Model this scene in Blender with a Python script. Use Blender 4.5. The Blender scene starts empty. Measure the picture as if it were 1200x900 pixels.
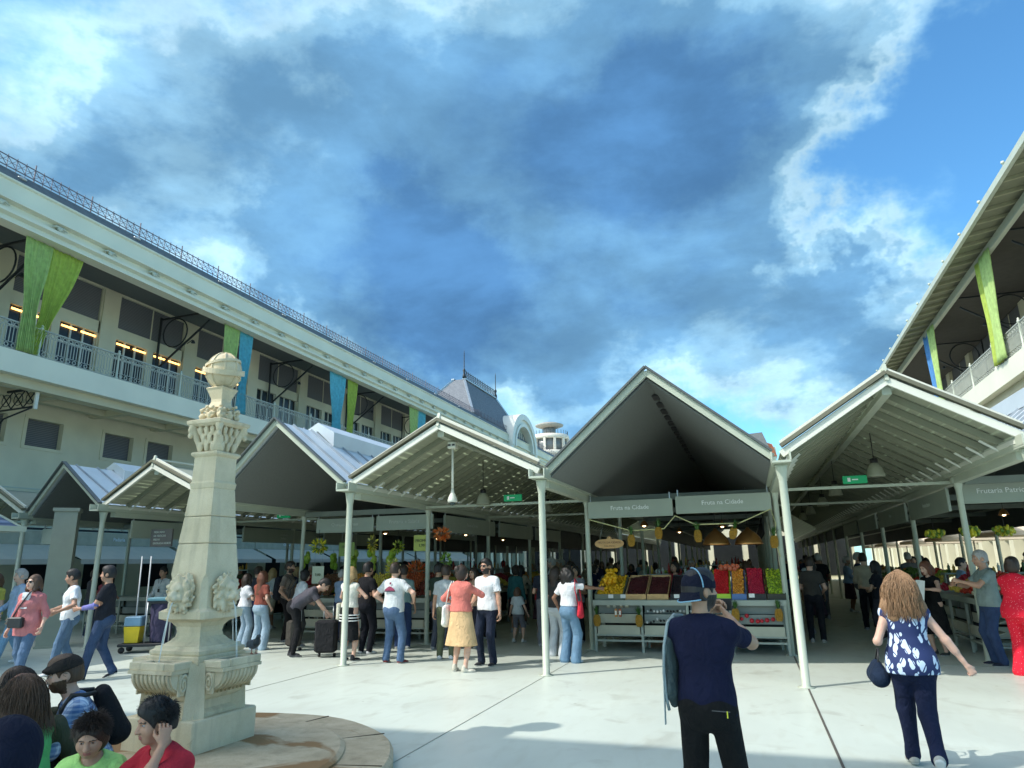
import bpy, math, random
import numpy as np
from mathutils import Vector, Matrix
random.seed(7); np.random.seed(7)
scene = bpy.context.scene
COL = scene.collection
PI = math.pi

# ------------------------------------------------------------------ materials
_M = {}
def lin(c):
    return tuple((x/12.92 if x <= .04045 else ((x+.055)/1.055)**2.4) for x in c)
def S(r, g, b):
    return lin((r/255, g/255, b/255))
def new_mat(name):
    m = bpy.data.materials.new(name); m.use_nodes = True
    nt = m.node_tree; b = nt.nodes['Principled BSDF']
    return m, nt, b
def node(nt, t, **kw):
    n = nt.nodes.new(t)
    for k, v in kw.items():
        if hasattr(n, k): setattr(n, k, v)
        else: n.inputs[k].default_value = v
    return n
def pbr(name, col, rough=.6, metal=0., var=.12, scale=3., bump=.0, bscale=60., spec=.5, coords='Object', trans=0., emit=None, estr=0., fine=.0):
    """plain painted / fabric / stone surface: colour with a faint uneven tone and a fine bump"""
    if name in _M: return _M[name]
    m, nt, b = new_mat(name)
    b.inputs['Roughness'].default_value = rough; b.inputs['Metallic'].default_value = metal
    b.inputs['Specular IOR Level'].default_value = spec
    tc = node(nt, 'ShaderNodeTexCoord')
    nz = node(nt, 'ShaderNodeTexNoise'); nz.inputs['Scale'].default_value = scale; nz.inputs['Detail'].default_value = 6
    nt.links.new(tc.outputs[coords], nz.inputs['Vector'])
    mx = node(nt, 'ShaderNodeMix', data_type='RGBA'); mx.blend_type = 'MIX'
    lo = tuple(c*(1-var) for c in col); hi = tuple(min(1, c*(1+var)) for c in col)
    mx.inputs[6].default_value = (*lo, 1); mx.inputs[7].default_value = (*hi, 1)
    mr = node(nt, 'ShaderNodeMapRange'); mr.inputs[1].default_value = .3; mr.inputs[2].default_value = .7
    nt.links.new(nz.outputs[0], mr.inputs[0]); nt.links.new(mr.outputs[0], mx.inputs[0])
    nt.links.new(mx.outputs[2], b.inputs['Base Color'])
    if bump > 0:
        n2 = node(nt, 'ShaderNodeTexNoise'); n2.inputs['Scale'].default_value = bscale; n2.inputs['Detail'].default_value = 4
        nt.links.new(tc.outputs[coords], n2.inputs['Vector'])
        bp = node(nt, 'ShaderNodeBump'); bp.inputs['Strength'].default_value = bump; bp.inputs['Distance'].default_value = .01
        nt.links.new(n2.outputs[0], bp.inputs['Height']); nt.links.new(bp.outputs[0], b.inputs['Normal'])
    if emit: 
        b.inputs['Emission Color'].default_value = (*emit, 1); b.inputs['Emission Strength'].default_value = estr
    if trans > 0:
        tr = node(nt, 'ShaderNodeBsdfTranslucent'); nt.links.new(mx.outputs[2], tr.inputs[0])
        ms = node(nt, 'ShaderNodeMixShader'); ms.inputs[0].default_value = trans
        out = nt.nodes['Material Output']
        nt.links.new(b.outputs[0], ms.inputs[1]); nt.links.new(tr.outputs[0], ms.inputs[2]); nt.links.new(ms.outputs[0], out.inputs[0])
    _M[name] = m
    return m
def fabric(col, name=None):
    n = name or 'fabric_%02x%02x%02x' % tuple(int(min(1, c)*255) for c in col)
    if n in _M: return _M[n]
    g_ = .3*col[0]+.5*col[1]+.2*col[2]; col = tuple(c*.86+g_*.14 for c in col)
    m = pbr(n, col, rough=.92, var=.16, scale=7, bump=.30, bscale=140, spec=.2)
    nt = m.node_tree; b = nt.nodes['Principled BSDF']; fine_ = b.inputs['Normal'].links[0].from_node
    tc = node(nt, 'ShaderNodeTexCoord'); mp = node(nt, 'ShaderNodeMapping'); mp.inputs['Scale'].default_value = (1, 1, .55); nt.links.new(tc.outputs['Object'], mp.inputs[0])
    cr = node(nt, 'ShaderNodeTexNoise'); cr.inputs['Scale'].default_value = 11; cr.inputs['Detail'].default_value = 2.5; cr.inputs['Distortion'].default_value = 1.6; nt.links.new(mp.outputs[0], cr.inputs[0])
    b2 = node(nt, 'ShaderNodeBump'); b2.inputs['Strength'].default_value = .75; b2.inputs['Distance'].default_value = .035; nt.links.new(cr.outputs[0], b2.inputs['Height']); nt.links.new(b2.outputs[0], fine_.inputs['Normal'])
    return m

# ------------------------------------------------------------------ objects
def tag(o, label=None, cat=None, group=None, kind=None):
    if label: o['label'] = label
    if cat: o['category'] = cat
    if group: o['group'] = group
    if kind: o['kind'] = kind
    return o
def empty(name, loc=(0, 0, 0), rz=0, label=None, cat=None, group=None, kind=None):
    o = bpy.data.objects.new(name, None); COL.objects.link(o); o.empty_display_size = .2
    o.location = loc; o.rotation_euler = (0, 0, rz)
    return tag(o, label, cat, group, kind)
def children(o): return [c for c in COL.objects if c.parent == o]
def copy_tree(o, parent=None, kids=None):
    c = o.copy(); COL.objects.link(c)
    if parent is not None: c.parent = parent
    for ch in list(o.children): copy_tree(ch, c)
    return c
def mesh_obj(name, V, F, mats, parent=None, smooth=False, mi=None):
    me = bpy.data.meshes.new(name)
    if isinstance(V, np.ndarray) and isinstance(F, np.ndarray):
        n = len(V); k = F.shape[1]; m = len(F)
        me.vertices.add(n); me.vertices.foreach_set('co', np.ascontiguousarray(V, np.float32).ravel())
        me.loops.add(m*k); me.loops.foreach_set('vertex_index', np.ascontiguousarray(F, np.int32).ravel())
        me.polygons.add(m); me.polygons.foreach_set('loop_start', np.arange(0, m*k, k, dtype=np.int32))
        me.update(calc_edges=True)
    else:
        me.from_pydata([tuple(v) for v in V], [], F); me.update()
    if not isinstance(mats, (list, tuple)): mats = [mats]
    for m_ in mats: me.materials.append(m_)
    if mi is not None: me.polygons.foreach_set('material_index', np.asarray(mi, np.int32))
    if smooth: me.polygons.foreach_set('use_smooth', np.ones(len(me.polygons), bool))
    o = bpy.data.objects.new(name, me); COL.objects.link(o)
    if parent is not None: o.parent = parent
    return o
class MB:
    """mesh builder: boxes, bars, tubes, lathes, prisms gathered into one mesh"""
    def __init__(s): s.v = []; s.f = []; s.m = []; s.sm = []
    def add(s, V, F, m=0, smooth=False):
        b = len(s.v); s.v += [tuple(v) for v in V]; s.f += [tuple(i+b for i in f) for f in F]
        s.m += [m]*len(F); s.sm += [smooth]*len(F); return s
    def box(s, c, d, m=0, rz=0, bev=0):
        x, y, z = d[0]/2, d[1]/2, d[2]/2
        if bev > 0:
            b = min(bev, x*.45, y*.45, z*.45); V = []
            for zz, q in ((-z, b), (-z+b, 0), (z-b, 0), (z, b)):
                X, Y = x-q, y-q; e = b
                V += [(X-e, -Y, zz), (X, -Y+e, zz), (X, Y-e, zz), (X-e, Y, zz), (-X+e, Y, zz), (-X, Y-e, zz), (-X, -Y+e, zz), (-X+e, -Y, zz)]
            F = [tuple(range(7, -1, -1)), tuple(range(24, 32))]
            for k in range(3):
                for i in range(8):
                    j = (i+1) % 8; F.append((k*8+i, k*8+j, k*8+8+j, k*8+8+i))
        else:
            V = [(a*x, b_*y, e*z) for a in (-1, 1) for b_ in (-1, 1) for e in (-1, 1)]
            F = [(0, 1, 3, 2), (4, 6, 7, 5), (0, 4, 5, 1), (2, 3, 7, 6), (0, 2, 6, 4), (1, 5, 7, 3)]
        cs, sn = math.cos(rz), math.sin(rz)
        V = [(c[0]+v[0]*cs-v[1]*sn, c[1]+v[0]*sn+v[1]*cs, c[2]+v[2]) for v in V]
        return s.add(V, F, m)
    def bar(s, p0, p1, w, h, m=0, up=(0, 0, 1)):
        """rectangular beam from p0 to p1, width w sideways, h along 'up'"""
        p0, p1 = Vector(p0), Vector(p1); d = (p1-p0).normalized(); u = Vector(up)
        sd = d.cross(u)
        if sd.length < 1e-5: sd = d.cross(Vector((1, 0, 0)))
        sd.normalize(); u2 = sd.cross(d).normalized()
        V = []
        for p in (p0, p1):
            for a, b in ((-1, -1), (1, -1), (1, 1), (-1, 1)): V.append(p+sd*(a*w/2)+u2*(b*h/2))
        return s.add(V, [(3, 2, 1, 0), (4, 5, 6, 7), (0, 1, 5, 4), (1, 2, 6, 5), (2, 3, 7, 6), (3, 0, 4, 7)], m)
    def tube(s, pts, r, n=8, m=0, caps=True):
        pts = [Vector(p) for p in pts]; rs = r if isinstance(r, (list, tuple)) else [r]*len(pts)
        V = []; F = []; prev = None
        for i, p in enumerate(pts):
            d = (pts[min(i+1, len(pts)-1)]-pts[max(i-1, 0)])
            if d.length < 1e-9: d = Vector((0, 0, 1))
            d.normalize()
            a = prev if prev is not None else (Vector((0, 0, 1)) if abs(d.z) < .9 else Vector((1, 0, 0)))
            a = (a - d*a.dot(d))
            if a.length < 1e-6: a = d.orthogonal()
            a.normalize(); prev = a; b = d.cross(a)
            for k in range(n):
                t = 2*PI*k/n; V.append(p+a*(math.cos(t)*rs[i])+b*(math.sin(t)*rs[i]))
        for i in range(len(pts)-1):
            for k in range(n):
                j = (k+1) % n; F.append((i*n+k, i*n+j, (i+1)*n+j, (i+1)*n+k))
        if caps: F += [tuple(range(n-1, -1, -1)), tuple((len(pts)-1)*n+k for k in range(n))]
        return s.add(V, F, m, True)
    def lathe(s, prof, c=(0, 0, 0), n=16, m=0, sq=False, rz=0, caps=True, smooth=True, a0=0, a1=2*PI):
        """prof: list of (radius, z)."""
        V = []; F = []; full = abs(a1-a0-2*PI) < 1e-6
        nn = n if full else n+1
        for r, z in prof:
            for k in range(nn):
                t = a0+(a1-a0)*k/n+rz; V.append((c[0]+r*math.cos(t), c[1]+r*math.sin(t), c[2]+z))
        for i in range(len(prof)-1):
            for k in range(n):
                j = (k+1) % nn; F.append((i*nn+k, i*nn+j, (i+1)*nn+j, (i+1)*nn+k))
        if caps and full: F += [tuple(range(n-1, -1, -1)), tuple((len(prof)-1)*n+k for k in range(n))]
        return s.add(V, F, m, smooth)
    def sq(s, prof, c=(0, 0, 0), m=0, rz=0):
        """square-section profile (half side, z)"""
        return s.lathe([(r*math.sqrt(2), z) for r, z in prof], c, 4, m, rz=rz+PI/4, smooth=False)
    def prism(s, poly, y0, y1, axis='y', m=0):
        n = len(poly)
        if axis == 'y': V = [(p[0], y0, p[1]) for p in poly]+[(p[0], y1, p[1]) for p in poly]
        elif axis == 'x': V = [(y0, p[0], p[1]) for p in poly]+[(y1, p[0], p[1]) for p in poly]
        else: V = [(p[0], p[1], y0) for p in poly]+[(p[0], p[1], y1) for p in poly]
        F = [tuple(range(n)), tuple(range(2*n-1, n-1, -1))]+[(i, i+n, (i+1) % n+n, (i+1) % n) for i in range(n)]
        return s.add(V, F, m)
    def ball(s, c, r, n=8, m=0, sc=(1, 1, 1)):
        V = []; F = []; k = max(4, n//2+1)
        for i in range(k+1):
            a = PI*i/k
            for j in range(n):
                t = 2*PI*j/n; V.append((c[0]+r*sc[0]*math.sin(a)*math.cos(t), c[1]+r*sc[1]*math.sin(a)*math.sin(t), c[2]+r*sc[2]*math.cos(a)))
        for i in range(k):
            for j in range(n):
                q = (j+1) % n; F.append((i*n+j, (i+1)*n+j, (i+1)*n+q, i*n+q))
        return s.add(V, F, m, True)
    def build(s, name, mats, parent=None, smooth=None):
        o = mesh_obj(name, s.v, s.f, mats, parent)
        o.data.polygons.foreach_set('material_index', np.array(s.m, np.int32))
        o.data.polygons.foreach_set('use_smooth', np.array(s.sm, bool) if smooth is None else np.full(len(s.f), smooth))
        return o
_text_n = 0
def text_mesh(name, txt, size, mat, parent, loc, rot, ext=.004, align='CENTER', spacing=1.0):
    cu = bpy.data.curves.new('txt', 'FONT'); cu.body = txt; cu.size = size; cu.extrude = ext
    cu.align_x = align; cu.align_y = 'CENTER'; cu.space_character = spacing; cu.resolution_u = 2
    t = bpy.data.objects.new('txt', cu); COL.objects.link(t)
    dg = bpy.context.evaluated_depsgraph_get()
    me = bpy.data.meshes.new_from_object(t.evaluated_get(dg))
    bpy.data.objects.remove(t); me.materials.clear(); me.materials.append(mat)
    o = bpy.data.objects.new(name, me); COL.objects.link(o); o.parent = parent
    o.location = loc; o.rotation_euler = rot
    return o

# ------------------------------------------------------------------ smooth solids (signed distance field -> mesh)
def nets(V, org, h):
    ins = V < 0
    c = [ins[dx:ins.shape[0]-1+dx, dy:ins.shape[1]-1+dy, dz:ins.shape[2]-1+dz] for dx in (0, 1) for dy in (0, 1) for dz in (0, 1)]
    sm = sum(x.astype(np.int8) for x in c); act = (sm > 0) & (sm < 8)
    I = np.argwhere(act); n = len(I)
    if n == 0: return np.zeros((0, 3), np.float32), np.zeros((0, 4), np.int32)
    idx = -np.ones(act.shape, np.int32); idx[act] = np.arange(n)
    offs = np.array([(dx, dy, dz) for dx in (0, 1) for dy in (0, 1) for dz in (0, 1)])
    vals = np.stack([V[I[:, 0]+o[0], I[:, 1]+o[1], I[:, 2]+o[2]] for o in offs], 1)
    acc = np.zeros((n, 3), np.float32); cnt = np.zeros(n, np.float32)
    for a in range(8):
        for b in range(a+1, 8):
            if np.abs(offs[a]-offs[b]).sum() != 1: continue
            va, vb = vals[:, a], vals[:, b]; m = (va < 0) != (vb < 0)
            t = np.where(m, va/np.where(m, va-vb, 1), 0)[:, None]
            acc += np.where(m[:, None], offs[a]+t*(offs[b]-offs[a]), 0); cnt += m
    P = (I+acc/cnt[:, None])*h+org
    Q = []
    for ax in range(3):
        s0 = [slice(None)]*3; s1 = [slice(None)]*3; s0[ax] = slice(0, -1); s1[ax] = slice(1, None)
        A = ins[tuple(s0)]; B = ins[tuple(s1)]; E = np.argwhere(A != B)
        o1, o2 = [(1, 2), (2, 0), (0, 1)][ax]
        E = E[(E[:, o1] > 0) & (E[:, o2] > 0) & (E[:, o1] < act.shape[o1]) & (E[:, o2] < act.shape[o2])]
        if not len(E): continue
        def g(d1, d2):
            e = E.copy(); e[:, o1] -= d1; e[:, o2] -= d2; return idx[e[:, 0], e[:, 1], e[:, 2]]
        q = np.stack([g(1, 1), g(0, 1), g(0, 0), g(1, 0)], 1)
        fl = ~A[E[:, 0], E[:, 1], E[:, 2]]; q[fl] = q[fl][:, ::-1]; Q.append(q)
    Q = np.concatenate(Q); Q = Q[(Q >= 0).all(1)]
    return P.astype(np.float32), Q
class SDF:
    def __init__(s): s.ops = []
    def cone(s, p0, r0, p1, r1, k=.03, sub=False, side=None, ry0=None, ry1=None):
        """tapered rod; with side given: r0,r1 along 'side', ry0,ry1 across"""
        s.ops.append(('c', np.array(p0, np.float32), r0, np.array(p1, np.float32), r1, k, sub, side, ry0, ry1)); return s
    def ell(s, c, r, k=.03, R=None, sub=False):
        s.ops.append(('e', np.array(c, np.float32), np.array(r, np.float32), k, R, sub)); return s
    def cut(s, p, n):
        """remove everything on the side n points to"""
        n = np.array(n, float); n /= np.linalg.norm(n); s.ops.append(('p', np.array(p, float), n)); return s
    def mesh(s, h, noise=None, pad=.05):
        lo = np.full(3, 1e9); hi = -lo
        bb = []
        for o in s.ops:
            if o[0] == 'c' and not o[6]:
                r = max(o[2], o[4], o[8] or 0, o[9] or 0); a = np.minimum(o[1], o[3])-r; b = np.maximum(o[1], o[3])+r
            elif o[0] == 'e' and not o[5]:
                r = o[2].max(); a = o[1]-r; b = o[1]+r
            else: continue
            lo = np.minimum(lo, a); hi = np.maximum(hi, b)
        lo = lo-pad; hi = hi+pad
        n = np.ceil((hi-lo)/h).astype(int)+1
        ax = [(lo[i]+np.arange(n[i])*h).astype(np.float32) for i in range(3)]
        V = np.full(n, 1., np.float32)
        for o in s.ops:
            if o[0] == 'p':
                d = (ax[0]-o[1][0])[:, None, None]*o[2][0]+(ax[1]-o[1][1])[None, :, None]*o[2][1]+(ax[2]-o[1][2])[None, None, :]*o[2][2]
                V = np.maximum(V, d.astype(np.float32)); continue
            if o[0] == 'c':
                r = max(o[2], o[4], o[8] or 0, o[9] or 0)+o[5]*1.2+2*h; a = np.minimum(o[1], o[3])-r; b = np.maximum(o[1], o[3])+r; k, sub = o[5], o[6]
            else:
                r = o[2].max()+o[3]*1.2+2*h; a = o[1]-r; b = o[1]+r; k, sub = o[3], o[5]
            i0 = np.clip(((a-lo)/h).astype(int), 0, n-1); i1 = np.clip(((b-lo)/h).astype(int)+2, 1, n)
            sl = tuple(slice(i0[i], i1[i]) for i in range(3))
            X = ax[0][sl[0]][:, None, None]; Y = ax[1][sl[1]][None, :, None]; Z = ax[2][sl[2]][None, None, :]
            if o[0] == 'c':
                p0, p1 = o[1], o[3]; d = p1-p0; L2 = float(d@d)+1e-9
                qx, qy, qz = X-p0[0], Y-p0[1], Z-p0[2]
                t = np.clip((qx*d[0]+qy*d[1]+qz*d[2])/L2, 0, 1)
                qx, qy, qz = qx-t*d[0], qy-t*d[1], qz-t*d[2]
                if o[7] is None:
                    D = np.sqrt(qx*qx+qy*qy+qz*qz)-(o[2]+(o[4]-o[2])*t)
                else:
                    sd = np.array(o[7], np.float32); dn = d/math.sqrt(L2); sd = sd-dn*(sd@dn); sd /= np.linalg.norm(sd); fw = np.cross(sd, dn)
                    rx = o[2]+(o[4]-o[2])*t; ry = o[8]+(o[9]-o[8])*t
                    A = (qx*sd[0]+qy*sd[1]+qz*sd[2])/rx; B = (qx*fw[0]+qy*fw[1]+qz*fw[2])/ry
                    C = (qx*dn[0]+qy*dn[1]+qz*dn[2])/np.minimum(rx, ry)
                    D = (np.sqrt(A*A+B*B+C*C)-1)*np.minimum(rx, ry)
            else:
                c, rr, R = o[1], o[2], o[4]
                qx, qy, qz = X-c[0], Y-c[1], Z-c[2]
                if R is not None:
                    R = np.array(R, np.float32)  # columns = axes
                    qx, qy, qz = (qx*R[0, 0]+qy*R[1, 0]+qz*R[2, 0], qx*R[0, 1]+qy*R[1, 1]+qz*R[2, 1], qx*R[0, 2]+qy*R[1, 2]+qz*R[2, 2])
                D = (np.sqrt((qx/rr[0])**2+(qy/rr[1])**2+(qz/rr[2])**2)-1)*float(rr.min())
            D = D.astype(np.float32); W = V[sl]
            if sub:
                D = -D; e = np.maximum(k-np.abs(W-D), 0)/k if k > 0 else 0
                V[sl] = np.maximum(W, D)+(e*e*k*.25 if k > 0 else 0)
            else:
                e = np.maximum(k-np.abs(W-D), 0)/k if k > 0 else 0
                V[sl] = np.minimum(W, D)-(e*e*k*.25 if k > 0 else 0)
        if noise is not None:
            nr = np.abs(V) < .05
            I = np.argwhere(nr); P = I*h+lo
            V[nr] += noise(P).astype(np.float32)
        V[0] = V[-1] = 1; V[:, 0] = V[:, -1] = 1; V[:, :, 0] = V[:, :, -1] = 1
        return nets(V, lo, h)
def join(parts):
    V = []; F = []; b = 0
    for v, f in parts:
        V.append(v); F.append(f+b); b += len(v)
    return np.concatenate(V), np.concatenate(F)
def folds(amp, sc=1., seed=0):
    r = np.random.RandomState(seed); W = r.uniform(-1, 1, (6, 3))*np.array([30, 30, 16])*sc; ph = r.uniform(0, 6, 6)
    def f(P):
        q = P+.02*np.sin(P[:, ::-1]*23+ph[0])
        return sum(np.sin(q@W[i]+ph[i]) for i in range(6))*amp/3.
    return f
# ------------------------------------------------------------------ people
SKIN = {'fair': (.62, .38, .28), 'tan': (.48, .27, .18), 'olive': (.42, .25, .16), 'brown': (.25, .13, .08)}
def skin_mat(k):
    n = 'skin_'+k
    if n in _M: return _M[n]
    m = pbr(n, SKIN[k], rough=.5, var=.08, scale=18, bump=.15, bscale=90, spec=.4)
    b = m.node_tree.nodes['Principled BSDF']
    b.inputs['Subsurface Weight'].default_value = .12; b.inputs['Subsurface Radius'].default_value = (.02, .008, .004)
    return m
def hair_mat(col):
    n = 'hair_%d_%d_%d' % tuple(int(c*1000) for c in col)
    if n in _M: return _M[n]
    m, nt, b = new_mat(n)
    tc = node(nt, 'ShaderNodeTexCoord'); mp = node(nt, 'ShaderNodeMapping'); mp.inputs['Scale'].default_value = (90, 90, 9)
    nz = node(nt, 'ShaderNodeTexNoise'); nz.inputs['Scale'].default_value = 1.; nz.inputs['Detail'].default_value = 5
    nt.links.new(tc.outputs['Object'], mp.inputs[0]); nt.links.new(mp.outputs[0], nz.inputs[0])
    mx = node(nt, 'ShaderNodeMix', data_type='RGBA'); mx.inputs[6].default_value = (*[c*.5 for c in col], 1); mx.inputs[7].default_value = (*[min(1, c*1.7) for c in col], 1)
    nt.links.new(nz.outputs[0], mx.inputs[0]); nt.links.new(mx.outputs[2], b.inputs['Base Color'])
    bp = node(nt, 'ShaderNodeBump'); bp.inputs['Strength'].default_value = .6; bp.inputs['Distance'].default_value = .01
    nt.links.new(nz.outputs[0], bp.inputs['Height']); nt.links.new(bp.outputs[0], b.inputs['Normal'])
    b.inputs['Roughness'].default_value = .55
    _M[n] = m; return m
HAIR = {'black': (.012, .010, .009), 'dark': (.03, .018, .012), 'brown': (.085, .045, .024), 'blonde': (.40, .26, .12), 'auburn': (.13, .045, .022), 'grey': (.32, .30, .28), 'honey': (.26, .15, .075)}
EYE_W = pbr('eye_white', (.42, .40, .38), rough=.3, var=.02); EYE_D = pbr('eye_iris', (.02, .012, .008), rough=.2)
LIP = pbr('lips', (.40, .14, .11), rough=.5)

def ik(a, b, l1, l2, pole):
    a, b, pole = np.array(a, float), np.array(b, float), np.array(pole, float)
    d = b-a; L = np.linalg.norm(d); Lm = min(L, (l1+l2)*.999); dn = d/L
    b = a+dn*Lm
    x = (l1*l1-l2*l2+Lm*Lm)/(2*Lm); y = math.sqrt(max(l1*l1-x*x, 0))
    p = pole-dn*(pole@dn); p /= (np.linalg.norm(p)+1e-9)
    return a+dn*x+p*y, b
def rotm(yaw=0, pitch=0, roll=0):
    """pitch>0 leans forward (+Y), yaw>0 turns to the person's right, roll>0 tilts right"""
    return np.array(Matrix.Rotation(-yaw, 3, 'Z') @ Matrix.Rotation(-pitch, 3, 'X') @ Matrix.Rotation(roll, 3, 'Y'))

def hand_sdf(s, wr, dirv, palm_n, thumb_side, curl, sc, vox, spread=.1):
    """palm, four bent fingers and a thumb. dirv: wrist->knuckles, palm_n: direction the palm faces"""
    d = np.array(dirv, float); d /= np.linalg.norm(d)
    n = np.array(palm_n, float); n -= d*(n@d); n /= np.linalg.norm(n)
    t = np.cross(n, d); t *= (1 if t@np.array(thumb_side, float) > 0 else -1)
    wr = np.array(wr, float)
    K = wr+d*.088*sc
    s.cone(wr+d*.012*sc, .026*sc, K-d*.008*sc, .038*sc, k=.012, side=t, ry0=.019*sc, ry1=.013*sc)
    for i, (ln, off) in enumerate(((.070, .030), (.079, .010), (.074, -.011), (.058, -.030))):
        b = K+t*off*sc-d*(.004+.006*(i == 3))*sc; a = 0; p = b
        fr = .0085*sc
        for j, fl in enumerate((.46, .31, .23)):
            a += curl*(1.15, 1.45, 1.0)[j]+(.06*i*curl if j == 0 else 0)
            q = p+(d*math.cos(a)+n*math.sin(a)+t*spread*off/.03*(1-curl)*.6)*ln*fl*sc
            s.cone(p, fr, q, fr*.92, k=.004); p = q; fr *= .93
    b = wr+d*.028*sc+t*.026*sc+n*.006*sc
    m1 = b+(d*.62+t*.62+n*(.25+.35*curl))*.038*sc
    m2 = m1+(d*.85+t*(.35-.5*curl)+n*(.2+.5*curl))*.030*sc
    s.cone(wr+d*.014*sc+t*.014*sc, .015*sc, b, .014*sc, k=.012).cone(b, .0135*sc, m1, .0105*sc, k=.008).cone(m1, .0100*sc, m2, .0082*sc, k=.004)

REG = []
def person(label, pos, th, h=1.72, sex='m', vox=.012, skin='fair', top=None, bottom=None, shoes=(.8, .8, .8), hair=('short', 'dark'),
           pose=None, z=0., girth=1., group=None, fine=None, seed=None, cat='person', beard=False, glasses=False):
    P = dict(lean=0., side=0., twist=0., hy=0., hp=0., hr=0., hip=None, foot=None, toes=None, hand=None, curl=(.45, .45), eyaw=None, epole=None, kpole=None, pn=(None, None), sh=(0, 0), heel=(0, 0), hd=(None, None), hipx=0.)
    P.update(pose or {})
    seed = seed if seed is not None else random.randint(0, 9999)
    s = h/1.75; hs_ = 1.07; f = sex == 'f'; g = girth
    root = empty('person', (pos[0], pos[1], z), -math.radians(th), label, cat, group)
    A = np.array
    hz = (P['hip'] if P['hip'] is not None else .945*s)
    pel = A([P['hipx'], 0., hz])
    R1 = rotm(P['twist']*.4, P['lean'], P['side']); R2 = rotm(P['twist'], P['lean']*1.25, P['side'])
    waist = pel+R1@A([0, 0, .13*s]); chest = waist+R2@A([0, .005, .20*s]); neck = chest+R2@A([0, -.012, .175*s])
    sw = (.148 if f else .172)*s*(.6+.4*g)
    sh = [neck+R2@A([sx*sw, 0., -.075*s+P['sh'][i]]) for i, sx in ((0, -1), (1, 1))]
    RH = rotm(P['twist']*.7+P['hy'], P['lean']*.6+P['hp'], P['hr'])
    hbase = neck+R2@A([0, .012, .055*s])*1.0
    hc = hbase+RH@A([0, .018*s, .118*s])          # skull centre
    hipj = [pel+A([sx*.088*s, 0, -.02]) for sx in (-1, 1)]
    foot = P['foot'] or [(-.11, 0., 0.), (.11, .02, 0.)]
    ank = [A([q[0], q[1], q[2]+.085*s]) for q in foot]
    knee = []
    for i in range(2):
        kp = (P['kpole'] or [(-.12, 1, .1), (.12, 1, .1)])[i]
        k_, a_ = ik(hipj[i], ank[i], .435*s, .425*s, kp); knee.append(k_); ank[i] = a_
    hand = P['hand'] or [(-.25, .06, .80*s), (.25, .06, .80*s)]
    hand = [hand[i] if hand[i] is not None else ((-.25, .25)[i], .05, .80*s) for i in range(2)]
    elb = []; wr = []
    for i in range(2):
        ep = (P['epole'] or [(-.5, -1, -.3), (.5, -1, -.3)])[i]
        e_, w_ = ik(sh[i], hand[i], .285*s, .255*s, ep); elb.append(e_); wr.append(w_)
    sk = skin_mat(skin); fw = R2@A([0, 1, 0]); rt = R2@A([1, 0, 0])
    # ---- torso helper (used by body and clothes)
    def torso(o, infl, shoulders=True, low=True):
        w = .9+.1*g if not f else .88+.12*g
        if low: o.cone(pel+R1@A([0, 0, -.06*s]), (.158 if not f else .172)*s*w*g+infl, pel+R1@A([0, 0, .05*s]), (.152 if not f else .158)*s*w*g+infl, k=.05, side=R1@A([1, 0, 0]), ry0=.118*s*g+infl, ry1=.112*s*g+infl)
        o.cone(pel+R1@A([0, 0, .04*s]), (.150 if not f else .150)*s*g+infl, waist+R2@A([0, 0, .02]), (.142 if not f else .122)*s*g+infl, k=.05, side=rt, ry0=.110*s*g+infl, ry1=(.104 if not f else .094)*s*g+infl)
        o.cone(waist, (.140 if not f else .122)*s*g+infl, chest, (.168 if not f else .142)*s*(.5+.5*g)+infl, k=.05, side=rt, ry0=.102*s*g+infl, ry1=.118*s*(.4+.6*g)+infl)
        o.cone(chest, (.162 if not f else .138)*s*(.5+.5*g)+infl, neck+R2@A([0, -.005, -.065*s]), (.135 if not f else .115)*s+infl, k=.05, side=rt, ry0=.115*s+infl, ry1=.075*s+infl)
        if shoulders:
            for i in range(2):
                o.cone(neck+R2@A([0, -.005, -.045*s]), .052*s+infl*.7, sh[i], .052*s*(.6+.4*g)+infl, k=.05)
        if f:
            for sx in (-1, 1): o.ell(chest+R2@A([sx*.068*s, .085*s, .01]), A([.058, .052, .058])*s+infl*.8, k=.04)
    # ---- body
    b = SDF(); torso(b, -.004)
    am = (1. if not f else .86)*(.55+.45*g)
    for i in range(2):
        b.cone(sh[i], .050*s*am, elb[i], .038*s*am, k=.03).cone(elb[i], .038*s*am, wr[i]+(elb[i]-wr[i])*.1, .025*s*(.9 if f else 1), k=.02)
        b.cone(elb[i], .036*s*am, elb[i]+(wr[i]-elb[i])*.4, .037*s*am, k=.02)
        cv = .72 if bottom and bottom[0] in ('trousers', 'wide', 'slim') else 1.
        b.cone(hipj[i], .088*s*g*cv, knee[i], .056*s*(.6+.4*g)*cv, k=.04*cv).cone(knee[i], .053*s*cv, ank[i], .036*s*(.9 if cv < 1 else 1), k=.03*cv)
        if cv == 1: b.cone(knee[i]+(ank[i]-knee[i])*.12, .05*s, knee[i]+(ank[i]-knee[i])*.5, .052*s, k=.03)
        b.cone(ank[i], .034*s, ank[i]+A([0, .02, -.045*s]), .03*s, k=.02)
    b.cone(neck-R2@A([0, 0, .03]), .058*s*(.84 if f else 1), hbase+RH@A([0, .01, .045*s]), .052*s*(.84 if f else 1), k=.03)
    vb = b.mesh(max(vox, .012))
    fv = fine or max(.0045, vox*.5)
    # head: skull, jaw, nose, brow, eye sockets, lips, ears
    def HP(x, y, z_): return hc+RH@(A([x, y, z_])*s*hs_)
    
    hd = SDF()
    hd.ell(HP(0, -.008, .012), A([.074, .094, .098])*s*hs_, k=.02, R=RH)
    hd.ell(HP(0, .018, -.035), A([.062, .070, .075])*s*hs_, k=.03, R=RH)
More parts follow.
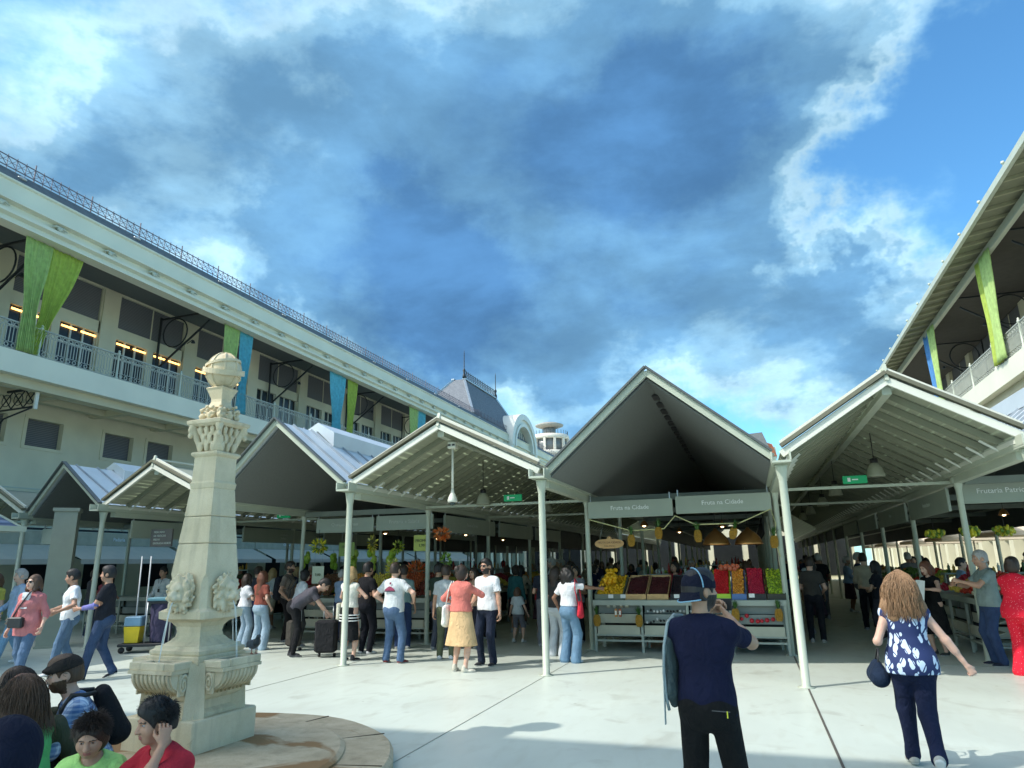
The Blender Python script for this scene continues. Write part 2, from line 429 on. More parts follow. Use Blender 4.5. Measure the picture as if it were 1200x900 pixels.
    hd.ell(HP(0, .052, -.088), A([.030, .026, .020])*s*hs_, k=.035, R=RH)
    for sx in (-1, 1):
        hd.ell(HP(sx*.040, .052, -.038), A([.022, .022, .024])*s*hs_, k=.03, R=RH)
        hd.ell(HP(sx*.031, .085, .004), A([.017, .014, .011])*s*hs_, k=.014, R=RH, sub=True)
        hd.ell(HP(sx*.031, .072, .003), A([.0125, .0125, .0115])*s*hs_, k=.003, R=RH)
        hd.ell(HP(sx*.028, .080, .020), A([.022, .008, .006])*s*hs_, k=.012, R=RH)
        hd.ell(HP(sx*.076, -.012, -.010), A([.009, .019, .030])*s*hs_, k=.008, R=RH)
    hd.cone(HP(0, .084, .008), .007*s*hs_, HP(0, .105, -.030), .0125*s*hs_, k=.012)
    for sx in (-1, 1): hd.ell(HP(sx*.011, .096, -.033), A([.009, .010, .008])*s*hs_, k=.008, R=RH)
    hd.ell(HP(0, .086, -.056), A([.023, .012, .0065])*s*hs_, k=.006, R=RH).ell(HP(0, .085, -.068), A([.020, .012, .008])*s*hs_, k=.006, R=RH)
    hd.cone(HP(-.022, .097, -.0615), .0025*s*hs_, HP(.022, .097, -.0615), .0025*s*hs_, k=.003, sub=True)
    hd.cone(neck+R2@A([0, 0, -.01]), .056*s*hs_*(.84 if f else 1), hbase+RH@A([0, .012, .045*s*hs_]), .052*s*hs_*(.84 if f else 1), k=.02)
    vh = hd.mesh(min(fv, .008), pad=.02)
    parts = [vb, vh]
    for i in range(2):
        hs = SDF(); dv = P['hd'][i]
        dv = A(dv, float) if dv is not None else (wr[i]-elb[i])
        dv = dv/np.linalg.norm(dv)
        pn = P['pn'][i]; pn = A(pn, float) if pn is not None else A([(1, -1)[i], .1, 0])
        ts = A([0, 1, .2])
        hs.cone(wr[i]+(elb[i]-wr[i])*.25, .028*s*(.9 if f else 1), wr[i], .0225*s*(.9 if f else 1), k=.01)
        hand_sdf(hs, wr[i], dv, pn, ts, P['curl'][i], s*(.93 if f else 1.), fv)
        parts.append(hs.mesh(min(fv, .007), pad=.02))
    V, F = join(parts)
    fc = V[F].mean(1); loc = (fc-hc)@RH/s/hs_   # head-local
    nh0 = len(vb[1]); mi = np.zeros(len(F), np.int32)
    hm = np.zeros(len(F), bool); hm[nh0:nh0+len(vh[1])] = True
    for sx in (-1, 1):
        e = hm & (np.abs(loc[:, 0]-sx*.031) < .0125) & (np.abs(loc[:, 2]-.0035) < .0042) & (loc[:, 1] > .06); mi[e] = 1
        e = hm & (np.hypot(loc[:, 0]-sx*.031, loc[:, 2]-.0035) < .0058) & (loc[:, 1] > .06); mi[e] = 2
        e = hm & (np.abs(loc[:, 0]-sx*.030) < .019) & (np.abs(loc[:, 2]-.0225+np.abs(loc[:, 0]-sx*.03)*.22) < .0028) & (loc[:, 1] > .05); mi[e] = 3
    e = hm & (np.abs(loc[:, 0]) < .021) & (loc[:, 2] < -.052) & (loc[:, 2] > -.0735) & (loc[:, 1] > .085); mi[e] = 4
    if beard:
        e = hm & (loc[:, 2] < -.03-.0*loc[:, 1]) & (loc[:, 1] > -.005) & (loc[:, 2] > -.125) & ~((np.abs(loc[:, 0]) < .016) & (loc[:, 2] > -.046)) & (mi != 4) & ((loc[:, 2] < -.042) | (np.abs(loc[:, 0]) > .05)); mi[e] = 3
    hcol = HAIR[hair[1]]
    body = mesh_obj('body', V, F, [sk, EYE_W, EYE_D, hair_mat(hcol), LIP], root, True, mi)
    nz = lambda a, sc=1.: folds(a, sc, seed)
    big = vox <= .009
    # ---- bottom garment
    if bottom:
        bk = bottom[0]; bm = bottom[1] if not isinstance(bottom[1], tuple) else fabric(bottom[1]); o = SDF()
        if bk in ('trousers', 'wide', 'slim', 'shorts'):
            o.cone(pel+R1@A([0, 0, -.05*s]), (.165 if not f else .178)*s*g+.006, pel+R1@A([0, 0, .07*s]), (.155 if not f else .150)*s*g+.006, k=.04, side=R1@A([1, 0, 0]), ry0=.130*s*g, ry1=.116*s*g)
            o.ell(pel+R1@A([-.06*s, -.06*s, -.035*s]), A([.095, .09, .10])*s*g, k=.05).ell(pel+R1@A([.06*s, -.06*s, -.035*s]), A([.095, .09, .10])*s*g, k=.05)
            o.cut(pel+R1@A([0, 0, .115*s]), R1@A([0, 0, 1]))
            e0, e1 = {'trousers': (.070, .058), 'wide': (.082, .098), 'slim': (.062, .048), 'shorts': (.085, .08)}[bk]
            for i in range(2):
                o.cone(hipj[i], .098*s*g, knee[i], e0*s*(.5+.5*g)+.004, k=.03)
                if bk != 'shorts':
                    an = ank[i]+(ank[i]-knee[i])*(.09 if bk == 'wide' else .03)
                    o.cone(knee[i], e0*s*(.5+.5*g)+.004, an, e1*s, k=.02)
                    if big: o.cone(an-(ank[i]-knee[i])*.12, e1*s*1.02, an, e1*s*1.12, k=.02)
                else: o.cut(knee[i], knee[i]-hipj[i]) if False else None
        elif bk in ('skirt', 'longskirt', 'dress'):
            hem = bottom[2]; fl = bottom[3] if len(bottom) > 3 else .2
            o.cone(pel+R1@A([0, 0, .10*s]), .125*s*g, pel, .172*s*g, k=.03, side=R1@A([1, 0, 0]), ry0=.10*s*g, ry1=.135*s*g)
            o.cone(pel, .175*s*g, A([P['hipx'], .01, hem]), fl, k=.03, side=A([1, 0, 0]), ry0=.14*s*g, ry1=fl*.72)
            o.cut((0, 0, hem), (0, 0, -1)).cut(pel+R1@A([0, 0, .12*s]), R1@A([0, 0, 1]))
        V2, F2 = o.mesh(vox, nz(.0035 if big else .004, .7 if 'skirt' in bk else 1.))
        mesh_obj({'trousers': 'trousers', 'wide': 'trousers', 'slim': 'trousers', 'shorts': 'shorts', 'dress': 'skirt'}.get(bk, 'skirt'), V2, F2, bm, root, True)
    # ---- top garment
    if top:
        tk = top[0]; tm = top[1] if not isinstance(top[1], tuple) else fabric(top[1]); o = SDF(); infl = .013 if tk != 'loose' else .024
        if len(top) > 2 and top[2] is not None: hemo = top[2]
        else: hemo = -.02
        torso(o, infl, True, hemo < .08)
        ln = {'tee': .62, 'tank': 0., 'long': 2., 'loose': 1.25, 'jacket': 2.}[tk]
        if hemo < .02:
            o.cone(pel+R1@A([0, 0, .02]), .165*s*g+infl, pel+R1@A([0, 0, hemo-.02]), .168*s*g+infl+.006, k=.03, side=R1@A([1, 0, 0]), ry0=.125*s*g+infl, ry1=.13*s*g+infl)
            if f: o.ell(pel+R1@A([0, -.04*s, -.04*s]), A([.155, .125, .12])*s*g+infl, k=.05)
        o.cut(pel+R1@A([0, 0, hemo]), R1@A([0, 0, -1]))
        if ln > 0:
            for i in range(2):
                sr = .050*s*am+.007
                if ln <= 1.:
                    E = sh[i]+(elb[i]-sh[i])*ln; o.cone(sh[i]-rt*(.012 if i else -.012), sr+.003, E, sr+.008, k=.03)
                else:
                    o.cone(sh[i], sr+.006, elb[i], sr, k=.03)
                    tt = min(1., ln-1)*.94; o.cone(elb[i], sr, elb[i]+(wr[i]-elb[i])*tt, sr-.012+(0 if tt > .6 else .01), k=.02)
        o.cone(neck+R2@A([0, .02, .02]), .066*s, neck+R2@A([0, .03, .2]), .08*s, k=.008, sub=True)
        V2, F2 = o.mesh(vox, nz(.0045 if big else .004))
        if ln > 0 and ln <= 1.:   # open the sleeve ends square
            for i in range(2):
                E = sh[i]+(elb[i]-sh[i])*ln; dn = (elb[i]-sh[i]); dn = dn/np.linalg.norm(dn)
                q = V2-E; ax_ = q@dn; rad = np.linalg.norm(q-ax_[:, None]*dn, axis=1); mk = (ax_ > 0) & (rad < .12) & (ax_ < .12)
                V2[mk] -= (ax_[mk]*.85)[:, None]*dn.astype(np.float32)
        mesh_obj({'tee': 'shirt', 'tank': 'top', 'long': 'shirt', 'loose': 'shirt', 'jacket': 'jacket'}[tk], V2, F2, tm, root, True)
    # ---- shoes
    if shoes is not None:
        smt = fabric(shoes); sole = pbr('shoe_sole', (.62, .61, .58), rough=.7)
        for i in range(2):
            o = SDF(); hl = P['heel'][i]; ty = (P['toes'] or [-.12, .12])[i]
            Rf = rotm(ty, hl); a = ank[i]; bt = a+Rf@A([0, 0, -.062*s])
            o.cone(a+Rf@A([0, -.015, .0]), .040*s, bt+Rf@A([0, -.02, .012]), .040*s, k=.02)
            o.cone(bt+Rf@A([0, -.02, .01]), .036*s, bt+Rf@A([0, .10*s, .0]), .043*s, k=.03, side=Rf@A([1, 0, 0]), ry0=.034*s, ry1=.028*s)
            o.cone(bt+Rf@A([0, .09*s, 0]), .043*s, bt+Rf@A([0, .155*s, -.003]), .034*s, k=.02, side=Rf@A([1, 0, 0]), ry0=.028*s, ry1=.020*s)
            o.cut(bt+Rf@A([0, 0, -.022*s]), Rf@A([0, 0, -1]))
            V2, F2 = o.mesh(min(vox, .010), pad=.02)
            fc2 = ((V2[F2].mean(1)-bt)@Rf)[:, 2]
            mesh_obj('shoe', V2, F2, [smt, sole], root, True, (fc2 < -.008*s).astype(np.int32))
    # ---- hair
    hm_ = hair_mat(hcol); hk = hair[0]
    if hk != 'bald':
        o = SDF(); o.ell(HP(0, -.012, .018), A([.081, .100, .104])*s*hs_*hs_, k=.02, R=RH)
        if hk in ('short', 'fade', 'cap'):
            o.ell(HP(0, -.03, -.02), A([.079, .080, .085])*s*hs_*hs_, k=.02, R=RH)
            for sx in (-1, 1): o.ell(HP(sx*.088, .0, -.022), A([.030, .034, .040])*s*hs_, k=.008, R=RH, sub=True)
            if hk == 'short': o.ell(HP(0, .02, .075), A([.062, .070, .048])*s*hs_*hs_, k=.03, R=RH)
            o.cut(HP(0, -.03, -.062), RH@A([0, .0, -1])).ell(HP(0, .115, -.03), A([.10, .085, .085])*s*hs_*hs_, k=.01, R=RH, sub=True).ell(HP(0, .10, -.10), A([.12, .11, .095])*s*hs_*hs_, k=.01, R=RH, sub=True)
        elif hk in ('long', 'big', 'curly', 'pony', 'bun'):
            o.ell(HP(0, -.03, -.03), A([.088, .085, .10])*s*hs_*hs_, k=.03, R=RH)
            if hk in ('long', 'big', 'curly'):
                L = hair[2] if len(hair) > 2 else .26; wd = .085 if hk == 'long' else .115
                o.cone(HP(0, -.04, 0), wd*s*hs_, HP(0, -.065, -.06), wd*1.1*s*hs_, k=.04, side=rt, ry0=.075*s*hs_, ry1=.07*s)
                e = HP(0, -.065, -.06); dn = A([0, 0, -1])*.9+(-fw)*(.15 if P['lean'] < .3 else -.1); bot = e+dn/np.linalg.norm(dn)*(L-.06)
                o.cone(e, wd*1.1*s*hs_, bot, wd*(1.15 if hk == 'big' else .75)*s*hs_, k=.04, side=rt, ry0=.062*s*hs_, ry1=.038*s)
                for sx in (-1, 1): o.cone(HP(sx*.07, .02, .02), .028*s*hs_, HP(sx*.078, .02, -.11), .032*s*hs_, k=.03)
            if hk == 'pony': o.cone(HP(0, -.10, .03), .03*s*hs_, HP(0, -.15, -.18), .022*s*hs_, k=.02)
            if hk == 'bun': o.ell(HP(0, -.105, .055), A([.045, .04, .045])*s*hs_*hs_, k=.01)
            o.ell(HP(0, .120, -.03), A([.072, .078, .088])*s*hs_*hs_, k=.012, R=RH, sub=True)
        fr = 1. if hk != 'curly' else 2.2
        hv = min(vox, .010)
        V2, F2 = o.mesh(hv, folds(.0035 if hk not in ('curly', 'big') else .009, fr*1.6, seed+1))
        mesh_obj('hair', V2, F2, hm_, root, True)
    if glasses:
        mb = MB(); dk = pbr('sunglass_lens', (.01, .01, .012), rough=.15)
        for sx in (-1, 1):
            c = HP(sx*.033, .094, .004); mb.ball(c, .023*s*hs_, 10, sc=(1, .35, .85))
            mb.tube([HP(sx*.052, .085, .010), HP(sx*.078, .0, .004)], .003*s*hs_, 5)
        mb.tube([HP(-.012, .098, .009), HP(.012, .098, .009)], .003*s*hs_, 5)
        mb.build('sunglasses', dk, root)
    root_m = Matrix.Translation((pos[0], pos[1], z)) @ Matrix.Rotation(-math.radians(th), 4, 'Z')
    J = dict(root=root, hc=hc, RH=RH, wr=wr, elb=elb, sh=sh, neck=neck, chest=chest, pel=pel, R2=R2, s=s*hs_, HP=HP, waist=waist, hbase=hbase, W=lambda p: root_m @ Vector([float(x) for x in p]))
    REG.append((label, J)); return J

def strands(J, n, length, col, r=.0035, wave=.5, seed=1, spread=1.0, front=.35, name='hair_strand_layer'):
    """loose locks over the hair volume, one mesh"""
    rs = np.random.RandomState(seed); A = np.array; hc, RH, s = J['hc'], J['RH'], J['s']; mb = MB()
    back = J['chest']+J['R2']@A([0, -.01, .06]); R2 = J['R2']
    for i in range(n):
        az = rs.uniform(-PI*(1-front), PI*(1-front))+PI; el = math.asin(rs.uniform(-.1, 1.))
        d = A([math.sin(az)*math.cos(el), math.cos(az)*math.cos(el), math.sin(el)])
        lr = A([.084, .103, .108])*s
        p = hc+RH@(d*lr+A([0, -.012, .016])*s)
        v = RH@A([d[0]*.9, d[1]*.6-.25, .15+.1*d[2]]); v /= np.linalg.norm(v)
        L = length*rs.uniform(.75, 1.08)*(1+.25*d[2]); st = L/13; pts = [p.copy()]; ph = rs.uniform(0, 6, 2); nv = rs.normal(0, .16*spread, 3)
        for k in range(13):
            v = v*.62+A([0, 0, -1.])*.42+nv*.18+A([math.sin(ph[0]+k*.9), math.cos(ph[1]+k*.8), 0])*.13*wave
            v /= np.linalg.norm(v); p = p+v*st
            q = (RH.T@(p-hc)-A([0, -.012, .016])*s)/(lr*1.03*spread); m = np.linalg.norm(q)
            if m < 1: p = hc+RH@((q/m)*lr*1.03*spread+A([0, -.012, .016])*s)
            q = (R2.T@(p-back))/A([.20*s, .125*s, .26*s]); m = np.linalg.norm(q)
            if m < 1: p = back+R2@((q/m)*A([.20*s, .125*s, .26*s]))
            pts.append(p.copy())
        mb.tube(pts, [r*(1 if k < 9 else (14-k)/5.) for k in range(14)], 4, caps=False)
    return mb.build('hair_locks', hair_mat(col), J['root'])

def fuzz(J, n, length, col, r=.0016, seed=2, top=1.6):
    """short hair: many fine tufts lying back over the scalp"""
    rs = np.random.RandomState(seed); A = np.array; hc, RH, s = J['hc'], J['RH'], J['s']; mb = MB()
    for i in range(n):
        az = rs.uniform(0, 2*PI); el = math.asin(rs.uniform(-.25, 1.)); d = A([math.sin(az)*math.cos(el), math.cos(az)*math.cos(el), math.sin(el)])
        if d[1] > .55 and d[2] < .62: continue
        if d[2] < .1 and d[1] > .25: continue
        p = hc+RH@((d*A([.080, .099, .103])+A([0, -.012, .018]))*s)
        t = RH@A([d[0]*.5, .45 if d[2] > .6 else -.3, -.5*(1-d[2])]); v = RH@d*.35+t+rs.normal(0, .25, 3); v /= np.linalg.norm(v); L = length*(1+(top-1)*max(d[2], 0))*rs.uniform(.7, 1.2)
        mb.tube([p, p+v*L*.6, p+v*L+A([0, 0, -.15*L])], [r, r*.8, r*.25], 3, caps=False)
    return mb.build('hair_tufts', hair_mat(col), J['root'])
# ------------------------------------------------------------------ camera, sky, sun
UPC = (-0.01623197, -0.967675, 0.25167759); WC = (0.31898917, 0.23354564, 0.91853271); UC = (0.94761935, -0.09519202, -0.30488694)
cam = bpy.data.cameras.new('camera'); camo = bpy.data.objects.new('camera', cam); COL.objects.link(camo)
X = Vector((UC[0], WC[0], UPC[0])); Yd = Vector((UC[1], WC[1], UPC[1])); Zf = Vector((UC[2], WC[2], UPC[2]))
R = Matrix((X, -Yd, -Zf)).transposed().to_4x4(); R.translation = Vector((0, 0, 1.68)); camo.matrix_world = R
cam.sensor_width = 36; cam.lens = 806.26/1200*36; cam.clip_start = .05; cam.clip_end = 3000
scene.camera = camo

SUN_EL = math.radians(47); sdir = Vector((-.77, -.64, 0)).normalized()   # towards the sun, on the ground
sun = bpy.data.lights.new('sun', 'SUN'); sun.energy = 3.1; sun.angle = math.radians(.6); sun.color = (1., .96, .90)
so = bpy.data.objects.new('sun', sun); COL.objects.link(so)
tos = Vector((sdir.x*math.cos(SUN_EL), sdir.y*math.cos(SUN_EL), math.sin(SUN_EL)))
so.rotation_euler = tos.to_track_quat('Z', 'Y').to_euler(); so.location = (0, 0, 40)

world = bpy.data.worlds.new('World'); scene.world = world; world.use_nodes = True
nt = world.node_tree; bg = nt.nodes['Background']
def wn(t, **k): return node(nt, t, **k)
def L(a, b): nt.links.new(a, b)
def math_n(op, a, b=None, clamp=False):
    n = wn('ShaderNodeMath'); n.operation = op; n.use_clamp = clamp
    for i, v in enumerate((a, b)):
        if v is None: continue
        if isinstance(v, (int, float)): n.inputs[i].default_value = v
        else: L(v, n.inputs[i])
    return n.outputs[0]
sky = wn('ShaderNodeTexSky'); sky.sky_type = 'NISHITA'; sky.sun_disc = False; sky.sun_elevation = SUN_EL
sky.sun_rotation = math.atan2(sdir.x, sdir.y); sky.ozone_density = 2.5; sky.air_density = 1.0; sky.dust_density = .5
tc = wn('ShaderNodeTexCoord'); sep = wn('ShaderNodeSeparateXYZ'); L(tc.outputs['Generated'], sep.inputs[0])
# cloud deck: direction projected on a high layer (stretched towards the horizon)
zc = math_n('MAXIMUM', sep.outputs[2], .06); zz = math_n('ADD', zc, .42)
px = math_n('DIVIDE', sep.outputs[0], zz); py = math_n('DIVIDE', sep.outputs[1], zz)
cmb = wn('ShaderNodeCombineXYZ'); L(px, cmb.inputs[0]); L(py, cmb.inputs[1]); L(math_n('MULTIPLY', sep.outputs[2], 1.6), cmb.inputs[2])
def noise(sc, det, rough, dist, off=(0, 0, 0)):
    mp = wn('ShaderNodeMapping'); mp.inputs['Location'].default_value = off; L(cmb.outputs[0], mp.inputs[0])
    n = wn('ShaderNodeTexNoise'); n.inputs['Scale'].default_value = sc; n.inputs['Detail'].default_value = det
    n.inputs['Roughness'].default_value = rough; n.inputs['Distortion'].default_value = dist; L(mp.outputs[0], n.inputs[0]); return n.outputs[0]
nA = noise(2.2, 10, .58, .35, (3.1, 1.7, .4)); nB = noise(6.5, 8, .6, .2, (7.3, 2.2, 1.)); nC = noise(1.1, 3, .5, .0, (1.3, 9.7, 2.))
wz = wn('ShaderNodeTexNoise'); wz.inputs['Scale'].default_value = 4.2; wz.inputs['Detail'].default_value = 6; wz.inputs['Roughness'].default_value = .62; L(tc.outputs['Generated'], wz.inputs[0])
w1 = wn('ShaderNodeVectorMath'); w1.operation = 'SUBTRACT'; L(wz.outputs['Color'], w1.inputs[0]); w1.inputs[1].default_value = (.5, .5, .5)
w2 = wn('ShaderNodeVectorMath'); w2.operation = 'MULTIPLY_ADD'; L(w1.outputs[0], w2.inputs[0]); w2.inputs[1].default_value = (.34, .34, .34); L(tc.outputs['Generated'], w2.inputs[2])
w3 = wn('ShaderNodeVectorMath'); w3.operation = 'NORMALIZE'; L(w2.outputs[0], w3.inputs[0]); warped = w3.outputs[0]
def blob(d, ca, cb):
    """1 at direction d, falling to 0 between the cosines cb and ca"""
    v = wn('ShaderNodeVectorMath'); v.operation = 'DOT_PRODUCT'; L(warped, v.inputs[0]); d = Vector(d).normalized(); v.inputs[1].default_value = d
    m = wn('ShaderNodeMapRange'); m.interpolation_type = 'SMOOTHSTEP'; L(v.outputs['Value'], m.inputs[0])
    m.inputs[1].default_value = math.cos(math.radians(ca)); m.inputs[2].default_value = math.cos(math.radians(cb)); return m.outputs[0]
def pxdir(x, y):
    r = X*(x-600)+Yd*(y-450)+Zf*806.26; return r.normalized()
# thickness field = noise + where the big masses stand in the sky
BL = [((600, 250), 24, 3, .30), ((500, 320), 11, 2, .14), ((740, 200), 9, 2, .06), ((420, 190), 17, 3, .12), ((780, 230), 13, 2, .14), ((700, 60), 15, 2, .14), ((980, 40), 15, 2, .22), ((860, 130), 10, 2, .10), ((1080, 90), 9, 2, .05), ((330, 40), 10, 2, .06), ((230, 200), 12, 2, .10), ((120, 110), 14, 2, .08), ((420, 340), 12, 2, .18), ((570, 350), 9, 2, .18), ((890, 400), 11, 2, .27), ((720, 430), 8, 1, .10),
      ((1085, 300), 9, 1, .17), ((980, 350), 8, 1, .12), ((40, 110), 10, 2, .08), ((100, 220), 10, 2, .08), ((1130, 180), 11, 3, -.26), ((980, 200), 7, 1, -.14), ((1190, 40), 12, 2, -.20), ((20, 20), 7, 1, -.10), ((470, 455), 6, 1, .05), ((640, 455), 7, 1, .04), ((900, 480), 7, 1, .03)]
dens = math_n('ADD', math_n('MULTIPLY', nA, .76), math_n('MULTIPLY', nB, .27))
dens = math_n('ADD', dens, .055)
for p, ca, cb, wgt in BL: dens = math_n('ADD', dens, math_n('MULTIPLY', blob(pxdir(*p), ca, cb), wgt))
fac = wn('ShaderNodeMapRange'); fac.interpolation_type = 'SMOOTHSTEP'; L(dens, fac.inputs[0]); fac.inputs[1].default_value = .50; fac.inputs[2].default_value = .80
ramp = wn('ShaderNodeValToRGB'); r_ = ramp.color_ramp; r_.interpolation = 'EASE'
K = 10.
dm = wn('ShaderNodeMapRange'); L(dens, dm.inputs[0]); dm.inputs[1].default_value = .50; dm.inputs[2].default_value = 1.22; L(dm.outputs[0], ramp.inputs[0])
cols = [(0., S(128, 192, 232)), (.18, S(160, 208, 234)), (.33, S(172, 210, 230)), (.46, S(132, 178, 208)), (.62, S(100, 148, 186)), (1., S(76, 122, 168))]
r_.elements[0].position = 0; r_.elements[1].position = 1
for p, c in cols[1:-1]: r_.elements.new(p)
for e, (p, c) in zip(r_.elements, cols): e.position = p; e.color = (*c, 1)
cl = wn('ShaderNodeMix', data_type='RGBA'); cl.blend_type = 'MULTIPLY'; cl.inputs[0].default_value = 1.; L(ramp.outputs[0], cl.inputs[6]); cl.inputs[7].default_value = (K, K, K, 1)
# small-scale light and dark inside the clouds (their lit tops and grey bases)
nD = noise(3.4, 10, .60, .15, (5.5, 8.1, 3.3))
sh_ = wn('ShaderNodeMapRange'); L(nD, sh_.inputs[0]); sh_.inputs[1].default_value = .34; sh_.inputs[2].default_value = .76; sh_.inputs[3].default_value = .84; sh_.inputs[4].default_value = 1.42; sh_.interpolation_type = 'SMOOTHSTEP'
c2 = wn('ShaderNodeVectorMath'); c2.operation = 'SCALE'; L(cl.outputs[2], c2.inputs[0]); L(sh_.outputs[0], c2.inputs['Scale'])
# clear-sky tint of the phone picture
sk2 = wn('ShaderNodeMix', data_type='RGBA'); sk2.blend_type = 'MULTIPLY'; sk2.inputs[0].default_value = 1.; L(sky.outputs[0], sk2.inputs[6]); sk2.inputs[7].default_value = (.95, 1.72, 1.98, 1)
mx = wn('ShaderNodeMix', data_type='RGBA'); L(fac.outputs[0], mx.inputs[0]); L(sk2.outputs[2], mx.inputs[6]); L(c2.outputs[0], mx.inputs[7])
# warm glow added to the unseen sky behind the camera, as fill for shade
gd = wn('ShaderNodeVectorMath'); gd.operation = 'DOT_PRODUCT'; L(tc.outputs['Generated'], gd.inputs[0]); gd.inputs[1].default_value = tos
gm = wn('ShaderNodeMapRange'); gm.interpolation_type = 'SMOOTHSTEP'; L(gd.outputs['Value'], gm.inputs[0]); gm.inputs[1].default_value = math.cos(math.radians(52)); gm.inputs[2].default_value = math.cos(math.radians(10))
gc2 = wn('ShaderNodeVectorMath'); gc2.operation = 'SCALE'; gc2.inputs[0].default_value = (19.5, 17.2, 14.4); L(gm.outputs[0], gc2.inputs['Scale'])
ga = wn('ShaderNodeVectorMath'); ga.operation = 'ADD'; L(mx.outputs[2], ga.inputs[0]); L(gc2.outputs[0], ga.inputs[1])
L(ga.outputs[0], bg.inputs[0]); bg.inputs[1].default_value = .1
scene.view_settings.view_transform = 'Standard'; scene.view_settings.look = 'None'; scene.view_settings.exposure = .43; scene.view_settings.gamma = 1
scene.cycles.max_bounces = 6; scene.cycles.diffuse_bounces = 4; scene.cycles.transparent_max_bounces = 8; scene.cycles.use_denoising = True
scene.cycles.caustics_reflective = False; scene.cycles.caustics_refractive = False
scene.cycles.sample_clamp_indirect = 6

# ------------------------------------------------------------------ shared materials
M = {}
M['cream'] = pbr('cream_plaster', S(205, 200, 172), rough=.85, var=.08, scale=.8, bump=.1, bscale=30)
M['creamdk'] = pbr('soffit_plaster', S(196, 190, 160), rough=.85, var=.08, scale=.8)
M['mint'] = pbr('pale_green_render', S(214, 214, 192), rough=.75, var=.05, scale=.6, bump=.05)
M['white'] = pbr('white_paint', S(212, 212, 198), rough=.45, var=.04, scale=2)
M['grnwhite'] = pbr('pale_green_metal_paint', S(180, 186, 168), rough=.4, var=.06, scale=2.)
M['steel'] = pbr('galvanised_steel', (.42, .45, .46), rough=.4, metal=.6, var=.15, scale=8)
M['zinc'] = pbr('zinc_roof_sheet', S(200, 208, 212), rough=.38, metal=.25, var=.08, scale=1.5)
M['seam'] = pbr('zinc_seam', S(150, 160, 168), rough=.4, metal=.3)
M['char'] = pbr('charcoal_board', S(106, 110, 107), rough=.9, var=.08, scale=30, bump=.1, bscale=200)
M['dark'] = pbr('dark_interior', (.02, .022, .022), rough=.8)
M['iron'] = pbr('wrought_iron', (.025, .03, .032), rough=.5, metal=.3)
M['railiron'] = pbr('grey_painted_iron', S(164, 168, 156), rough=.5, var=.1)
M['louvre'] = None
M['glassdk'] = pbr('dark_window_glass', (.02, .022, .022), rough=.25, spec=.3)
M['slate'] = None
M['orange'] = pbr('warm_strip_light', (.9, .5, .15), emit=(1., .55, .15), estr=3.2)
M['warm'] = pbr('lamp_bulb', (1, .8, .5), emit=(1., .72, .38), estr=6)
M['copper'] = pbr('copper_shade', (.62, .30, .10), rough=.32, metal=.9, var=.1)
M['brass'] = pbr('copper_inside', (.8, .4, .1), rough=.5, emit=(1., .45, .1), estr=.45)
M['wood'] = pbr('plywood_crate', S(196, 158, 108), rough=.8, var=.15, scale=12)
M['sign'] = pbr('grey_sign_panel', S(158, 166, 152), rough=.6, var=.05, scale=2)
M['letter'] = pbr('white_lettering', (.85, .86, .84), rough=.5)
M['letterdim'] = pbr('faded_lettering', S(190, 196, 186), rough=.5)
M['black'] = pbr('black_plastic', (.015, .015, .016), rough=.45)
def stripes_mat(name, c1, c2, scale, axis='Z', rough=.7, thr=.5, bump=.5):
    m, n2, b = new_mat(name); t = node(n2, 'ShaderNodeTexCoord'); w = node(n2, 'ShaderNodeTexWave'); w.wave_type = 'BANDS'; w.bands_direction = axis
    w.inputs['Scale'].default_value = scale; w.inputs['Distortion'].default_value = .15; w.inputs['Detail'].default_value = 1
    n2.links.new(t.outputs['Object'], w.inputs[0])
    mp = node(n2, 'ShaderNodeMapRange'); mp.inputs[1].default_value = thr-.08; mp.inputs[2].default_value = thr+.08; n2.links.new(w.outputs[1], mp.inputs[0])
    mx_ = node(n2, 'ShaderNodeMix', data_type='RGBA'); mx_.inputs[6].default_value = (*c1, 1); mx_.inputs[7].default_value = (*c2, 1)
    n2.links.new(mp.outputs[0], mx_.inputs[0]); n2.links.new(mx_.outputs[2], b.inputs['Base Color']); b.inputs['Roughness'].default_value = rough
    bp = node(n2, 'ShaderNodeBump'); bp.inputs['Strength'].default_value = bump; bp.inputs['Distance'].default_value = .02; n2.links.new(w.outputs[1], bp.inputs['Height']); n2.links.new(bp.outputs[0], b.inputs['Normal'])
    return m
M['louvre'] = stripes_mat('window_louvre', (.09, .095, .1), (.16, .165, .17), 4.5)
def slate_mat():
    m, n2, b = new_mat('roof_slate'); t = node(n2, 'ShaderNodeTexCoord'); mp = node(n2, 'ShaderNodeMapping'); mp.inputs['Rotation'].default_value = (0, 0, 0)
    cx = node(n2, 'ShaderNodeCombineXYZ'); sp = node(n2, 'ShaderNodeSeparateXYZ'); n2.links.new(t.outputs['Object'], sp.inputs[0])
    ad = node(n2, 'ShaderNodeMath'); ad.operation = 'ADD'; n2.links.new(sp.outputs[0], ad.inputs[0]); n2.links.new(sp.outputs[1], ad.inputs[1])
    n2.links.new(ad.outputs[0], cx.inputs[0]); n2.links.new(sp.outputs[2], cx.inputs[1])
    br = node(n2, 'ShaderNodeTexBrick'); br.inputs['Scale'].default_value = 3.; br.inputs['Color1'].default_value = (.10, .115, .13, 1); br.inputs['Color2'].default_value = (.15, .165, .18, 1); br.inputs['Mortar'].default_value = (.05, .055, .06, 1); br.inputs['Mortar Size'].default_value = .015
    n2.links.new(cx.outputs[0], br.inputs[0]); n2.links.new(br.outputs[0], b.inputs['Base Color']); b.inputs['Roughness'].default_value = .6; return m
M['slate'] = slate_mat()
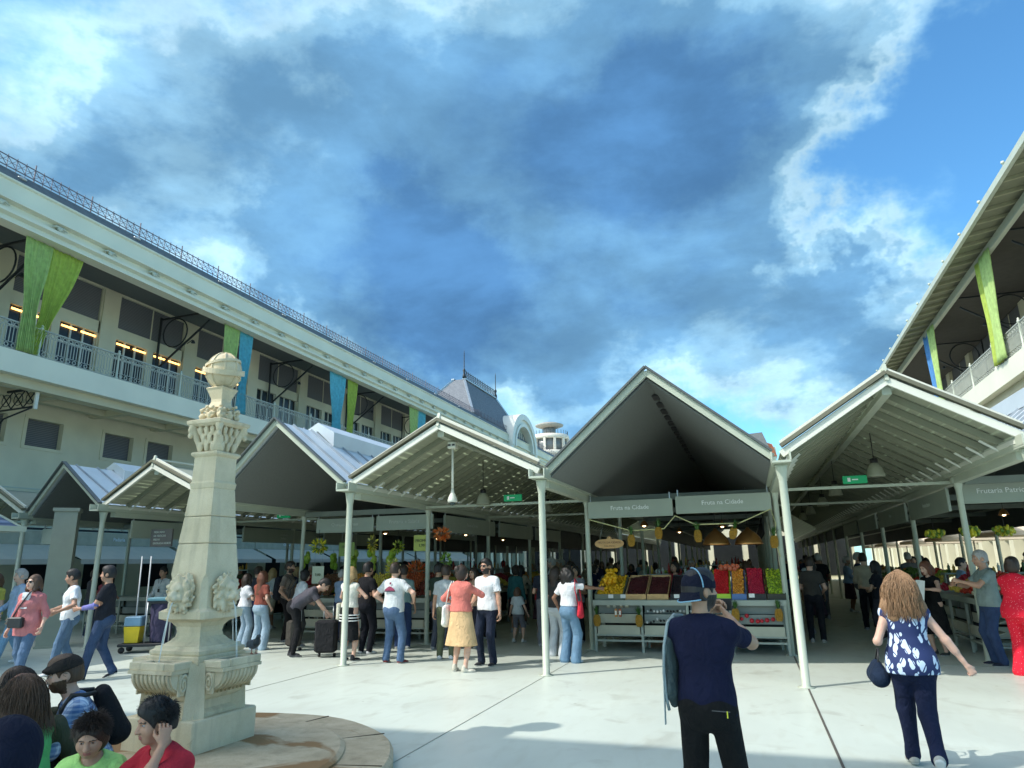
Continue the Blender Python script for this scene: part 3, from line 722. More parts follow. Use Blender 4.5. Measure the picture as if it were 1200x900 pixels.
def sheet_mat():
    """ribbed translucent roofing: opaque slats with thin clear gaps running along the aisle"""
    m, n2, b = new_mat('ribbed_translucent_roofing'); t = node(n2, 'ShaderNodeTexCoord'); sp = node(n2, 'ShaderNodeSeparateXYZ'); n2.links.new(t.outputs['Object'], sp.inputs[0])
    fr = node(n2, 'ShaderNodeMath'); fr.operation = 'MULTIPLY'; fr.inputs[1].default_value = 7.; n2.links.new(sp.outputs[0], fr.inputs[0])
    f2 = node(n2, 'ShaderNodeMath'); f2.operation = 'FRACT'; n2.links.new(fr.outputs[0], f2.inputs[0])
    nz = node(n2, 'ShaderNodeTexNoise'); nz.inputs['Scale'].default_value = 1.6; nz.inputs['Detail'].default_value = 3; n2.links.new(t.outputs['Object'], nz.inputs[0])
    g = node(n2, 'ShaderNodeMath'); g.operation = 'LESS_THAN'; n2.links.new(f2.outputs[0], g.inputs[0]); 
    th = node(n2, 'ShaderNodeMapRange'); th.inputs[1].default_value = .4; th.inputs[2].default_value = .65; th.inputs[3].default_value = 0.02; th.inputs[4].default_value = .30; n2.links.new(nz.outputs[0], th.inputs[0]); n2.links.new(th.outputs[0], g.inputs[1])
    b.inputs['Base Color'].default_value = (*S(158, 161, 140), 1); b.inputs['Roughness'].default_value = .5
    tr = node(n2, 'ShaderNodeBsdfTranslucent'); tr.inputs[0].default_value = (*S(200, 206, 184), 1)
    mf = node(n2, 'ShaderNodeMapRange'); mf.inputs[3].default_value = .10; mf.inputs[4].default_value = .75; n2.links.new(g.outputs[0], mf.inputs[0])
    ms = node(n2, 'ShaderNodeMixShader'); n2.links.new(mf.outputs[0], ms.inputs[0]); n2.links.new(b.outputs[0], ms.inputs[1]); n2.links.new(tr.outputs[0], ms.inputs[2])
    n2.links.new(ms.outputs[0], n2.nodes['Material Output'].inputs[0]); return m
M['sheet'] = sheet_mat()
def floor_mat():
    m, n2, b = new_mat('pale_resin_floor'); t = node(n2, 'ShaderNodeTexCoord')
    def nn(sc, det, dist=0, scv=None):
        n = node(n2, 'ShaderNodeTexNoise'); n.inputs['Scale'].default_value = sc; n.inputs['Detail'].default_value = det; n.inputs['Distortion'].default_value = dist
        if scv:
            mp = node(n2, 'ShaderNodeMapping'); mp.inputs['Scale'].default_value = scv; n2.links.new(t.outputs['Object'], mp.inputs[0]); n2.links.new(mp.outputs[0], n.inputs[0])
        else: n2.links.new(t.outputs['Object'], n.inputs[0])
        return n
    a = nn(.35, 6, .6); c = nn(5., 8, .3, (1, .35, 1)); d = nn(40, 3)
    mx1 = node(n2, 'ShaderNodeMix', data_type='RGBA'); mx1.inputs[6].default_value = (*S(188, 195, 184), 1); mx1.inputs[7].default_value = (*S(201, 209, 197), 1)
    mr = node(n2, 'ShaderNodeMapRange'); mr.inputs[1].default_value = .35; mr.inputs[2].default_value = .65; n2.links.new(a.outputs[0], mr.inputs[0]); n2.links.new(mr.outputs[0], mx1.inputs[0])
    mx2 = node(n2, 'ShaderNodeMix', data_type='RGBA'); mx2.inputs[7].default_value = (*S(178, 181, 166), 1); n2.links.new(mx1.outputs[2], mx2.inputs[6])
    mr2 = node(n2, 'ShaderNodeMapRange'); mr2.inputs[1].default_value = .52; mr2.inputs[2].default_value = .74; mr2.inputs[4].default_value = .45; n2.links.new(c.outputs[0], mr2.inputs[0]); n2.links.new(mr2.outputs[0], mx2.inputs[0])
    n2.links.new(mx2.outputs[2], b.inputs['Base Color'])
    vs = node(n2, 'ShaderNodeTexVoronoi'); vs.inputs['Scale'].default_value = 2.3; n2.links.new(t.outputs['Object'], vs.inputs['Vector'])
    vl = node(n2, 'ShaderNodeMapRange'); vl.inputs[1].default_value = .035; vl.inputs[2].default_value = .055; vl.inputs[3].default_value = .55; vl.inputs[4].default_value = 0; n2.links.new(vs.outputs['Distance'], vl.inputs[0])
    st2 = nn(1.3, 7, 1.2); sr = node(n2, 'ShaderNodeMapRange'); sr.inputs[1].default_value = .58; sr.inputs[2].default_value = .70; sr.inputs[4].default_value = .30; n2.links.new(st2.outputs[0], sr.inputs[0])
    mxa = node(n2, 'ShaderNodeMath'); mxa.operation = 'MAXIMUM'; n2.links.new(vl.outputs[0], mxa.inputs[0]); n2.links.new(sr.outputs[0], mxa.inputs[1])
    mx4 = node(n2, 'ShaderNodeMix', data_type='RGBA'); mx4.inputs[7].default_value = (*S(132, 128, 110), 1); n2.links.new(mx2.outputs[2], mx4.inputs[6]); n2.links.new(mxa.outputs[0], mx4.inputs[0]); n2.links.new(mx4.outputs[2], b.inputs['Base Color'])
    mr3 = node(n2, 'ShaderNodeMapRange'); mr3.inputs[3].default_value = .30; mr3.inputs[4].default_value = .55; n2.links.new(c.outputs[0], mr3.inputs[0]); n2.links.new(mr3.outputs[0], b.inputs['Roughness'])
    bp = node(n2, 'ShaderNodeBump'); bp.inputs['Strength'].default_value = .08; bp.inputs['Distance'].default_value = .01; n2.links.new(d.outputs[0], bp.inputs['Height']); n2.links.new(bp.outputs[0], b.inputs['Normal'])
    return m
def stone_mat(name, c1, c2, stain=None, rough=.8, sc=2.2):
    m, n2, b = new_mat(name); t = node(n2, 'ShaderNodeTexCoord')
    a = node(n2, 'ShaderNodeTexNoise'); a.inputs['Scale'].default_value = sc; a.inputs['Detail'].default_value = 8; a.inputs['Roughness'].default_value = .65; n2.links.new(t.outputs['Object'], a.inputs[0])
    mr = node(n2, 'ShaderNodeMapRange'); mr.inputs[1].default_value = .35; mr.inputs[2].default_value = .68; n2.links.new(a.outputs[0], mr.inputs[0])
    mx1 = node(n2, 'ShaderNodeMix', data_type='RGBA'); mx1.inputs[6].default_value = (*c1, 1); mx1.inputs[7].default_value = (*c2, 1); n2.links.new(mr.outputs[0], mx1.inputs[0])
    g = node(n2, 'ShaderNodeTexNoise'); g.inputs['Scale'].default_value = 160; g.inputs['Detail'].default_value = 3; n2.links.new(t.outputs['Object'], g.inputs[0])
    mx2 = node(n2, 'ShaderNodeMix', data_type='RGBA'); mx2.blend_type = 'OVERLAY'; mx2.inputs[0].default_value = .35; n2.links.new(mx1.outputs[2], mx2.inputs[6]); n2.links.new(g.outputs[0], mx2.inputs[7])
    mp = node(n2, 'ShaderNodeMapping'); mp.inputs['Scale'].default_value = (9, 9, .9); n2.links.new(t.outputs['Object'], mp.inputs[0])
    sk_ = node(n2, 'ShaderNodeTexNoise'); sk_.inputs['Scale'].default_value = 1.; sk_.inputs['Detail'].default_value = 5; n2.links.new(mp.outputs[0], sk_.inputs[0])
    sr_ = node(n2, 'ShaderNodeMapRange'); sr_.inputs[1].default_value = .52; sr_.inputs[2].default_value = .75; sr_.inputs[4].default_value = .45; n2.links.new(sk_.outputs[0], sr_.inputs[0])
    mxs = node(n2, 'ShaderNodeMix', data_type='RGBA'); mxs.inputs[7].default_value = (*[c*.55 for c in c1], 1); n2.links.new(mx2.outputs[2], mxs.inputs[6]); n2.links.new(sr_.outputs[0], mxs.inputs[0])
    outc = mxs.outputs[2]
    if stain:
        s_ = node(n2, 'ShaderNodeTexNoise'); s_.inputs['Scale'].default_value = stain[1]; s_.inputs['Detail'].default_value = 6; s_.inputs['Distortion'].default_value = 1.; n2.links.new(t.outputs['Object'], s_.inputs[0])
        sr = node(n2, 'ShaderNodeMapRange'); sr.inputs[1].default_value = stain[2]; sr.inputs[2].default_value = stain[2]+.05; n2.links.new(s_.outputs[0], sr.inputs[0])
        mx3 = node(n2, 'ShaderNodeMix', data_type='RGBA'); mx3.inputs[7].default_value = (*stain[0], 1); n2.links.new(outc, mx3.inputs[6]); n2.links.new(sr.outputs[0], mx3.inputs[0]); outc = mx3.outputs[2]
    n2.links.new(outc, b.inputs['Base Color']); b.inputs['Roughness'].default_value = rough
    bp = node(n2, 'ShaderNodeBump'); bp.inputs['Strength'].default_value = .35; bp.inputs['Distance'].default_value = .01; n2.links.new(g.outputs[0], bp.inputs['Height']); n2.links.new(bp.outputs[0], b.inputs['Normal'])
    return m
M['granite'] = stone_mat('fountain_granite', S(204, 189, 156), S(228, 214, 184), (S(160, 142, 110), 1.6, .64))
M['plinth'] = stone_mat('worn_plinth_granite', S(178, 160, 130), S(206, 190, 160), (S(146, 112, 72), 1.15, .50), sc=3.)
M['wet'] = pbr('wet_stone', S(60, 48, 38), rough=.15, var=.2)
M['hedge'] = None

# ------------------------------------------------------------------ ground
g = MB(); g.add([(-400, -300, 0), (400, -300, 0), (400, 500, 0), (-400, 500, 0)], [(0, 1, 2, 3)])
tag(g.build('ground', floor_mat()), kind='structure')
sm_ = MB(); 
for u0, w0, w1 in ((.56, 1., 46.),): sm_.box((u0, (w0+w1)/2, .004), (.022, w1-w0, .006))
tag(sm_.build('floor_drain_slot', pbr('slot_steel', (.10, .09, .075), rough=.6)), kind='structure')
sm_ = MB()
for w0 in (13.2, 22., 34.): sm_.box((-5, w0, .0035), (24, .008, .004))
for u0 in (-6.9, -3.14): sm_.box((u0, 20, .0035), (.008, 36, .004))
tag(sm_.build('floor_joint', pbr('joint_filler', S(160, 160, 146), rough=.8)), kind='structure')

# ------------------------------------------------------------------ market pavilions
GUT = {7.2: 10.15, 3.5: 10.4, .54: 10.66, -3.14: 10.9, -6.9: 11.2, -10.5: 11.6, -14.2: 12.4, -17.9: 13.3, -21.4: 14.2}
ZE = 3.04
def post(mb, u, w, h=ZE, r=.052):
    mb.lathe([(.11, 0), (.11, .012), (.062, .014), (.062, .03), (r, .034), (r, h-.22), (r+.005, h-.2), (.085, h-.05), (.10, h)], (u, w, 0), 14)
def dark_pavilion(a, b, zr, wend, label, postspec, vent0=1.4):
    wa, wb = GUT[a], GUT[b]; c = (a+b)/2; wc = (wa+wb)/2-.12
    root = empty('market_pavilion', (c, wc, 0), 0, label, 'pavilion', 'grey gabled stall pavilions of the market'); ox, oy = -c, -wc
    T = lambda x, y, z: (x+ox, y+oy, z)
    e = .10
    # roof sheets, their soffit and fascia: real thickness
    for side, (x, wf) in enumerate(((a, wa), (b, wb))):
        xi = x+(e if x < c else -e); m = MB(); z0 = ZE+.10; z1 = zr+.10
        P = [T(xi, wf, z0), T(c, wc, z1), T(c, wend, z1), T(xi, wend, z0)]
        V = P+[(p[0], p[1]+.02, p[2]-.07) for p in P]
        m.add(V, [(0, 3, 2, 1), (4, 5, 6, 7), (0, 4, 7, 3), (2, 6, 5, 1), (3, 7, 6, 2), (0, 1, 5, 4)], 0)
        n = int((wend-wf)/.62)
        for k in range(1, n):
            y = wf+k*.62; m.bar(T(xi, y, z0+.015), T(c, y, z1+.015), .03, .05, 1)
        m.build('roof_panel', [M['zinc'], M['seam']], root)
        m = MB(); P = [T(xi, wf+.12, z0-.10), T(c, wc+.12, z1-.10), T(c, wend-.05, z1-.10), T(xi, wend-.05, z0-.10)]
        V = P+[(p[0], p[1], p[2]-.03) for p in P]; m.add(V, [(0, 3, 2, 1), (4, 5, 6, 7), (0, 4, 7, 3), (2, 6, 5, 1), (3, 7, 6, 2), (0, 1, 5, 4)], 0)
        m.build('soffit', M['char'], root)
        m = MB(); m.bar(T(xi, wf-.0, z0-.03), T(c, wc-.0, z1-.03), .05, .10, 0); m.bar(T(xi, wf-.04, z0+.055), T(c, wc-.04, z1+.055), .10, .03, 1)
        m.build('rake_trim', [M['grnwhite'], pbr('dark_flashing', S(78, 84, 84), rough=.5)], root)
    m = MB(); v0 = wc+vent0; hw = .42; zt = zr+.10
    m.prism([(-hw, zt-.33), (-hw, zt-.02), (0, zt+.22), (hw, zt-.02), (hw, zt-.33), (0, zt+.03)], v0+oy, wend-1+oy); 
    m.build('ridge_vent', M['zinc'], root)
    m = MB(); 
    for k in range(14): m.box((0, wc+1.2+k*.62+oy, zr-.075), (.11, .34, .03))
    tag(m.build('ridge_grille', pbr('vent_grille', (.035, .035, .035), rough=.6), root), kind=None)
    for x, wf in ((a, wa), (b, wb)):
        m = MB(); y0, y1 = wf-.28, wend; yc = (y0+y1)/2+oy; X_ = x+ox
        m.box((X_, yc, ZE-.03), (.26, y1-y0, .03)); 
        for s_ in (-1, 1): m.box((X_+s_*.125, yc, ZE+.045), (.02, y1-y0, .13))
        m.box((X_, (wf+.25+y1)/2+oy, ZE-.10), (.13, y1-wf-.25, .12))
        m.build('gutter', M['grnwhite'], root)
    for x, wf in ((a, wa), (b, wb)):
        if x not in postspec: continue
        w = wf; k = 0
        while w < wend-1 and k < 12:
            m = MB(); post(m, 0, 0, ZE-.05, .056 if k == 0 else .05); o = m.build('post', M['grnwhite'], root); o.location = T(x, w, 0)
            w = (w+3.35) if k == 0 else w+3.9; k += 1
    for x, wf in ((a, wa), (b, wb)):
        m = MB(); y0, y1 = wf+(12 if x > c else 15), wend-.3; m.box((x+ox+(.09 if x < c else -.09), (y0+y1)/2+oy, 2.70), (.04, y1-y0, .56)); m.build('added_dark_band', pbr('charcoal_dark_band', S(70, 74, 72), rough=.7), root)  # dark boards added to hide the bright walls and keep the depth dark
    # rear gable beam and cross beams above the signs
    for yy in (wc+3.6, wc+7.5, wc+11.4, wc+15.3, wc+19.2):
        if yy < wend:
            m = MB(); m.bar(T(a+.1, yy, ZE-.12), T(b-.1, yy, ZE-.12), .08, .12); m.build('cross_beam', pbr('grey_green_beam', S(120, 128, 118), rough=.6), root)
    return root
def aisle_canopy(a, b, zr, wend, label, sp=.58, rods=(14.2,)):
    wa, wb = GUT[a], GUT[b]; c = (a+b)/2; wc = (wa+wb)/2-.05
    root = empty('aisle_canopy', (c, wc, 0), 0, label, 'canopy', 'translucent gabled canopies over the aisles'); ox, oy = -c, -wc
    T = lambda x, y, z: (x+ox, y+oy, z); e = .02
    for x, wf in ((a, wa), (b, wb)):
        s_ = 1 if x < c else -1; xi = x+s_*e; z0 = ZE+.17; z1 = zr+.10
        m = MB(); P = [T(xi, wf-.02, z0), T(c, wc-.02, z1), T(c, wend, z1), T(xi, wend, z0)]
        V = P+[(p[0], p[1], p[2]-.02) for p in P]; m.add(V, [(0, 3, 2, 1), (4, 5, 6, 7), (0, 4, 7, 3), (2, 6, 5, 1), (3, 7, 6, 2), (0, 1, 5, 4)], 0)
        m.build('roof_sheet', M['sheet'], root)
        m = MB(); m.bar(T(xi, wf-.05, z0-.075), T(c, wc-.05, z1-.075), .05, .10, 0); m.bar(T(xi, wf-.06, z0+.045), T(c, wc-.06, z1+.045), .12, .05, 1); m.bar(T(xi, wf-.02, z0+.10), T(c, wc-.02, z1+.10), .04, .05, 0)
        m.build('rake_trim', [M['white'], pbr('bronze_flashing', S(104, 102, 84), rough=.5)], root)
        n = min(47, int((wend-wf)/sp))
        for k in range(1, n):
            y0 = wf+k*sp; y1 = wc+k*sp; m = MB(); m.bar(T(xi+s_*.03, y0, z0-.075), T(c, y1, z1-.075), .055, .09); m.build('rafter', M['raf'], root)
        m = MB(); m.bar(T(xi+s_*.10, wf-.02, z0-.12), T(xi+s_*.10, wend, z0-.08), .05, .06); 
        for k in range(1, n, 1): m.bar(T(xi+s_*.05, wf+k*sp, z0-.20), T(xi+s_*.30, wf+k*sp+.10, z0+.02), .03, .03)
        m.build('eaves_purlin', M['white'], root)
    m = MB(); m.box((0, (wend+wc+.05)/2+oy, zr-.07), (.12, wend-wc-.05, .16)); m.box((-.07, (wend+wc)/2+oy, zr-.02), (.03, wend-wc, .10)); m.box((.07, (wend+wc)/2+oy, zr-.02), (.03, wend-wc, .10))
    m.build('ridge_beam', M['grnwhite'], root)
    m = MB(); m.bar((0, -.08, zr+.02), (0, -.02, zr+.26), .05, .05); m.bar((0, -.04, zr+.18), (0, 1.2, zr+.20), .10, .03); m.build('ridge_cap', M['grnwhite'], root)
    for r in rods:
        m = MB(); m.bar(T(a, r, ZE-.12), T(b, r+.05, ZE-.12), .035, .05); m.build('tie_bar', M['grnwhite'], root)
    return root
M['raf'] = pbr('grey_green_rafter', S(134, 137, 118), rough=.6, var=.06)
dark_pavilion(.54, -3.14, 4.50, 46, 'largest dark-lined gabled pavilion in the centre over the fruit stall', (.54, -3.14)) if False else None
D1 = dark_pavilion(-3.14, .54, 4.50, 60, 'dark-lined gabled pavilion in the centre over the big fruit stall', (-3.14, .54))
D2 = dark_pavilion(-10.5, -6.9, 4.40, 58, 'dark-lined gabled pavilion just right of the stone fountain, bright zinc roof side', (-10.5, -6.9))
D3 = dark_pavilion(-17.9, -14.2, 4.16, 56, 'small dark-lined gabled pavilion at the far left behind the walking people', (-17.9, -14.2))
D0 = dark_pavilion(3.5, 7.2, 4.50, 60, 'dark-lined pavilion on the right edge, mostly outside the picture', (3.5, 7.2))
T0 = aisle_canopy(.54, 3.5, 4.02, 60, 'translucent ribbed canopy over the right aisle', sp=.62, rods=(13.9, 17.9))
T1 = aisle_canopy(-6.9, -3.14, 4.02, 58, 'translucent ribbed canopy with a hanging camera, left of the centre pavilion', rods=(14.3, 18.3))
T2 = aisle_canopy(-14.2, -10.5, 3.86, 56, 'translucent ribbed canopy directly left of the stone fountain', rods=(16.2,))
T3 = aisle_canopy(-21.4, -17.9, 3.80, 50, 'translucent ribbed canopy at the left edge of the market', rods=())

# ------------------------------------------------------------------ gallery buildings on both sides
def railing_panel(L_):
    """balusters between two rows of rings, along +Y, length L_"""
    m = MB(); n = max(3, int(round(L_/.235))); st = L_/n
    m.box((0, L_/2, 1.02), (.07, L_, .04)); m.box((0, L_/2, .06), (.04, L_, .025)); m.box((0, L_/2, .27), (.018, L_, .015)); m.box((0, L_/2, .80), (.018, L_, .015))
    for k in range(n):
        y = (k+.5)*st
        for zc_, r in ((.91, .085), (.165, .078)):
            V = []; F = []; q = 12
            for i in range(q):
                t = 2*PI*i/q
                for rr, xx in ((r, -.012), (r, .012), (r-.024, .012), (r-.024, -.012)): V.append((xx, y+rr*math.cos(t), zc_+rr*math.sin(t)))
            for i in range(q):
                j = (i+1) % q
                for c_ in range(4): d_ = (c_+1) % 4; F.append((i*4+c_, i*4+d_, j*4+d_, j*4+c_))
            m.add(V, F)
        for yy in (y-st*.25, y+st*.25): m.box((0, yy, .53), (.022, .022, .53))
        m.box((0, y+st*.5, .91), (.014, .014, .2))
    return m
def gallery(U, sg, w0, w1, label, left):
    """sg=-1: building lies towards -X. local x = depth into the building * sg"""
    root = empty('gallery_building', (U, 24, 0), 0 if left else -math.radians(.9), label, 'building'); D = lambda d, w, z: (sg*d, w-24, z)
    def bx(m, d0, d1, wa, wb, z0, z1, k=0): m.box((sg*(d0+d1)/2, (wa+wb)/2-24, (z0+z1)/2), (abs(d1-d0), wb-wa, z1-z0), k)
    m = MB(); bx(m, 0, 3.6, w0, w1, 8.16, 8.95); m.build('gallery_slab', M['mint'], root)
    m = MB(); bx(m, .35, .75, w0, w1, 7.86, 8.157); bx(m, 2.1, 2.4, w0, w1, 7.90, 8.157)
    w = w0+1.6
    while w < w1: bx(m, .75, 2.1, w, w+.3, 7.90, 8.157); bx(m, 2.4, 2.99, w, w+.3, 7.9, 8.157); w += 3.25
    m.build('slab_beams', M['creamdk'], root)
    # lower wall with mezzanine windows and shop openings
    m = MB(); zs = 2.95
    pit = 5.75; w = 16.5-pit*2 if left else w0+1
    wins = []
    k = 0; ww = w
    while ww < w1-4: wins.append((ww, ww+1.5)); wins.append((ww+2.3, ww+3.8)); ww += pit
    prev = w0
    bx(m, 3.0, 3.6, w0, w1, zs, 6.36); bx(m, 3.0, 3.6, w0, w1, 7.42, 8.157)
    for a_, b_ in wins: bx(m, 3.0, 3.6, prev, a_, 6.36, 7.42); prev = b_
    bx(m, 3.0, 3.6, prev, w1, 6.36, 7.42)
    ww = w-.9
    while ww < w1: bx(m, 2.95, 3.6, max(w0, ww), ww+.7, 0, zs-.003); ww += pit/2
    bx(m, 3.4, 3.62, w0, w1, 0, .9)
    m.build('ground_floor_wall', M['cream'], root)
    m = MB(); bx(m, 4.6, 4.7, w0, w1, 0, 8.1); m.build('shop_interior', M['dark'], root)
    for a_, b_ in wins:
        if left and not (9 < a_ < 62): continue
        m = MB(); t = .07
        bx(m, 2.96, 3.0, a_-t-.06, b_+t+.06, 7.42, 7.55); bx(m, 2.96, 3.0, a_-t-.06, b_+t+.06, 6.24, 6.36); bx(m, 2.97, 3.0, a_-.14, a_, 6.36, 7.42); bx(m, 2.97, 3.0, b_, b_+.14, 6.36, 7.42)
        f = m.build('window', M['cream'], root)
        m = MB(); bx(m, 3.22, 3.26, a_, b_, 6.36, 7.42); m.build('louvre', M['louvre'], f)
    # upper wall
    m = MB(); bx(m, 3.5, 3.9, w0, w1, 13.95, 14.3); bx(m, 3.5, 3.9, w0, w1, 11.86, 12.4)
    dbl = []; q = 22.6-4.87*3 if left else w0+.8
    while q < w1-4: dbl.append((q, q+3.9)); q += 4.87
    prev = w0
    for a_, b_ in dbl:
        bx(m, 3.5, 3.9, prev, a_, 8.95, 13.947); bx(m, 3.42, 3.5, prev+.06, a_-.06, 8.95, 13.94); bx(m, 3.5, 3.9, (a_+b_)/2-.18, (a_+b_)/2+.18, 8.95, 11.86); prev = b_
    bx(m, 3.5, 3.9, prev, w1, 8.95, 13.947)
    m.build('gallery_wall', M['cream'], root)
    for a_, b_ in dbl:
        if left and not (12 < a_ < 66): continue
        if not left and not (18 < a_ < 62): continue
        m = MB(); bx(m, 3.6, 3.65, a_, b_, 12.4, 13.947); bx(m, 3.58, 3.6, (a_+b_)/2-.03, (a_+b_)/2+.03, 12.4, 13.94, 1); m.build('transom_louvre', [M['louvre'], M['cream']], root)
        c_ = (a_+b_)/2
        for x0, x1 in ((a_, c_-.18), (c_+.18, b_)):
            m = MB(); bx(m, 3.66, 3.70, x0, x1, 8.95, 11.86, 0)
            for i in range(4): xx = x0+(x1-x0)*i/3; bx(m, 3.60, 3.66, max(x0, xx-.035), min(x1, xx+.035), 8.95, 11.86, 1)
            bx(m, 3.60, 3.655, x0, x1, 11.0, 11.06, 1); bx(m, 3.6, 3.655, x0, x1, 9.7, 9.75, 1)
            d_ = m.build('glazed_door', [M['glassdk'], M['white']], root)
            if left and a_ < 29:
                for i in range(2):
                    n = MB(); xx = x0+.12+i*.92; bx(n, 3.58, 3.595, xx, xx+.72, 11.66, 11.74); n.build('light_strip', M['orange'], d_)
    if left:
        m = MB(); bx(m, .1, 3.6, w0, w1, 14.05, 14.15); m.build('gallery_ceiling', M['char'], root)
        m = MB(); P = [(-.30, 13.15), (-.30, 13.24), (-.16, 13.27), (-.16, 13.40), (-.34, 13.46), (-.34, 13.58), (-.18, 13.61), (-.18, 13.82), (-.42, 13.86), (-.42, 13.96), (-.22, 14.02), (-.22, 14.60), (-.30, 14.64), (-.30, 14.70), (.25, 14.70), (.25, 13.15)]
        m.prism([(sg*-x if False else sg*x, z) for x, z in P], w0-24, w1-24); o = m.build('eaves_cornice', M['mint'], root)
        q = 10.
        m = MB(); m.ball((0, 0, 0), .11, 10, sc=(.6, 1., 1)); m.tube([(0, -.3, -.02), (0, -.12, .06), (0, 0, .0), (0, .12, .06), (0, .3, -.02)], [.02, .05, .06, .05, .02], 6); ro = m.build('cornice_rosette', M['grnwhite'], root); first = True
        while q < 70:
            o = ro if first else ro.copy()
            if not first: COL.objects.link(o)
            first = False; o.location = D(-.30, q, 13.71); q += 2.15
        m = MB(); m.prism([(sg*x, z) for x, z in ((-.24, 14.70), (-.2, 14.76), (.06, 15.16), (.16, 15.22), (6., 15.6), (6., 14.9), (.3, 14.70))], w0-24, w1-24); m.build('slate_roof', pbr('slate_band', S(92, 98, 100), rough=.6, var=.2, scale=5), root)
        m = MB(); q = w0; n = 0
        x_ = .06; zb = 15.20
        m.bar(D(x_, w0, zb+.05), D(x_, w1, zb+.05), .03, .03); m.bar(D(x_, w0, zb+.42), D(x_, w1, zb+.42), .03, .03); m.bar(D(x_, w0, zb+.235), D(x_, w1, zb+.235), .012, .012)
        while q < min(w1, 60):
            big_ = n % 7 == 0
            m.bar(D(x_, q, zb-.1), D(x_, q, zb+(.62 if big_ else .50)), .035 if big_ else .018, .035 if big_ else .018)
            m.bar(D(x_, q, zb+.07), D(x_, q+.33, zb+.40), .016, .016); m.bar(D(x_, q+.33, zb+.07), D(x_, q, zb+.40), .016, .016); q += .33; n += 1
        while q < w1: m.bar(D(x_, q, zb-.1), D(x_, q, zb+.55), .03, .03); m.bar(D(x_, q, zb+.07), D(x_, q+.9, zb+.40), .02, .02); q += .9
        m.build('roof_cresting', pbr('cresting_iron', S(112, 104, 110), rough=.6), root)
        for q in np.arange(15, 60, 4.9): m = MB(); m.ball(D(-.08, q, 14.98), .11, 8, sc=(1, 1.6, .6)); m.build('roof_vent', M['steel'], root)
    else:
        m = MB(); m.prism([(sg*x, z) for x, z in ((-1.0, 13.62), (-1.0, 13.70), (4.2, 14.5), (4.2, 14.38))], w0-24, w1-24); m.build('roof', pbr('right_roof_boards', S(120, 122, 100), rough=.7, var=.1), root)
        m = MB(); bx(m, -1.14, -1.0, w0, w1, 13.52, 13.76); m.build('eaves_gutter', M['grnwhite'], root)
        m = MB(); q = w0
        while q < w1: m.bar(D(-.98, q, 13.56), D(3.4, q, 14.22), .10, .12); q += 1.05
        m.build('rafters', pbr('eaves_rafter', S(150, 150, 122), rough=.7), root)
        m = MB(); bx(m, -.05, .13, w0, w1, 13.28, 13.60); m.build('wall_plate', M['grnwhite'], root)
        m = MB(); bx(m, .2, 3.5, w0, w1, 13.66, 13.70); m.build('gallery_ceiling', pbr('dark_ceiling_boards', S(70, 66, 60), rough=.8), root)
        q = w0+.45
        while q < 60:
            m = MB(); m.bar(D(-1.05, q, 13.7), D(-1.05, q, 13.95), .03, .03); m.ball(D(-1.05, q, 13.97), .07, 6); m.build('gutter_finial', M['grnwhite'], root); q += 2.7
    # railing: posts and panels
    q = 16.7-3.25*2 if left else 19.; proto = None; n = 0
    wend_ = 62 if left else 60
    while q < wend_:
        m = MB(); m.lathe([(.07, 0), (.07, .10), (.045, .12), (.04, 1.0), (.065, 1.03), (.065, 1.09), (.03, 1.12), (.05, 1.17), (.0, 1.22)], (0, 0, 0), 10)
        o = m.build('railing_post', M['grnwhite'], root); o.location = D(.12, q, 8.95)
        if proto is None: proto = railing_panel(3.1).build('railing_panel', M['railiron'], root); p = proto
        else: p = proto.copy(); COL.objects.link(p)
        p.location = D(.12, q+.075, 8.95); q += 3.25
    # cast brackets: ring in a triangle, fixed to the wall, reaching out under the eaves
    for q in ((16.4, 24.8, 33.2, 41.7, 50.2) if left else (28.5, 36., 44.)):
        m = MB(); m.bar(D(3.3, q, 10.9), D(3.3, q, 13.6), .09, .07); m.bar(D(3.3, q, 10.95), D(.35, q, 13.1), .07, .07, 0, (0, 1, 0)); m.bar(D(3.3, q, 13.5), D(.2, q, 13.55), .07, .07)
        pts = [D(2.35+.72*math.cos(t), q, 12.72+.72*math.sin(t)) for t in np.linspace(0, 2*PI, 22)]; m.tube(pts, .035, 6, caps=False); m.ball(D(3.3, q, 10.85), .09, 8)
        m.build('cast_bracket', M['iron'], root)
        m = MB(); m.tube([D(1.6, q+.05, 12.1), D(1.3, q+.05, 12.25)], .02, 5); m.lathe([(.04, .12), (.10, 0), (.10, -.02)], D(1.25, q+.05, 12.1), 10); m.build('spotlight', M['iron'], root)
    # lattice brackets under the slab
    for q in ((17.25,) if left else (37.7,)):
        m = MB(); d0, d1 = (.6, 3.0) if left else (1.2, 3.2); zt, zb = 8.0, 7.35
        if not left: zt, zb = 8.1, 7.4
        m.bar(D(d0, q, zt), D(d1, q, zt), .07, .08); m.bar(D(d0, q, zb), D(d1, q, zb-.05), .06, .05); m.bar(D(d0, q, zt+.08), D(d0, q, zb-.1), .12, .07, 1)
        n = 4
        for i in range(n):
            x0 = d0+(d1-d0)*i/n; x1 = d0+(d1-d0)*(i+1)/n; m.bar(D(x0, q, zb), D(x1, q, zt), .03, .03); m.bar(D(x1, q, zb), D(x0, q, zt), .03, .03)
            cc = (x0+x1)/2; m.tube([D(cc+.22*math.cos(t), q, (zt+zb)/2+.22*math.sin(t)) for t in np.linspace(0, 2*PI, 14)], .015, 5, caps=False)
        m.tube([D(d0+.1, q, zb-.02), D((d0+d1)/2+.3, q, zb-.35), D(d1, q, zb-1.4)], .035, 6)
        m.build('lattice_bracket', [M['iron'] if left else pbr('bronze_iron', S(110, 108, 84), rough=.6), M['white']], root)
    return root
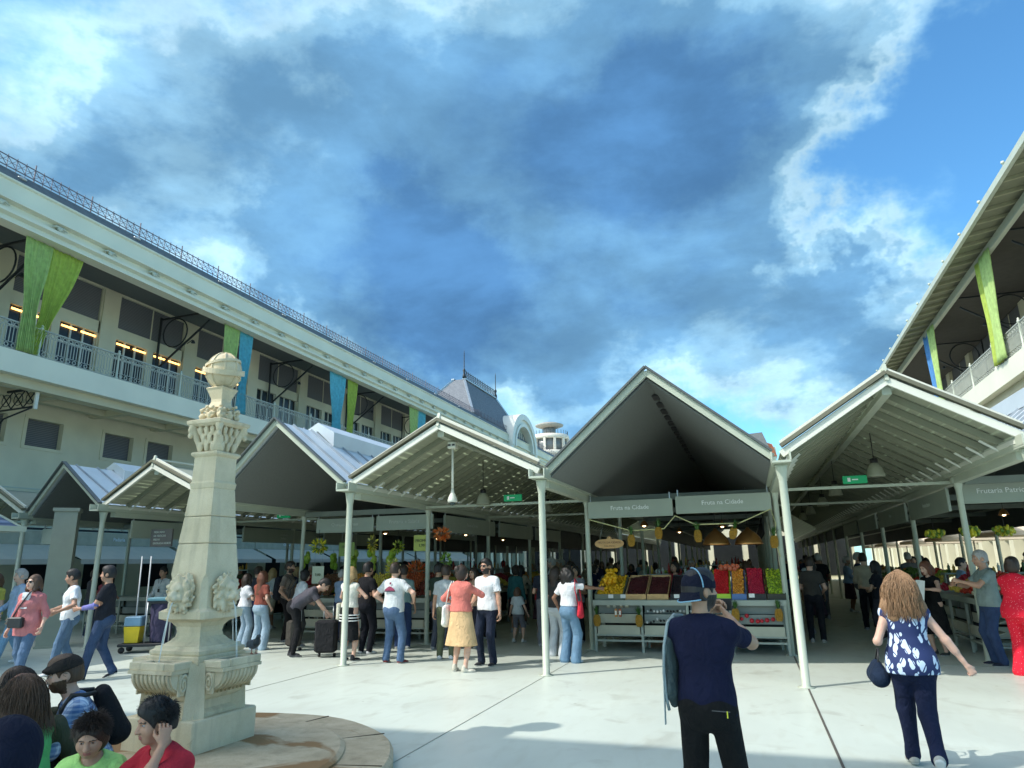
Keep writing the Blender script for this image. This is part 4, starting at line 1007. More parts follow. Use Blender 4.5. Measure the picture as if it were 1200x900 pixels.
GL = gallery(-23., -1, -3, 96, 'long cream gallery building on the left with ring-patterned balcony railing', True)
GR = gallery(10., 1, 18, 96, 'cream gallery building on the right with a wide raftered eave', False)

def cloth(name, pos, w_top, w_bot, z_top, z_bot, colr, label, sway=0, tie=.5, nf=9):
    """gathered curtain hanging from the eave, folds along its width (Y), tied part-way down"""
    V = []; F = []; nu, nv = nf*8, 22
    for j in range(nv+1):
        v = j/nv; z = z_top+(z_bot-z_top)*v
        wd = (w_top*(1-v)+w_bot*v)*1.2; pinch = 1-.34*math.exp(-((v-tie)/.26)**2)
        for i in range(nu+1):
            t = i/nu; y = (t-.5)*wd*pinch+sway*(v**1.4); a = 2*PI*nf*t+.6*math.sin(v*3+t*9)
            V.append((math.sin(a)*.055*(.6+.5*v)+.02*math.sin(t*13), y+.02*math.cos(a), z))
    for j in range(nv):
        for i in range(nu): q = j*(nu+1)+i; F.append((q, q+1, q+nu+2, q+nu+1))
    m = stripes = pbr(name+'_%d' % int(colr[1]*1000), colr, rough=.8, var=.15, scale=5, bump=.15, bscale=80, trans=.3)
    o = mesh_obj('curtain', V, F, m, None, True); o.location = pos
    sd_ = o.modifiers.new('thick', 'SOLIDIFY'); sd_.thickness = .01
    return tag(o, label, 'curtain', 'curtains tied along the galleries')
GREEN, PALE, BLUE = S(184, 204, 92), S(186, 212, 134), S(112, 198, 212)
cloth('curtain_cloth', (-23.05, 16.05, 0), .85, .55, 13.1, 9.0, PALE, 'pale green curtain nearest the camera on the left gallery, hanging straight', .1, .62)
cloth('curtain_cloth', (-23.12, 17.15, 0), 1.15, .4, 13.1, 9.0, GREEN, 'yellow-green curtain swept to the left, nearest the camera on the left gallery', -.7, .70)
cloth('curtain_cloth', (-23.05, 26.0, 0), .9, .7, 13.1, 9.0, PALE, 'pale green curtain behind the globe of the fountain, left gallery', 0, .66)
cloth('curtain_cloth', (-23.1, 27.1, 0), .8, .7, 13.1, 9.0, BLUE, 'turquoise curtain behind the globe of the fountain, left gallery', 0, .66)
cloth('curtain_cloth', (-23.05, 35.4, 0), 1.5, 1.1, 13.1, 8.9, BLUE, 'turquoise curtain half-way along the left gallery', .1, .66)
cloth('curtain_cloth', (-23.1, 37.2, 0), 1.0, .8, 13.1, 8.9, GREEN, 'green curtain half-way along the left gallery, beside a turquoise one', -.2, .66)
cloth('curtain_cloth', (-23.05, 45.8, 0), 1.3, 1.0, 13.1, 9.0, PALE, 'pale green curtain at the far end of the left gallery', 0, .66)
cloth('curtain_cloth', (-23.1, 47.2, 0), 1.2, 1.0, 13.1, 9.0, BLUE, 'turquoise curtain at the far end of the left gallery', 0, .66)
cloth('curtain_cloth', (10.0, 30.2, 0), 1.0, .7, 13.4, 9.0, PALE, 'pale green half of the nearer curtain on the right gallery', .25, .66)
cloth('curtain_cloth', (10.06, 30.95, 0), 1.0, .7, 13.4, 9.0, GREEN, 'bright green half of the nearer curtain on the right gallery', .1, .66)
cloth('curtain_cloth', (10.15, 39.9, 0), 1.0, .6, 13.4, 9.0, PALE, 'pale green half of the farther curtain on the right gallery', .1, .66)
cloth('curtain_cloth', (10.25, 41.1, 0), 1.3, .9, 13.4, 9.0, S(90, 150, 205), 'blue half of the farther curtain on the right gallery', 0, .66)

# ------------------------------------------------------------------ roof pavilion (mansard) and arched gable on the left wing
ms = empty('mansard_tower', (-26.5, 66, 15.2), 0, 'slate mansard roof with iron cresting above the left wing', 'roof')
m = MB(); x0, x1, y0, y1 = -3.4, 3.4, -8, 8
V = [(x0, y0, 0), (x1, y0, 0), (x1, y1, 0), (x0, y1, 0), (-.1, -4.6, 4.3), (1.1, -4.6, 4.3), (1.1, 4.6, 4.3), (-.1, 4.6, 4.3)]
m.add(V, [(0, 1, 5, 4), (1, 2, 6, 5), (2, 3, 7, 6), (3, 0, 4, 7), (4, 5, 6, 7), (3, 2, 1, 0)]); m.build('slate_slopes', M['slate'], ms)
m = MB()
for a_, b_ in ((0, 4), (1, 5), (2, 6), (3, 7)): m.bar(V[a_], V[b_], .22, .16)
m.bar((1.1, -4.7, 4.36), (1.1, 4.7, 4.36), .3, .14); m.bar((-.1, -4.7, 4.36), (-.1, 4.7, 4.36), .3, .14); m.build('hip_flashing', M['steel'], ms)
m = MB(); zb = 4.4
m.bar((1.1, -4.5, zb+.75), (1.1, 4.5, zb+.75), .05, .05); m.bar((1.1, -4.5, zb+.15), (1.1, 4.5, zb+.15), .05, .05)
for k in range(19): y = -4.5+k*.5; m.bar((1.1, y, zb), (1.1, y, zb+.9), .045, .045)
for k in range(18): y = -4.5+k*.5; m.bar((1.1, y, zb+.15), (1.1, y+.5, zb+.75), .03, .03); m.bar((1.1, y+.5, zb+.15), (1.1, y, zb+.75), .03, .03)
m.build('cresting', M['iron'], ms)
for y in (-4.6, 4.6):
    m = MB(); m.lathe([(.2, 0), (.16, .3), (.08, .5), (.16, .8), (.05, 1.0), (.04, 2.6), (.0, 3.0)], (1.1, y, zb), 8); m.build('finial', M['iron'], ms)
ag = empty('arched_gable', (-22.6, 71.5, 13.6), 0, 'white arched gable with a semicircular window on the left wing eave', 'gable')
def arch_ring(m, r0, r1, x0, x1, z0=0, n=24, k=0, leg=0, sy=1.):
    V = []; F = []
    for i in range(n+1):
        t = PI*i/n; c_, s_ = math.cos(t), math.sin(t)
        for r, x in ((r0, x0), (r1, x0), (r1, x1), (r0, x1)): V.append((x, r*c_*sy, z0+r*s_*.86))
    for i in range(n):
        for c_ in range(4): d_ = (c_+1) % 4; F.append((i*4+c_, i*4+d_, (i+1)*4+d_, (i+1)*4+c_))
    F += [(0, 1, 2, 3), (n*4+3, n*4+2, n*4+1, n*4)]; m.add(V, F, k)
m = MB(); arch_ring(m, 3.9, 4.6, .35, -2.6); arch_ring(m, 3.3, 3.9, .15, -.9); arch_ring(m, 3.0, 3.35, .3, -.8)
m.box((-.5, -4.3, -.3), (1.5, .7, .7)); m.box((-.5, 4.3, -.3), (1.5, .7, .7)); m.build('arch_moulding', M['white'], ag)
m = MB(); V = [(-.5, 0, 0)]+[(-.5, 3.05*math.cos(PI*i/20), 3.05*.86*math.sin(PI*i/20)) for i in range(21)]; m.add(V, [(0, i, i+1) for i in range(1, 21)])
wn_ = m.build('arched_window', pbr('pale_glass', S(150, 168, 160), rough=.3), ag)
m = MB(); 
for k in range(-3, 4): m.box((-.42, k*.8, 1.1*math.cos(k*.3)), (.08, .09, 2.2*math.cos(k*.3)))
m.build('mullions', M['white'], wn_)

# ------------------------------------------------------------------ buildings behind
rt = empty('round_tower', (-41.5, 152, 0), 0, 'distant round tower with an open colonnade and flat mushroom cap', 'tower')
m = MB(); m.lathe([(5.2, 0), (5.2, 23.6), (4.6, 24), (4.6, 25.2)], (0, 0, 0), 32); m.build('tower_body', pbr('tower_concrete', S(205, 196, 180), rough=.8), rt)
m = MB(); m.lathe([(4.5, 25.2), (4.9, 25.3), (4.9, 26.1), (4.3, 26.15)], n=32); m.lathe([(3.9, 26.1), (3.9, 29.0)], n=32, m=1); m.lathe([(4.3, 28.9), (4.6, 29.1), (4.4, 29.9), (4.1, 30.0)], n=32); m.lathe([(1.5, 30), (1.5, 32.0)], n=20, m=1)
m.build('upper_storeys', [pbr('tower_concrete', S(205, 196, 180)), pbr('tower_glass', S(110, 112, 110), rough=.3)], rt)
for k in range(12):
    m = MB(); a_ = k*PI/6; m.box((4.35*math.cos(a_), 4.35*math.sin(a_), 27.5), (.5, .5, 2.9), rz=a_); m.build('column', pbr('tower_concrete', S(205, 196, 180)), rt)
m = MB(); m.lathe([(2.0, 31.8), (3.2, 32.2), (3.3, 32.5), (2.2, 32.9), (.6, 33.1)], n=28); m.build('cap_roof', pbr('cap_concrete', S(150, 146, 136)), rt)
m = MB()
for k in range(30): a_ = k*PI/15; m.box((4.2*math.cos(a_), 4.2*math.sin(a_), 30.4), (.08, .08, .9))
m.build('parapet_rail', M['iron'], rt)
tb = empty('terrace_house', (2.2, 120, 0), 0, 'distant grey house top with a sloping slate roof behind the centre gable', 'house')
m = MB(); m.box((-1., 0, 9.5), (6, 8, 19)); m.build('house_wall', pbr('grey_house_wall', S(170, 168, 160)), tb)
m = MB(); m.prism([(-4.2, 18.95), (2.2, 18.95), (1.4, 21.3), (-3.6, 21.0)], -4.2, 4.2); m.build('house_roof', pbr('grey_house_roof', S(105, 106, 104)), tb)
ob = empty('brick_tower_house', (4.1, 121, 0), 0, 'distant narrow house with orange tile cladding beside the grey roof', 'house')
m = MB(); m.box((.4, 0, 8.8), (1.8, 6, 17.6)); m.box((.9, 0, 18.4), (1.0, 5.6, 1.6), 0); m.build('house_wall', pbr('pale_green_house', S(196, 200, 176)), ob)
m = MB(); m.prism([(-.7, 17.65), (1.5, 17.65), (.9, 19.6), (-.4, 20.1)], -3.1, 3.1); m.build('tiled_top', pbr('orange_tiles', S(204, 122, 88), rough=.8), ob)
# north wing closing the court and south wing behind the camera
for nm, yy, sgn, lab, hh in (('north', 63., 1, 'pale north wing closing the far end of the court', 5.2), ):
    b = empty('court_wing', (-6, yy, 0), 0, lab, 'building'); m = MB(); m.box((0, 2, hh/2), (28, 4, hh)); m.build('wall', M['cream'], b)
    m = MB(); m.prism([(-14.3, hh), (14.3, hh), (13, hh+1), (-13, hh+1)], -.4, 4.4); m.build('roof', M['slate'], b)
    for k in range(10):
        for zz_ in (1.9,):
            m = MB(); m.box((-12.6+k*2.8, -.02, zz_), (2.3, .06, 3.2)); m.build('window', M['glassdk'], b)
sb = empty('gallery_bridge', (-6, -3.2, 0), 0, 'covered gallery bridge crossing the court behind the camera', 'bridge')
m = MB(); m.box((0, 0, 8.6), (33, 3.4, .8)); m.build('deck', M['mint'], sb)
m = MB(); m.box((0, .1, 13.55), (33, 4.0, .5)); m.prism([(2.1, 13.8), (0, 14.3), (-2, 13.8)], -16.5, 16.5, 'x'); m.build('roof', M['slate'], sb)
for k in range(9):
    for y in (-1.5, 1.5):
        m = MB(); m.tube([(-16+k*4, y, 0), (-16+k*4, y, 13.3)], .12, 10); m.build('column', M['grnwhite'], sb)
for y in (-1.6, 1.6): m = MB(); m.box((0, y, 10.0), (33, .05, .06)); m.box((0, y, 9.5), (33, .03, .6)); m.build('parapet', M['railiron'], sb)

# ------------------------------------------------------------------ shop fronts below the left and right galleries
names_ = ['Manteigaria', 'Padaria', 'Garrafeira', 'Charcutaria', 'Florista', 'Queijaria', 'Mercearia', 'Peixaria', 'Talho']
awn = pbr('white_awning_canvas', S(228, 214, 192), rough=.85, var=.04, trans=.2)
ordn = ['first', 'second', 'third', 'fourth', 'fifth', 'sixth', 'seventh', 'eighth', 'ninth']
for k in range(8):
    wq = 14.2+k*5.75
    a = empty('shop_awning', (-25.0, wq+2.8, 0), 0, '%s white shop awning with pale green sign band under left gallery, counted from left' % ordn[k], 'awning', 'awnings of the left gallery shops')
    m = MB(); m.add([(0, -2.7, 2.62), (1.25, -2.7, 2.08), (1.25, 2.7, 2.08), (0, 2.7, 2.62), (0, -2.7, 2.60), (1.25, -2.7, 2.06), (1.25, 2.7, 2.06), (0, 2.7, 2.60)], [(0, 3, 2, 1), (4, 5, 6, 7), (0, 1, 5, 4), (2, 3, 7, 6)])
    m.add([(1.25, -2.7, 2.08), (1.25, 2.7, 2.08), (1.25, 2.7, 1.90), (1.25, -2.7, 1.90), (1.24, -2.7, 2.08), (1.24, 2.7, 2.08), (1.24, 2.7, 1.90), (1.24, -2.7, 1.90)], [(3, 2, 1, 0), (4, 5, 6, 7), (2, 3, 7, 6)]); m.build('canvas', awn, a)
    m = MB(); m.box((-.06, 0, 2.88), (.10, 5.7, .50)); sg_ = m.build('sign_band', pbr('mint_sign_band', S(176, 168, 142)), a)
    text_mesh('lettering', names_[k], .2, M['letter'], sg_, (.0, 0, 2.88), (PI/2, 0, PI/2))
    for s_ in (-1, 1):
        m = MB(); m.tube([(.0, s_*2.5, 2.3), (.7, s_*2.5, 2.15), (1.2, s_*2.5, 2.02)], .02, 6); m.build('folding_arm', M['black'], a)
    m = MB(); m.box((-.12, 0, 3.2), (.06, 5.7, .08)); m.build('dark_rail', M['dark'], a)
for k in range(6):
    wq = 20+k*6.5
    a = empty('parasol', (8.6+.2*(k % 2), wq, 0), 0, 'open white parasol, %s along the right gallery wall' % ordn[k], 'parasol', 'white parasols by the right gallery')
    m = MB(); m.tube([(0, 0, 0), (0, 0, 2.9)], .03, 8); m.build('pole', M['steel'], a)
    m = MB(); m.sq([(1.45, 2.25), (1.45, 2.38), (.05, 2.95)]); m.build('canopy', awn, a)
# ------------------------------------------------------------------ fountain
FC = (-4.895, 5.46)
pl = empty('fountain_plinth', (-4.85, 5.0, 0), 0, 'round worn granite platform under the fountain, damp brown stains on top', 'platform')
m = MB(); R1_ = 1.98
def disc(m, prof, n=56):
    V = []; F = []
    for r, z in prof:
        for k in range(n):
            t = 2*PI*k/n; rr = r*(1+.006*math.sin(5*t+1)+.004*math.sin(11*t)); V.append((rr*math.cos(t), rr*math.sin(t), z))
    for i in range(len(prof)-1):
        for k in range(n): j = (k+1) % n; F.append((i*n+k, i*n+j, (i+1)*n+j, (i+1)*n+k))
    F.append(tuple((len(prof)-1)*n+k for k in range(n))); m.add(V, F, 0, False)
disc(m, [(R1_, 0), (R1_, .10), (R1_-.03, .135), (R1_-.40, .14)]); m.build('outer_ring', M['plinth'], pl)
m = MB(); disc(m, [(R1_-.42, 0), (R1_-.42, .155), (R1_-.46, .175), (.2, .18)]); m.build('inner_disc', M['plinth'], pl)
for k in range(11):
    m = MB(); t = k*2*PI/11+.2; m.bar(((R1_-.42)*math.cos(t), (R1_-.42)*math.sin(t), .1385), ((R1_-.02)*math.cos(t), (R1_-.02)*math.sin(t), .1385), .012, .008)
    m.build('joint', pbr('stone_joint', S(96, 84, 62)), pl)

fo = empty('stone_fountain', (FC[0], FC[1], .16), 0, 'carved stone obelisk fountain with lion heads, basins and a globe on top', 'fountain')
Z0 = -.16
def Zs(p): return [(r, z+Z0) for r, z in p]
m = MB(); m.box((0, 0, .30+Z0), (.89, .89, .28), bev=.012); m.build('step_block', M['granite'], fo)
m = MB(); m.sq(Zs([(.36, .43), (.36, .47), (.32, .50), (.30, .80), (.33, .86), (.345, .87), (.345, .90)])); 
for s_ in (-1, 1):
    for t_ in (-1, 1): m.sq([(.10, .43+Z0), (.095, .50+Z0), (.075, .82+Z0), (.07, .885+Z0)], (s_*.285, t_*.285, 0), rz=PI/4)
m.build('pedestal', M['granite'], fo)
m = MB(); m.sq(Zs([(.335, .895), (.335, .925), (.315, .935), (.325, .95), (.325, .975), (.295, .99), (.29, 1.01)]))
nk = [(.285, 1.0), (.255, 1.01), (.205, 1.04), (.165, 1.08), (.155, 1.12), (.165, 1.165), (.20, 1.205), (.275, 1.235)]; m.sq(Zs(nk)); m.build('concave_neck', M['granite'], fo)
m = MB()   # chamfered slab under the lion heads
def octo(prof):
    V = []; F = []
    for r, z, c_ in prof:
        for x, y in ((r, -r+c_), (r, r-c_), (r-c_, r), (-r+c_, r), (-r, r-c_), (-r, -r+c_), (-r+c_, -r), (r-c_, -r)): V.append((x, y, z+Z0))
    n = len(prof)
    for i in range(n-1):
        for k in range(8): j = (k+1) % 8; F.append((i*8+k, i*8+j, (i+1)*8+j, (i+1)*8+k))
    F += [tuple(range(7, -1, -1)), tuple((n-1)*8+k for k in range(8))]; return V, F
V, F = octo([(.275, 1.232, .03), (.302, 1.24, .03), (.306, 1.30, .03), (.275, 1.32, .04), (.258, 1.33, .05), (.25, 1.54, .05), (.242, 1.60, .03), (.238, 1.63, .005)]); m.add(V, F); m.build('lion_block', M['granite'], fo)
m = MB(); hs = [(.236, 1.62), (.208, 1.905), (.184, 2.155), (.163, 2.42)]
for i in range(3): m.sq(Zs([(hs[i][0]-.006, hs[i][1]), (hs[i][0], hs[i][1]+.008), (hs[i+1][0], hs[i+1][1]-.012), (hs[i+1][0]-.006, hs[i+1][1]-.004)]))
m.sq(Zs([(.157, 2.415), (.163, 2.423), (.170, 2.47), (.158, 2.49), (.154, 2.72), (.175, 2.735), (.185, 2.75), (.182, 2.765), (.16, 2.775)]))
m.build('tapering_shaft', M['granite'], fo)
# capital carved with leaves and volutes
c = SDF(); rs = np.random.RandomState(3)
z_ = lambda z: z+Z0
c.cone((0, 0, z_(2.76)), .13, (0, 0, z_(3.04)), .15, k=.02)
for kx in range(4):
    a_ = kx*PI/2; d = np.array([math.cos(a_), math.sin(a_), 0]); t = np.array([-d[1], d[0], 0])
    for i in (-1, 0, 1):
        for row, (zz, out) in enumerate(((2.82, .15), (2.90, .155), (2.98, .17))):
            p = d*out+t*(i*.085+(.04 if row == 1 else 0)); c.ell(p+[0, 0, z_(zz)], (.030, .026, .052), k=.014); [c.cone(p*1.04+t*dx*.5+[0, 0, z_(zz-.03)], .008, p*1.13+t*dx+[0, 0, z_(zz+.040-abs(dx))], .009, k=.005) for dx in (-.022, 0, .022)]
    q = (d+t)/math.sqrt(2)
    for (rr, zz, rad) in ((.265, 3.02, .042), (.285, 2.985, .030), (.262, 2.965, .026), (.22, 2.90, .024)): c.ell(q*rr+[0, 0, z_(zz)], (rad, rad, rad), k=.012)
    c.cone(q*.17+[0, 0, z_(2.80)], .03, q*.25+[0, 0, z_(3.02)], .035, k=.02)
    c.ell(q*.285+[0, 0, z_(2.93)], (.028, .028, .028), k=.006)
    for j in range(9):
        p = d*.158+t*rs.uniform(-.11, .11); c.ell(p+[0, 0, z_(rs.uniform(2.8, 3.0))], (.016, .016, .022), k=.006)
V, F = c.mesh(.0085, pad=.03); mesh_obj('capital', V, F, M['granite'], fo, True)
m = MB(); m.sq(Zs([(.20, 3.02), (.235, 3.045), (.24, 3.075), (.20, 3.09), (.16, 3.10)])); m.build('abacus', M['granite'], fo)
c = SDF(); c.cone((0, 0, z_(3.09)), .13, (0, 0, z_(3.24)), .085, k=.02)
for kx in range(4):
    a_ = kx*PI/2; d = np.array([math.cos(a_), math.sin(a_), 0]); t = np.array([-d[1], d[0], 0]); q = (d+t)/math.sqrt(2)
    for (v, rr, zz, rad) in ((q, .18, 3.13, .036), (q, .19, 3.19, .026), (d, .14, 3.14, .04), (d, .12, 3.21, .022), (q, .14, 3.235, .022), (d, .155, 3.11, .022)): c.ell(v*rr+[0, 0, z_(zz)], (rad, rad, rad*.8), k=.016)
    for j in range(14): p = d*rs.uniform(.12, .15)+t*rs.uniform(-.13, .13)+np.array([0, 0, z_(rs.uniform(3.1, 3.22))]); c.cone(p, .014, p+t*rs.uniform(-.05, .05)+d*.02+np.array([0, 0, rs.uniform(-.02, .05)]), .008, k=.008)
    for j in range(7):
        v = d*rs.uniform(.11, .16)+t*rs.uniform(-.13, .13); c.ell(v+[0, 0, z_(rs.uniform(3.1, 3.24))], (.018, .018, .018), k=.006)
V, F = c.mesh(.0085, pad=.03); mesh_obj('carved_crown', V, F, M['granite'], fo, True)
m = MB(); m.sq(Zs([(.10, 3.22), (.075, 3.28), (.075, 3.31), (.11, 3.40), (.125, 3.42), (.10, 3.435)])); m.lathe(Zs([(.10, 3.42), (.06, 3.45), (.05, 3.47)]), n=16); m.build('globe_stand', M['granite'], fo)
c = SDF(); gc = (0, 0, z_(3.61)); c.ell(gc, (.185, .185, .19), k=.0)
V, F = c.mesh(.014, pad=.03)
m = MB(); m.ball(gc, .187, 28); gl = m.build('globe', M['granite'], fo)
m = MB()
def band(tilt, az, r=.192, w=.022, th_=.022, off=0):
    Rm = Matrix.Rotation(az, 3, 'Z') @ Matrix.Rotation(tilt, 3, 'X'); V = []; F = []; n = 36
    for i in range(n):
        a_ = 2*PI*i/n; rr = math.sqrt(max(r*r-off*off, 1e-4))
        for dr, dz in ((-.02, -w), (th_, -w), (th_, w), (-.02, w)):
            p = Rm @ Vector(((rr+dr)*math.cos(a_), (rr+dr)*math.sin(a_), off+dz)); V.append((p.x, p.y, p.z+gc[2]))
    for i in range(n):
        j = (i+1) % n
        for c_ in range(4): d_ = (c_+1) % 4; F.append((i*4+c_, i*4+d_, j*4+d_, j*4+c_))
    m.add(V, F)
band(math.radians(14), .9, .195, .026, .034); band(math.radians(-10), 2.2, .19, .012, .022, .075); band(math.radians(-6), .4, .19, .010, .014, -.06)
for q in range(4): band(PI/2, q*PI/4, .187, .007, .012)
m.build('globe_bands', M['granite'], gl)
# lion heads with water spouts
def lion(parent, ang):
    c = SDF(); r = np.random.RandomState(5); E = lambda p, s_, k=.012, sub=False: c.ell(p, s_, k=k, sub=sub)
    E((0, .0, 0), (.105, .085, .135)); E((0, -.065, .045), (.075, .05, .06)); 
    E((0, -.10, -.005), (.032, .05, .035)); E((0, -.135, -.012), (.026, .022, .018)); E((-.028, -.115, -.035), (.028, .03, .025)); E((.028, -.115, -.035), (.028, .03, .025))
    E((0, -.085, -.095), (.034, .035, .022)); E((0, -.115, -.066), (.026, .035, .014), .004, True)
    for s_ in (-1, 1):
        E((s_*.040, -.088, .028), (.018, .014, .012), .006, True); E((s_*.040, -.075, .026), (.012, .012, .010), .003); E((s_*.042, -.085, .052), (.028, .018, .012)); E((s_*.085, -.02, .105), (.025, .02, .028)); E((s_*.05, -.07, -.03), (.03, .03, .035))
    for k in range(46):   # mane
        a_ = k*2*PI/23+r.uniform(-.1, .1); ring = 0 if k < 23 else 1; rr = (.105, .128)[ring]+r.uniform(-.012, .012)
        p = np.array([rr*math.cos(a_), (-.035, .01)[ring]+r.uniform(-.015, .015), rr*1.12*math.sin(a_)]); t = np.array([math.cos(a_+.7), -.2, math.sin(a_+.7)])
        c.cone(p, .025, p+t*.045, .016, k=.014)
    V, F = c.mesh(.0075, pad=.03); o = mesh_obj('lion_head', V, F, M['granite'], parent, True)
    o.rotation_euler = (0, 0, ang); o.location = (.30*math.sin(ang), -.30*math.cos(ang), 1.455+Z0); return o
wat = pbr('running_water', (.75, .8, .8), rough=.08, spec=.8)
for k in range(4):
    a_ = k*PI/2; ln = lion(fo, a_)
    m = MB(); d = Vector((math.sin(a_), -math.cos(a_), 0)); rr_ = random.Random(k)
    for j in range(2):
        pts = []
        for i in range(10):
            t = i/9; p = d*(.40+.11*t)+Vector((0, 0, 1.39+Z0-.50*t*t-.02*t)); pts.append(p+Vector((rr_.uniform(-.003, .003)+j*.01, rr_.uniform(-.003, .003), 0)))
        m.tube(pts, [.0022+.0014*rr_.random() for _ in pts], 6)
    m.build('water_jet', wat, fo)
    # basin: slab with a round trough, fluted bowl and scroll below
    bs = empty('basin', (0, 0, 0), a_); bs.parent = fo
    m = MB(); zt = .905+Z0
    m.box((-.225, -.56, zt-.03), (.13, .36, .06), bev=.006); m.box((.225, -.56, zt-.03), (.13, .36, .06), bev=.006); m.box((0, -.70, zt-.03), (.325, .10, .06), bev=.006); m.box((0, -.42, zt-.03), (.325, .08, .06))
    m.box((0, -.555, zt-.05), (.33, .20, .012), 1)
    m.box((0, -.57, zt-.075), (.56, .40, .03))
    prof = [(-.36, zt-.33), (-.40, zt-.31), (-.44, zt-.27), (-.50, zt-.235), (-.58, zt-.225), (-.66, zt-.20), (-.715, zt-.155), (-.735, zt-.11), (-.72, zt-.085), (-.36, zt-.085)]
    m.prism(prof, -.255, .255, 'x')
    V = []; n = 9
    for i in range(n):    # flutes
        x = -.22+.44*i/(n-1); pts = [(x, p[0]*1.0-.004, p[1]-.002) for p in prof[2:9]]; m.tube(pts, .017, 6)
    m.v = [(v[0], -.33+(v[1]+.33)*.62, v[2]) if v[1] < -.33 else v for v in m.v]; o = m.build('basin_stone', [M['granite'], M['wet']], fo); o.rotation_euler = (0, 0, a_)
    bpy.data.objects.remove(bs)
    for s_ in (-1, 1):
        m = MB(); pts = [(s_*.272, -.50+.088*(1-i/26)*math.cos(i*.5), zt-.185+.088*(1-i/26)*math.sin(i*.5)) for i in range(25)]; m.tube(pts, .016, 6)
        m.box((s_*.262, -.50, zt-.185), (.016, .17, .17))
        m.v = [(v[0], -.33+(v[1]+.33)*.62, v[2]) if v[1] < -.33 else v for v in m.v]; o = m.build('scroll', M['granite'], fo); o.rotation_euler = (0, 0, a_)
fo.scale = (.87, .87, 1.); fo.rotation_euler = (0, 0, -math.radians(2))
def pigeon(pos, rz, label):
    b = empty('pigeon', pos, rz, label, 'pigeon'); gm = pbr('pigeon_grey', S(92, 98, 108), rough=.7, var=.25, scale=30)
    c = SDF(); c.ell((0, 0, .085), (.045, .085, .042), k=.02, R=rotm(0, -.30)); c.cone((0, .06, .105), .03, (0, .085, .145), .019, k=.02).ell((0, .093, .157), (.019, .023, .019), k=.01).cone((0, .11, .155), .006, (0, .13, .150), .002, k=.004)
    c.cone((0, -.06, .075), .028, (0, -.17, .045), .014, k=.02, side=(1, 0, 0), ry0=.018, ry1=.006)
    V, F = c.mesh(.005, pad=.02); mi = (V[F].mean(1)[:, 1] > .06).astype(int); mesh_obj('body', V, F, [gm, pbr('pigeon_neck', (.03, .04, .05), rough=.4)], b, True, mi)
    for s_ in (-1, 1):
        c = SDF(); c.ell((s_*.038, -.02, .092), (.012, .075, .032), k=.0, R=rotm(0, -.3)); V, F = c.mesh(.006, pad=.02); mesh_obj('wing', V, F, gm, b, True)
        m = MB(); m.tube([(s_*.02, .0, .05), (s_*.02, .005, .0)], .004, 5); m.bar((s_*.02, -.015, .004), (s_*.02, .03, .004), .012, .006); m.build('leg', pbr('pigeon_leg', (.35, .08, .06)), b)
    return b
pigeon((FC[0]+.44, FC[1]+.22, .905), -math.radians(120), 'grey pigeon perched on the right basin of the stone fountain')

# ------------------------------------------------------------------ stalls
def sign_panel(p0, p1, txt, label, h=.34, size=.12, dim=False, two=None, parent_mat='sign'):
    """flat panel hung between two points, lettering on its court side"""
    p0, p1 = Vector(p0), Vector(p1); c = (p0+p1)/2; L_ = (p1-p0).length; ang = math.atan2((p1-p0).y, (p1-p0).x)
    r = empty('stall_sign', c, ang, label, 'sign', 'grey sign panels above the stalls')
    m = MB(); m.box((0, 0, 0), (L_, .05, h), bev=.004); m.build('panel', M[parent_mat], r)
    if txt:
        if two: 
            text_mesh('lettering', txt, size*.8, M['letterdim' if dim else 'letter'], r, (0, -.027, .05), (PI/2, 0, 0)); text_mesh('lettering', two, size*.8, M['letterdim' if dim else 'letter'], r, (0, -.027, -.06), (PI/2, 0, 0))
        else: text_mesh('lettering', txt, size, M['letterdim' if dim else 'letter'], r, (0, -.027, .02), (PI/2, 0, 0))
    m = MB()
    for s_ in (-1, 1): m.box((s_*(L_/2-.05), .0, h/2+.06), (.02, .02, .13))
    m.build('hanger', M['steel'], r); return r
sign_panel((-3.06, 14.05, 2.69), (-1.36, 14.0, 2.70), 'Fruta na Cidade', 'left of the two grey signs reading Fruta na Cidade over the fruit stall')
sign_panel((-1.30, 14.0, 2.71), (.46, 13.95, 2.74), 'Fruta na Cidade', 'right of the two grey signs reading Fruta na Cidade over the fruit stall')
sign_panel((-10.15, 15.0, 2.63), (-8.55, 15.0, 2.65), 'Queijos Bolhao', 'left of the two grey signs on the front of the pavilion behind the bending man', dim=True)
sign_panel((-8.48, 15.0, 2.65), (-6.98, 15.0, 2.66), 'Frutaria e Salada', 'right of the two grey signs on the front of the pavilion behind the bending man', dim=True)
sign_panel((3.62, 14.25, 2.74), (5.4, 14.2, 2.76), 'Frutaria Patricia Teixeira', 'grey sign reading Frutaria Patricia Teixeira at the right edge', size=.125, h=.38)
sign_panel((5.5, 14.2, 2.76), (7.1, 14.2, 2.76), None, 'blank grey sign panel beyond the right edge')
k = 0
for w0, w1, t in ((14.4, 17.6, 'Frutos Secos'), (18.1, 21.7, 'Horta'), (22.2, 25.4, None), (26, 29.5, None)):
    s_ = sign_panel((3.48, w1, 2.64), (3.48, w0, 2.66), t, 'grey sign along the right aisle, %s from the front on its right side' % ordn[k], dim=True, h=.40); k += 1
k = 0
for w0, w1, t in ((15.4, 18.9, 'Flores e Plantas'), (19.3, 22.6, None), (23, 26.2, None)):
    sign_panel((-6.88, w0, 2.62), (-6.88, w1, 2.62), t, 'shaded sign along the left side of the middle aisle, %s from the front' % ordn[k], dim=True, h=.40, parent_mat='sign'); k += 1
k = 0
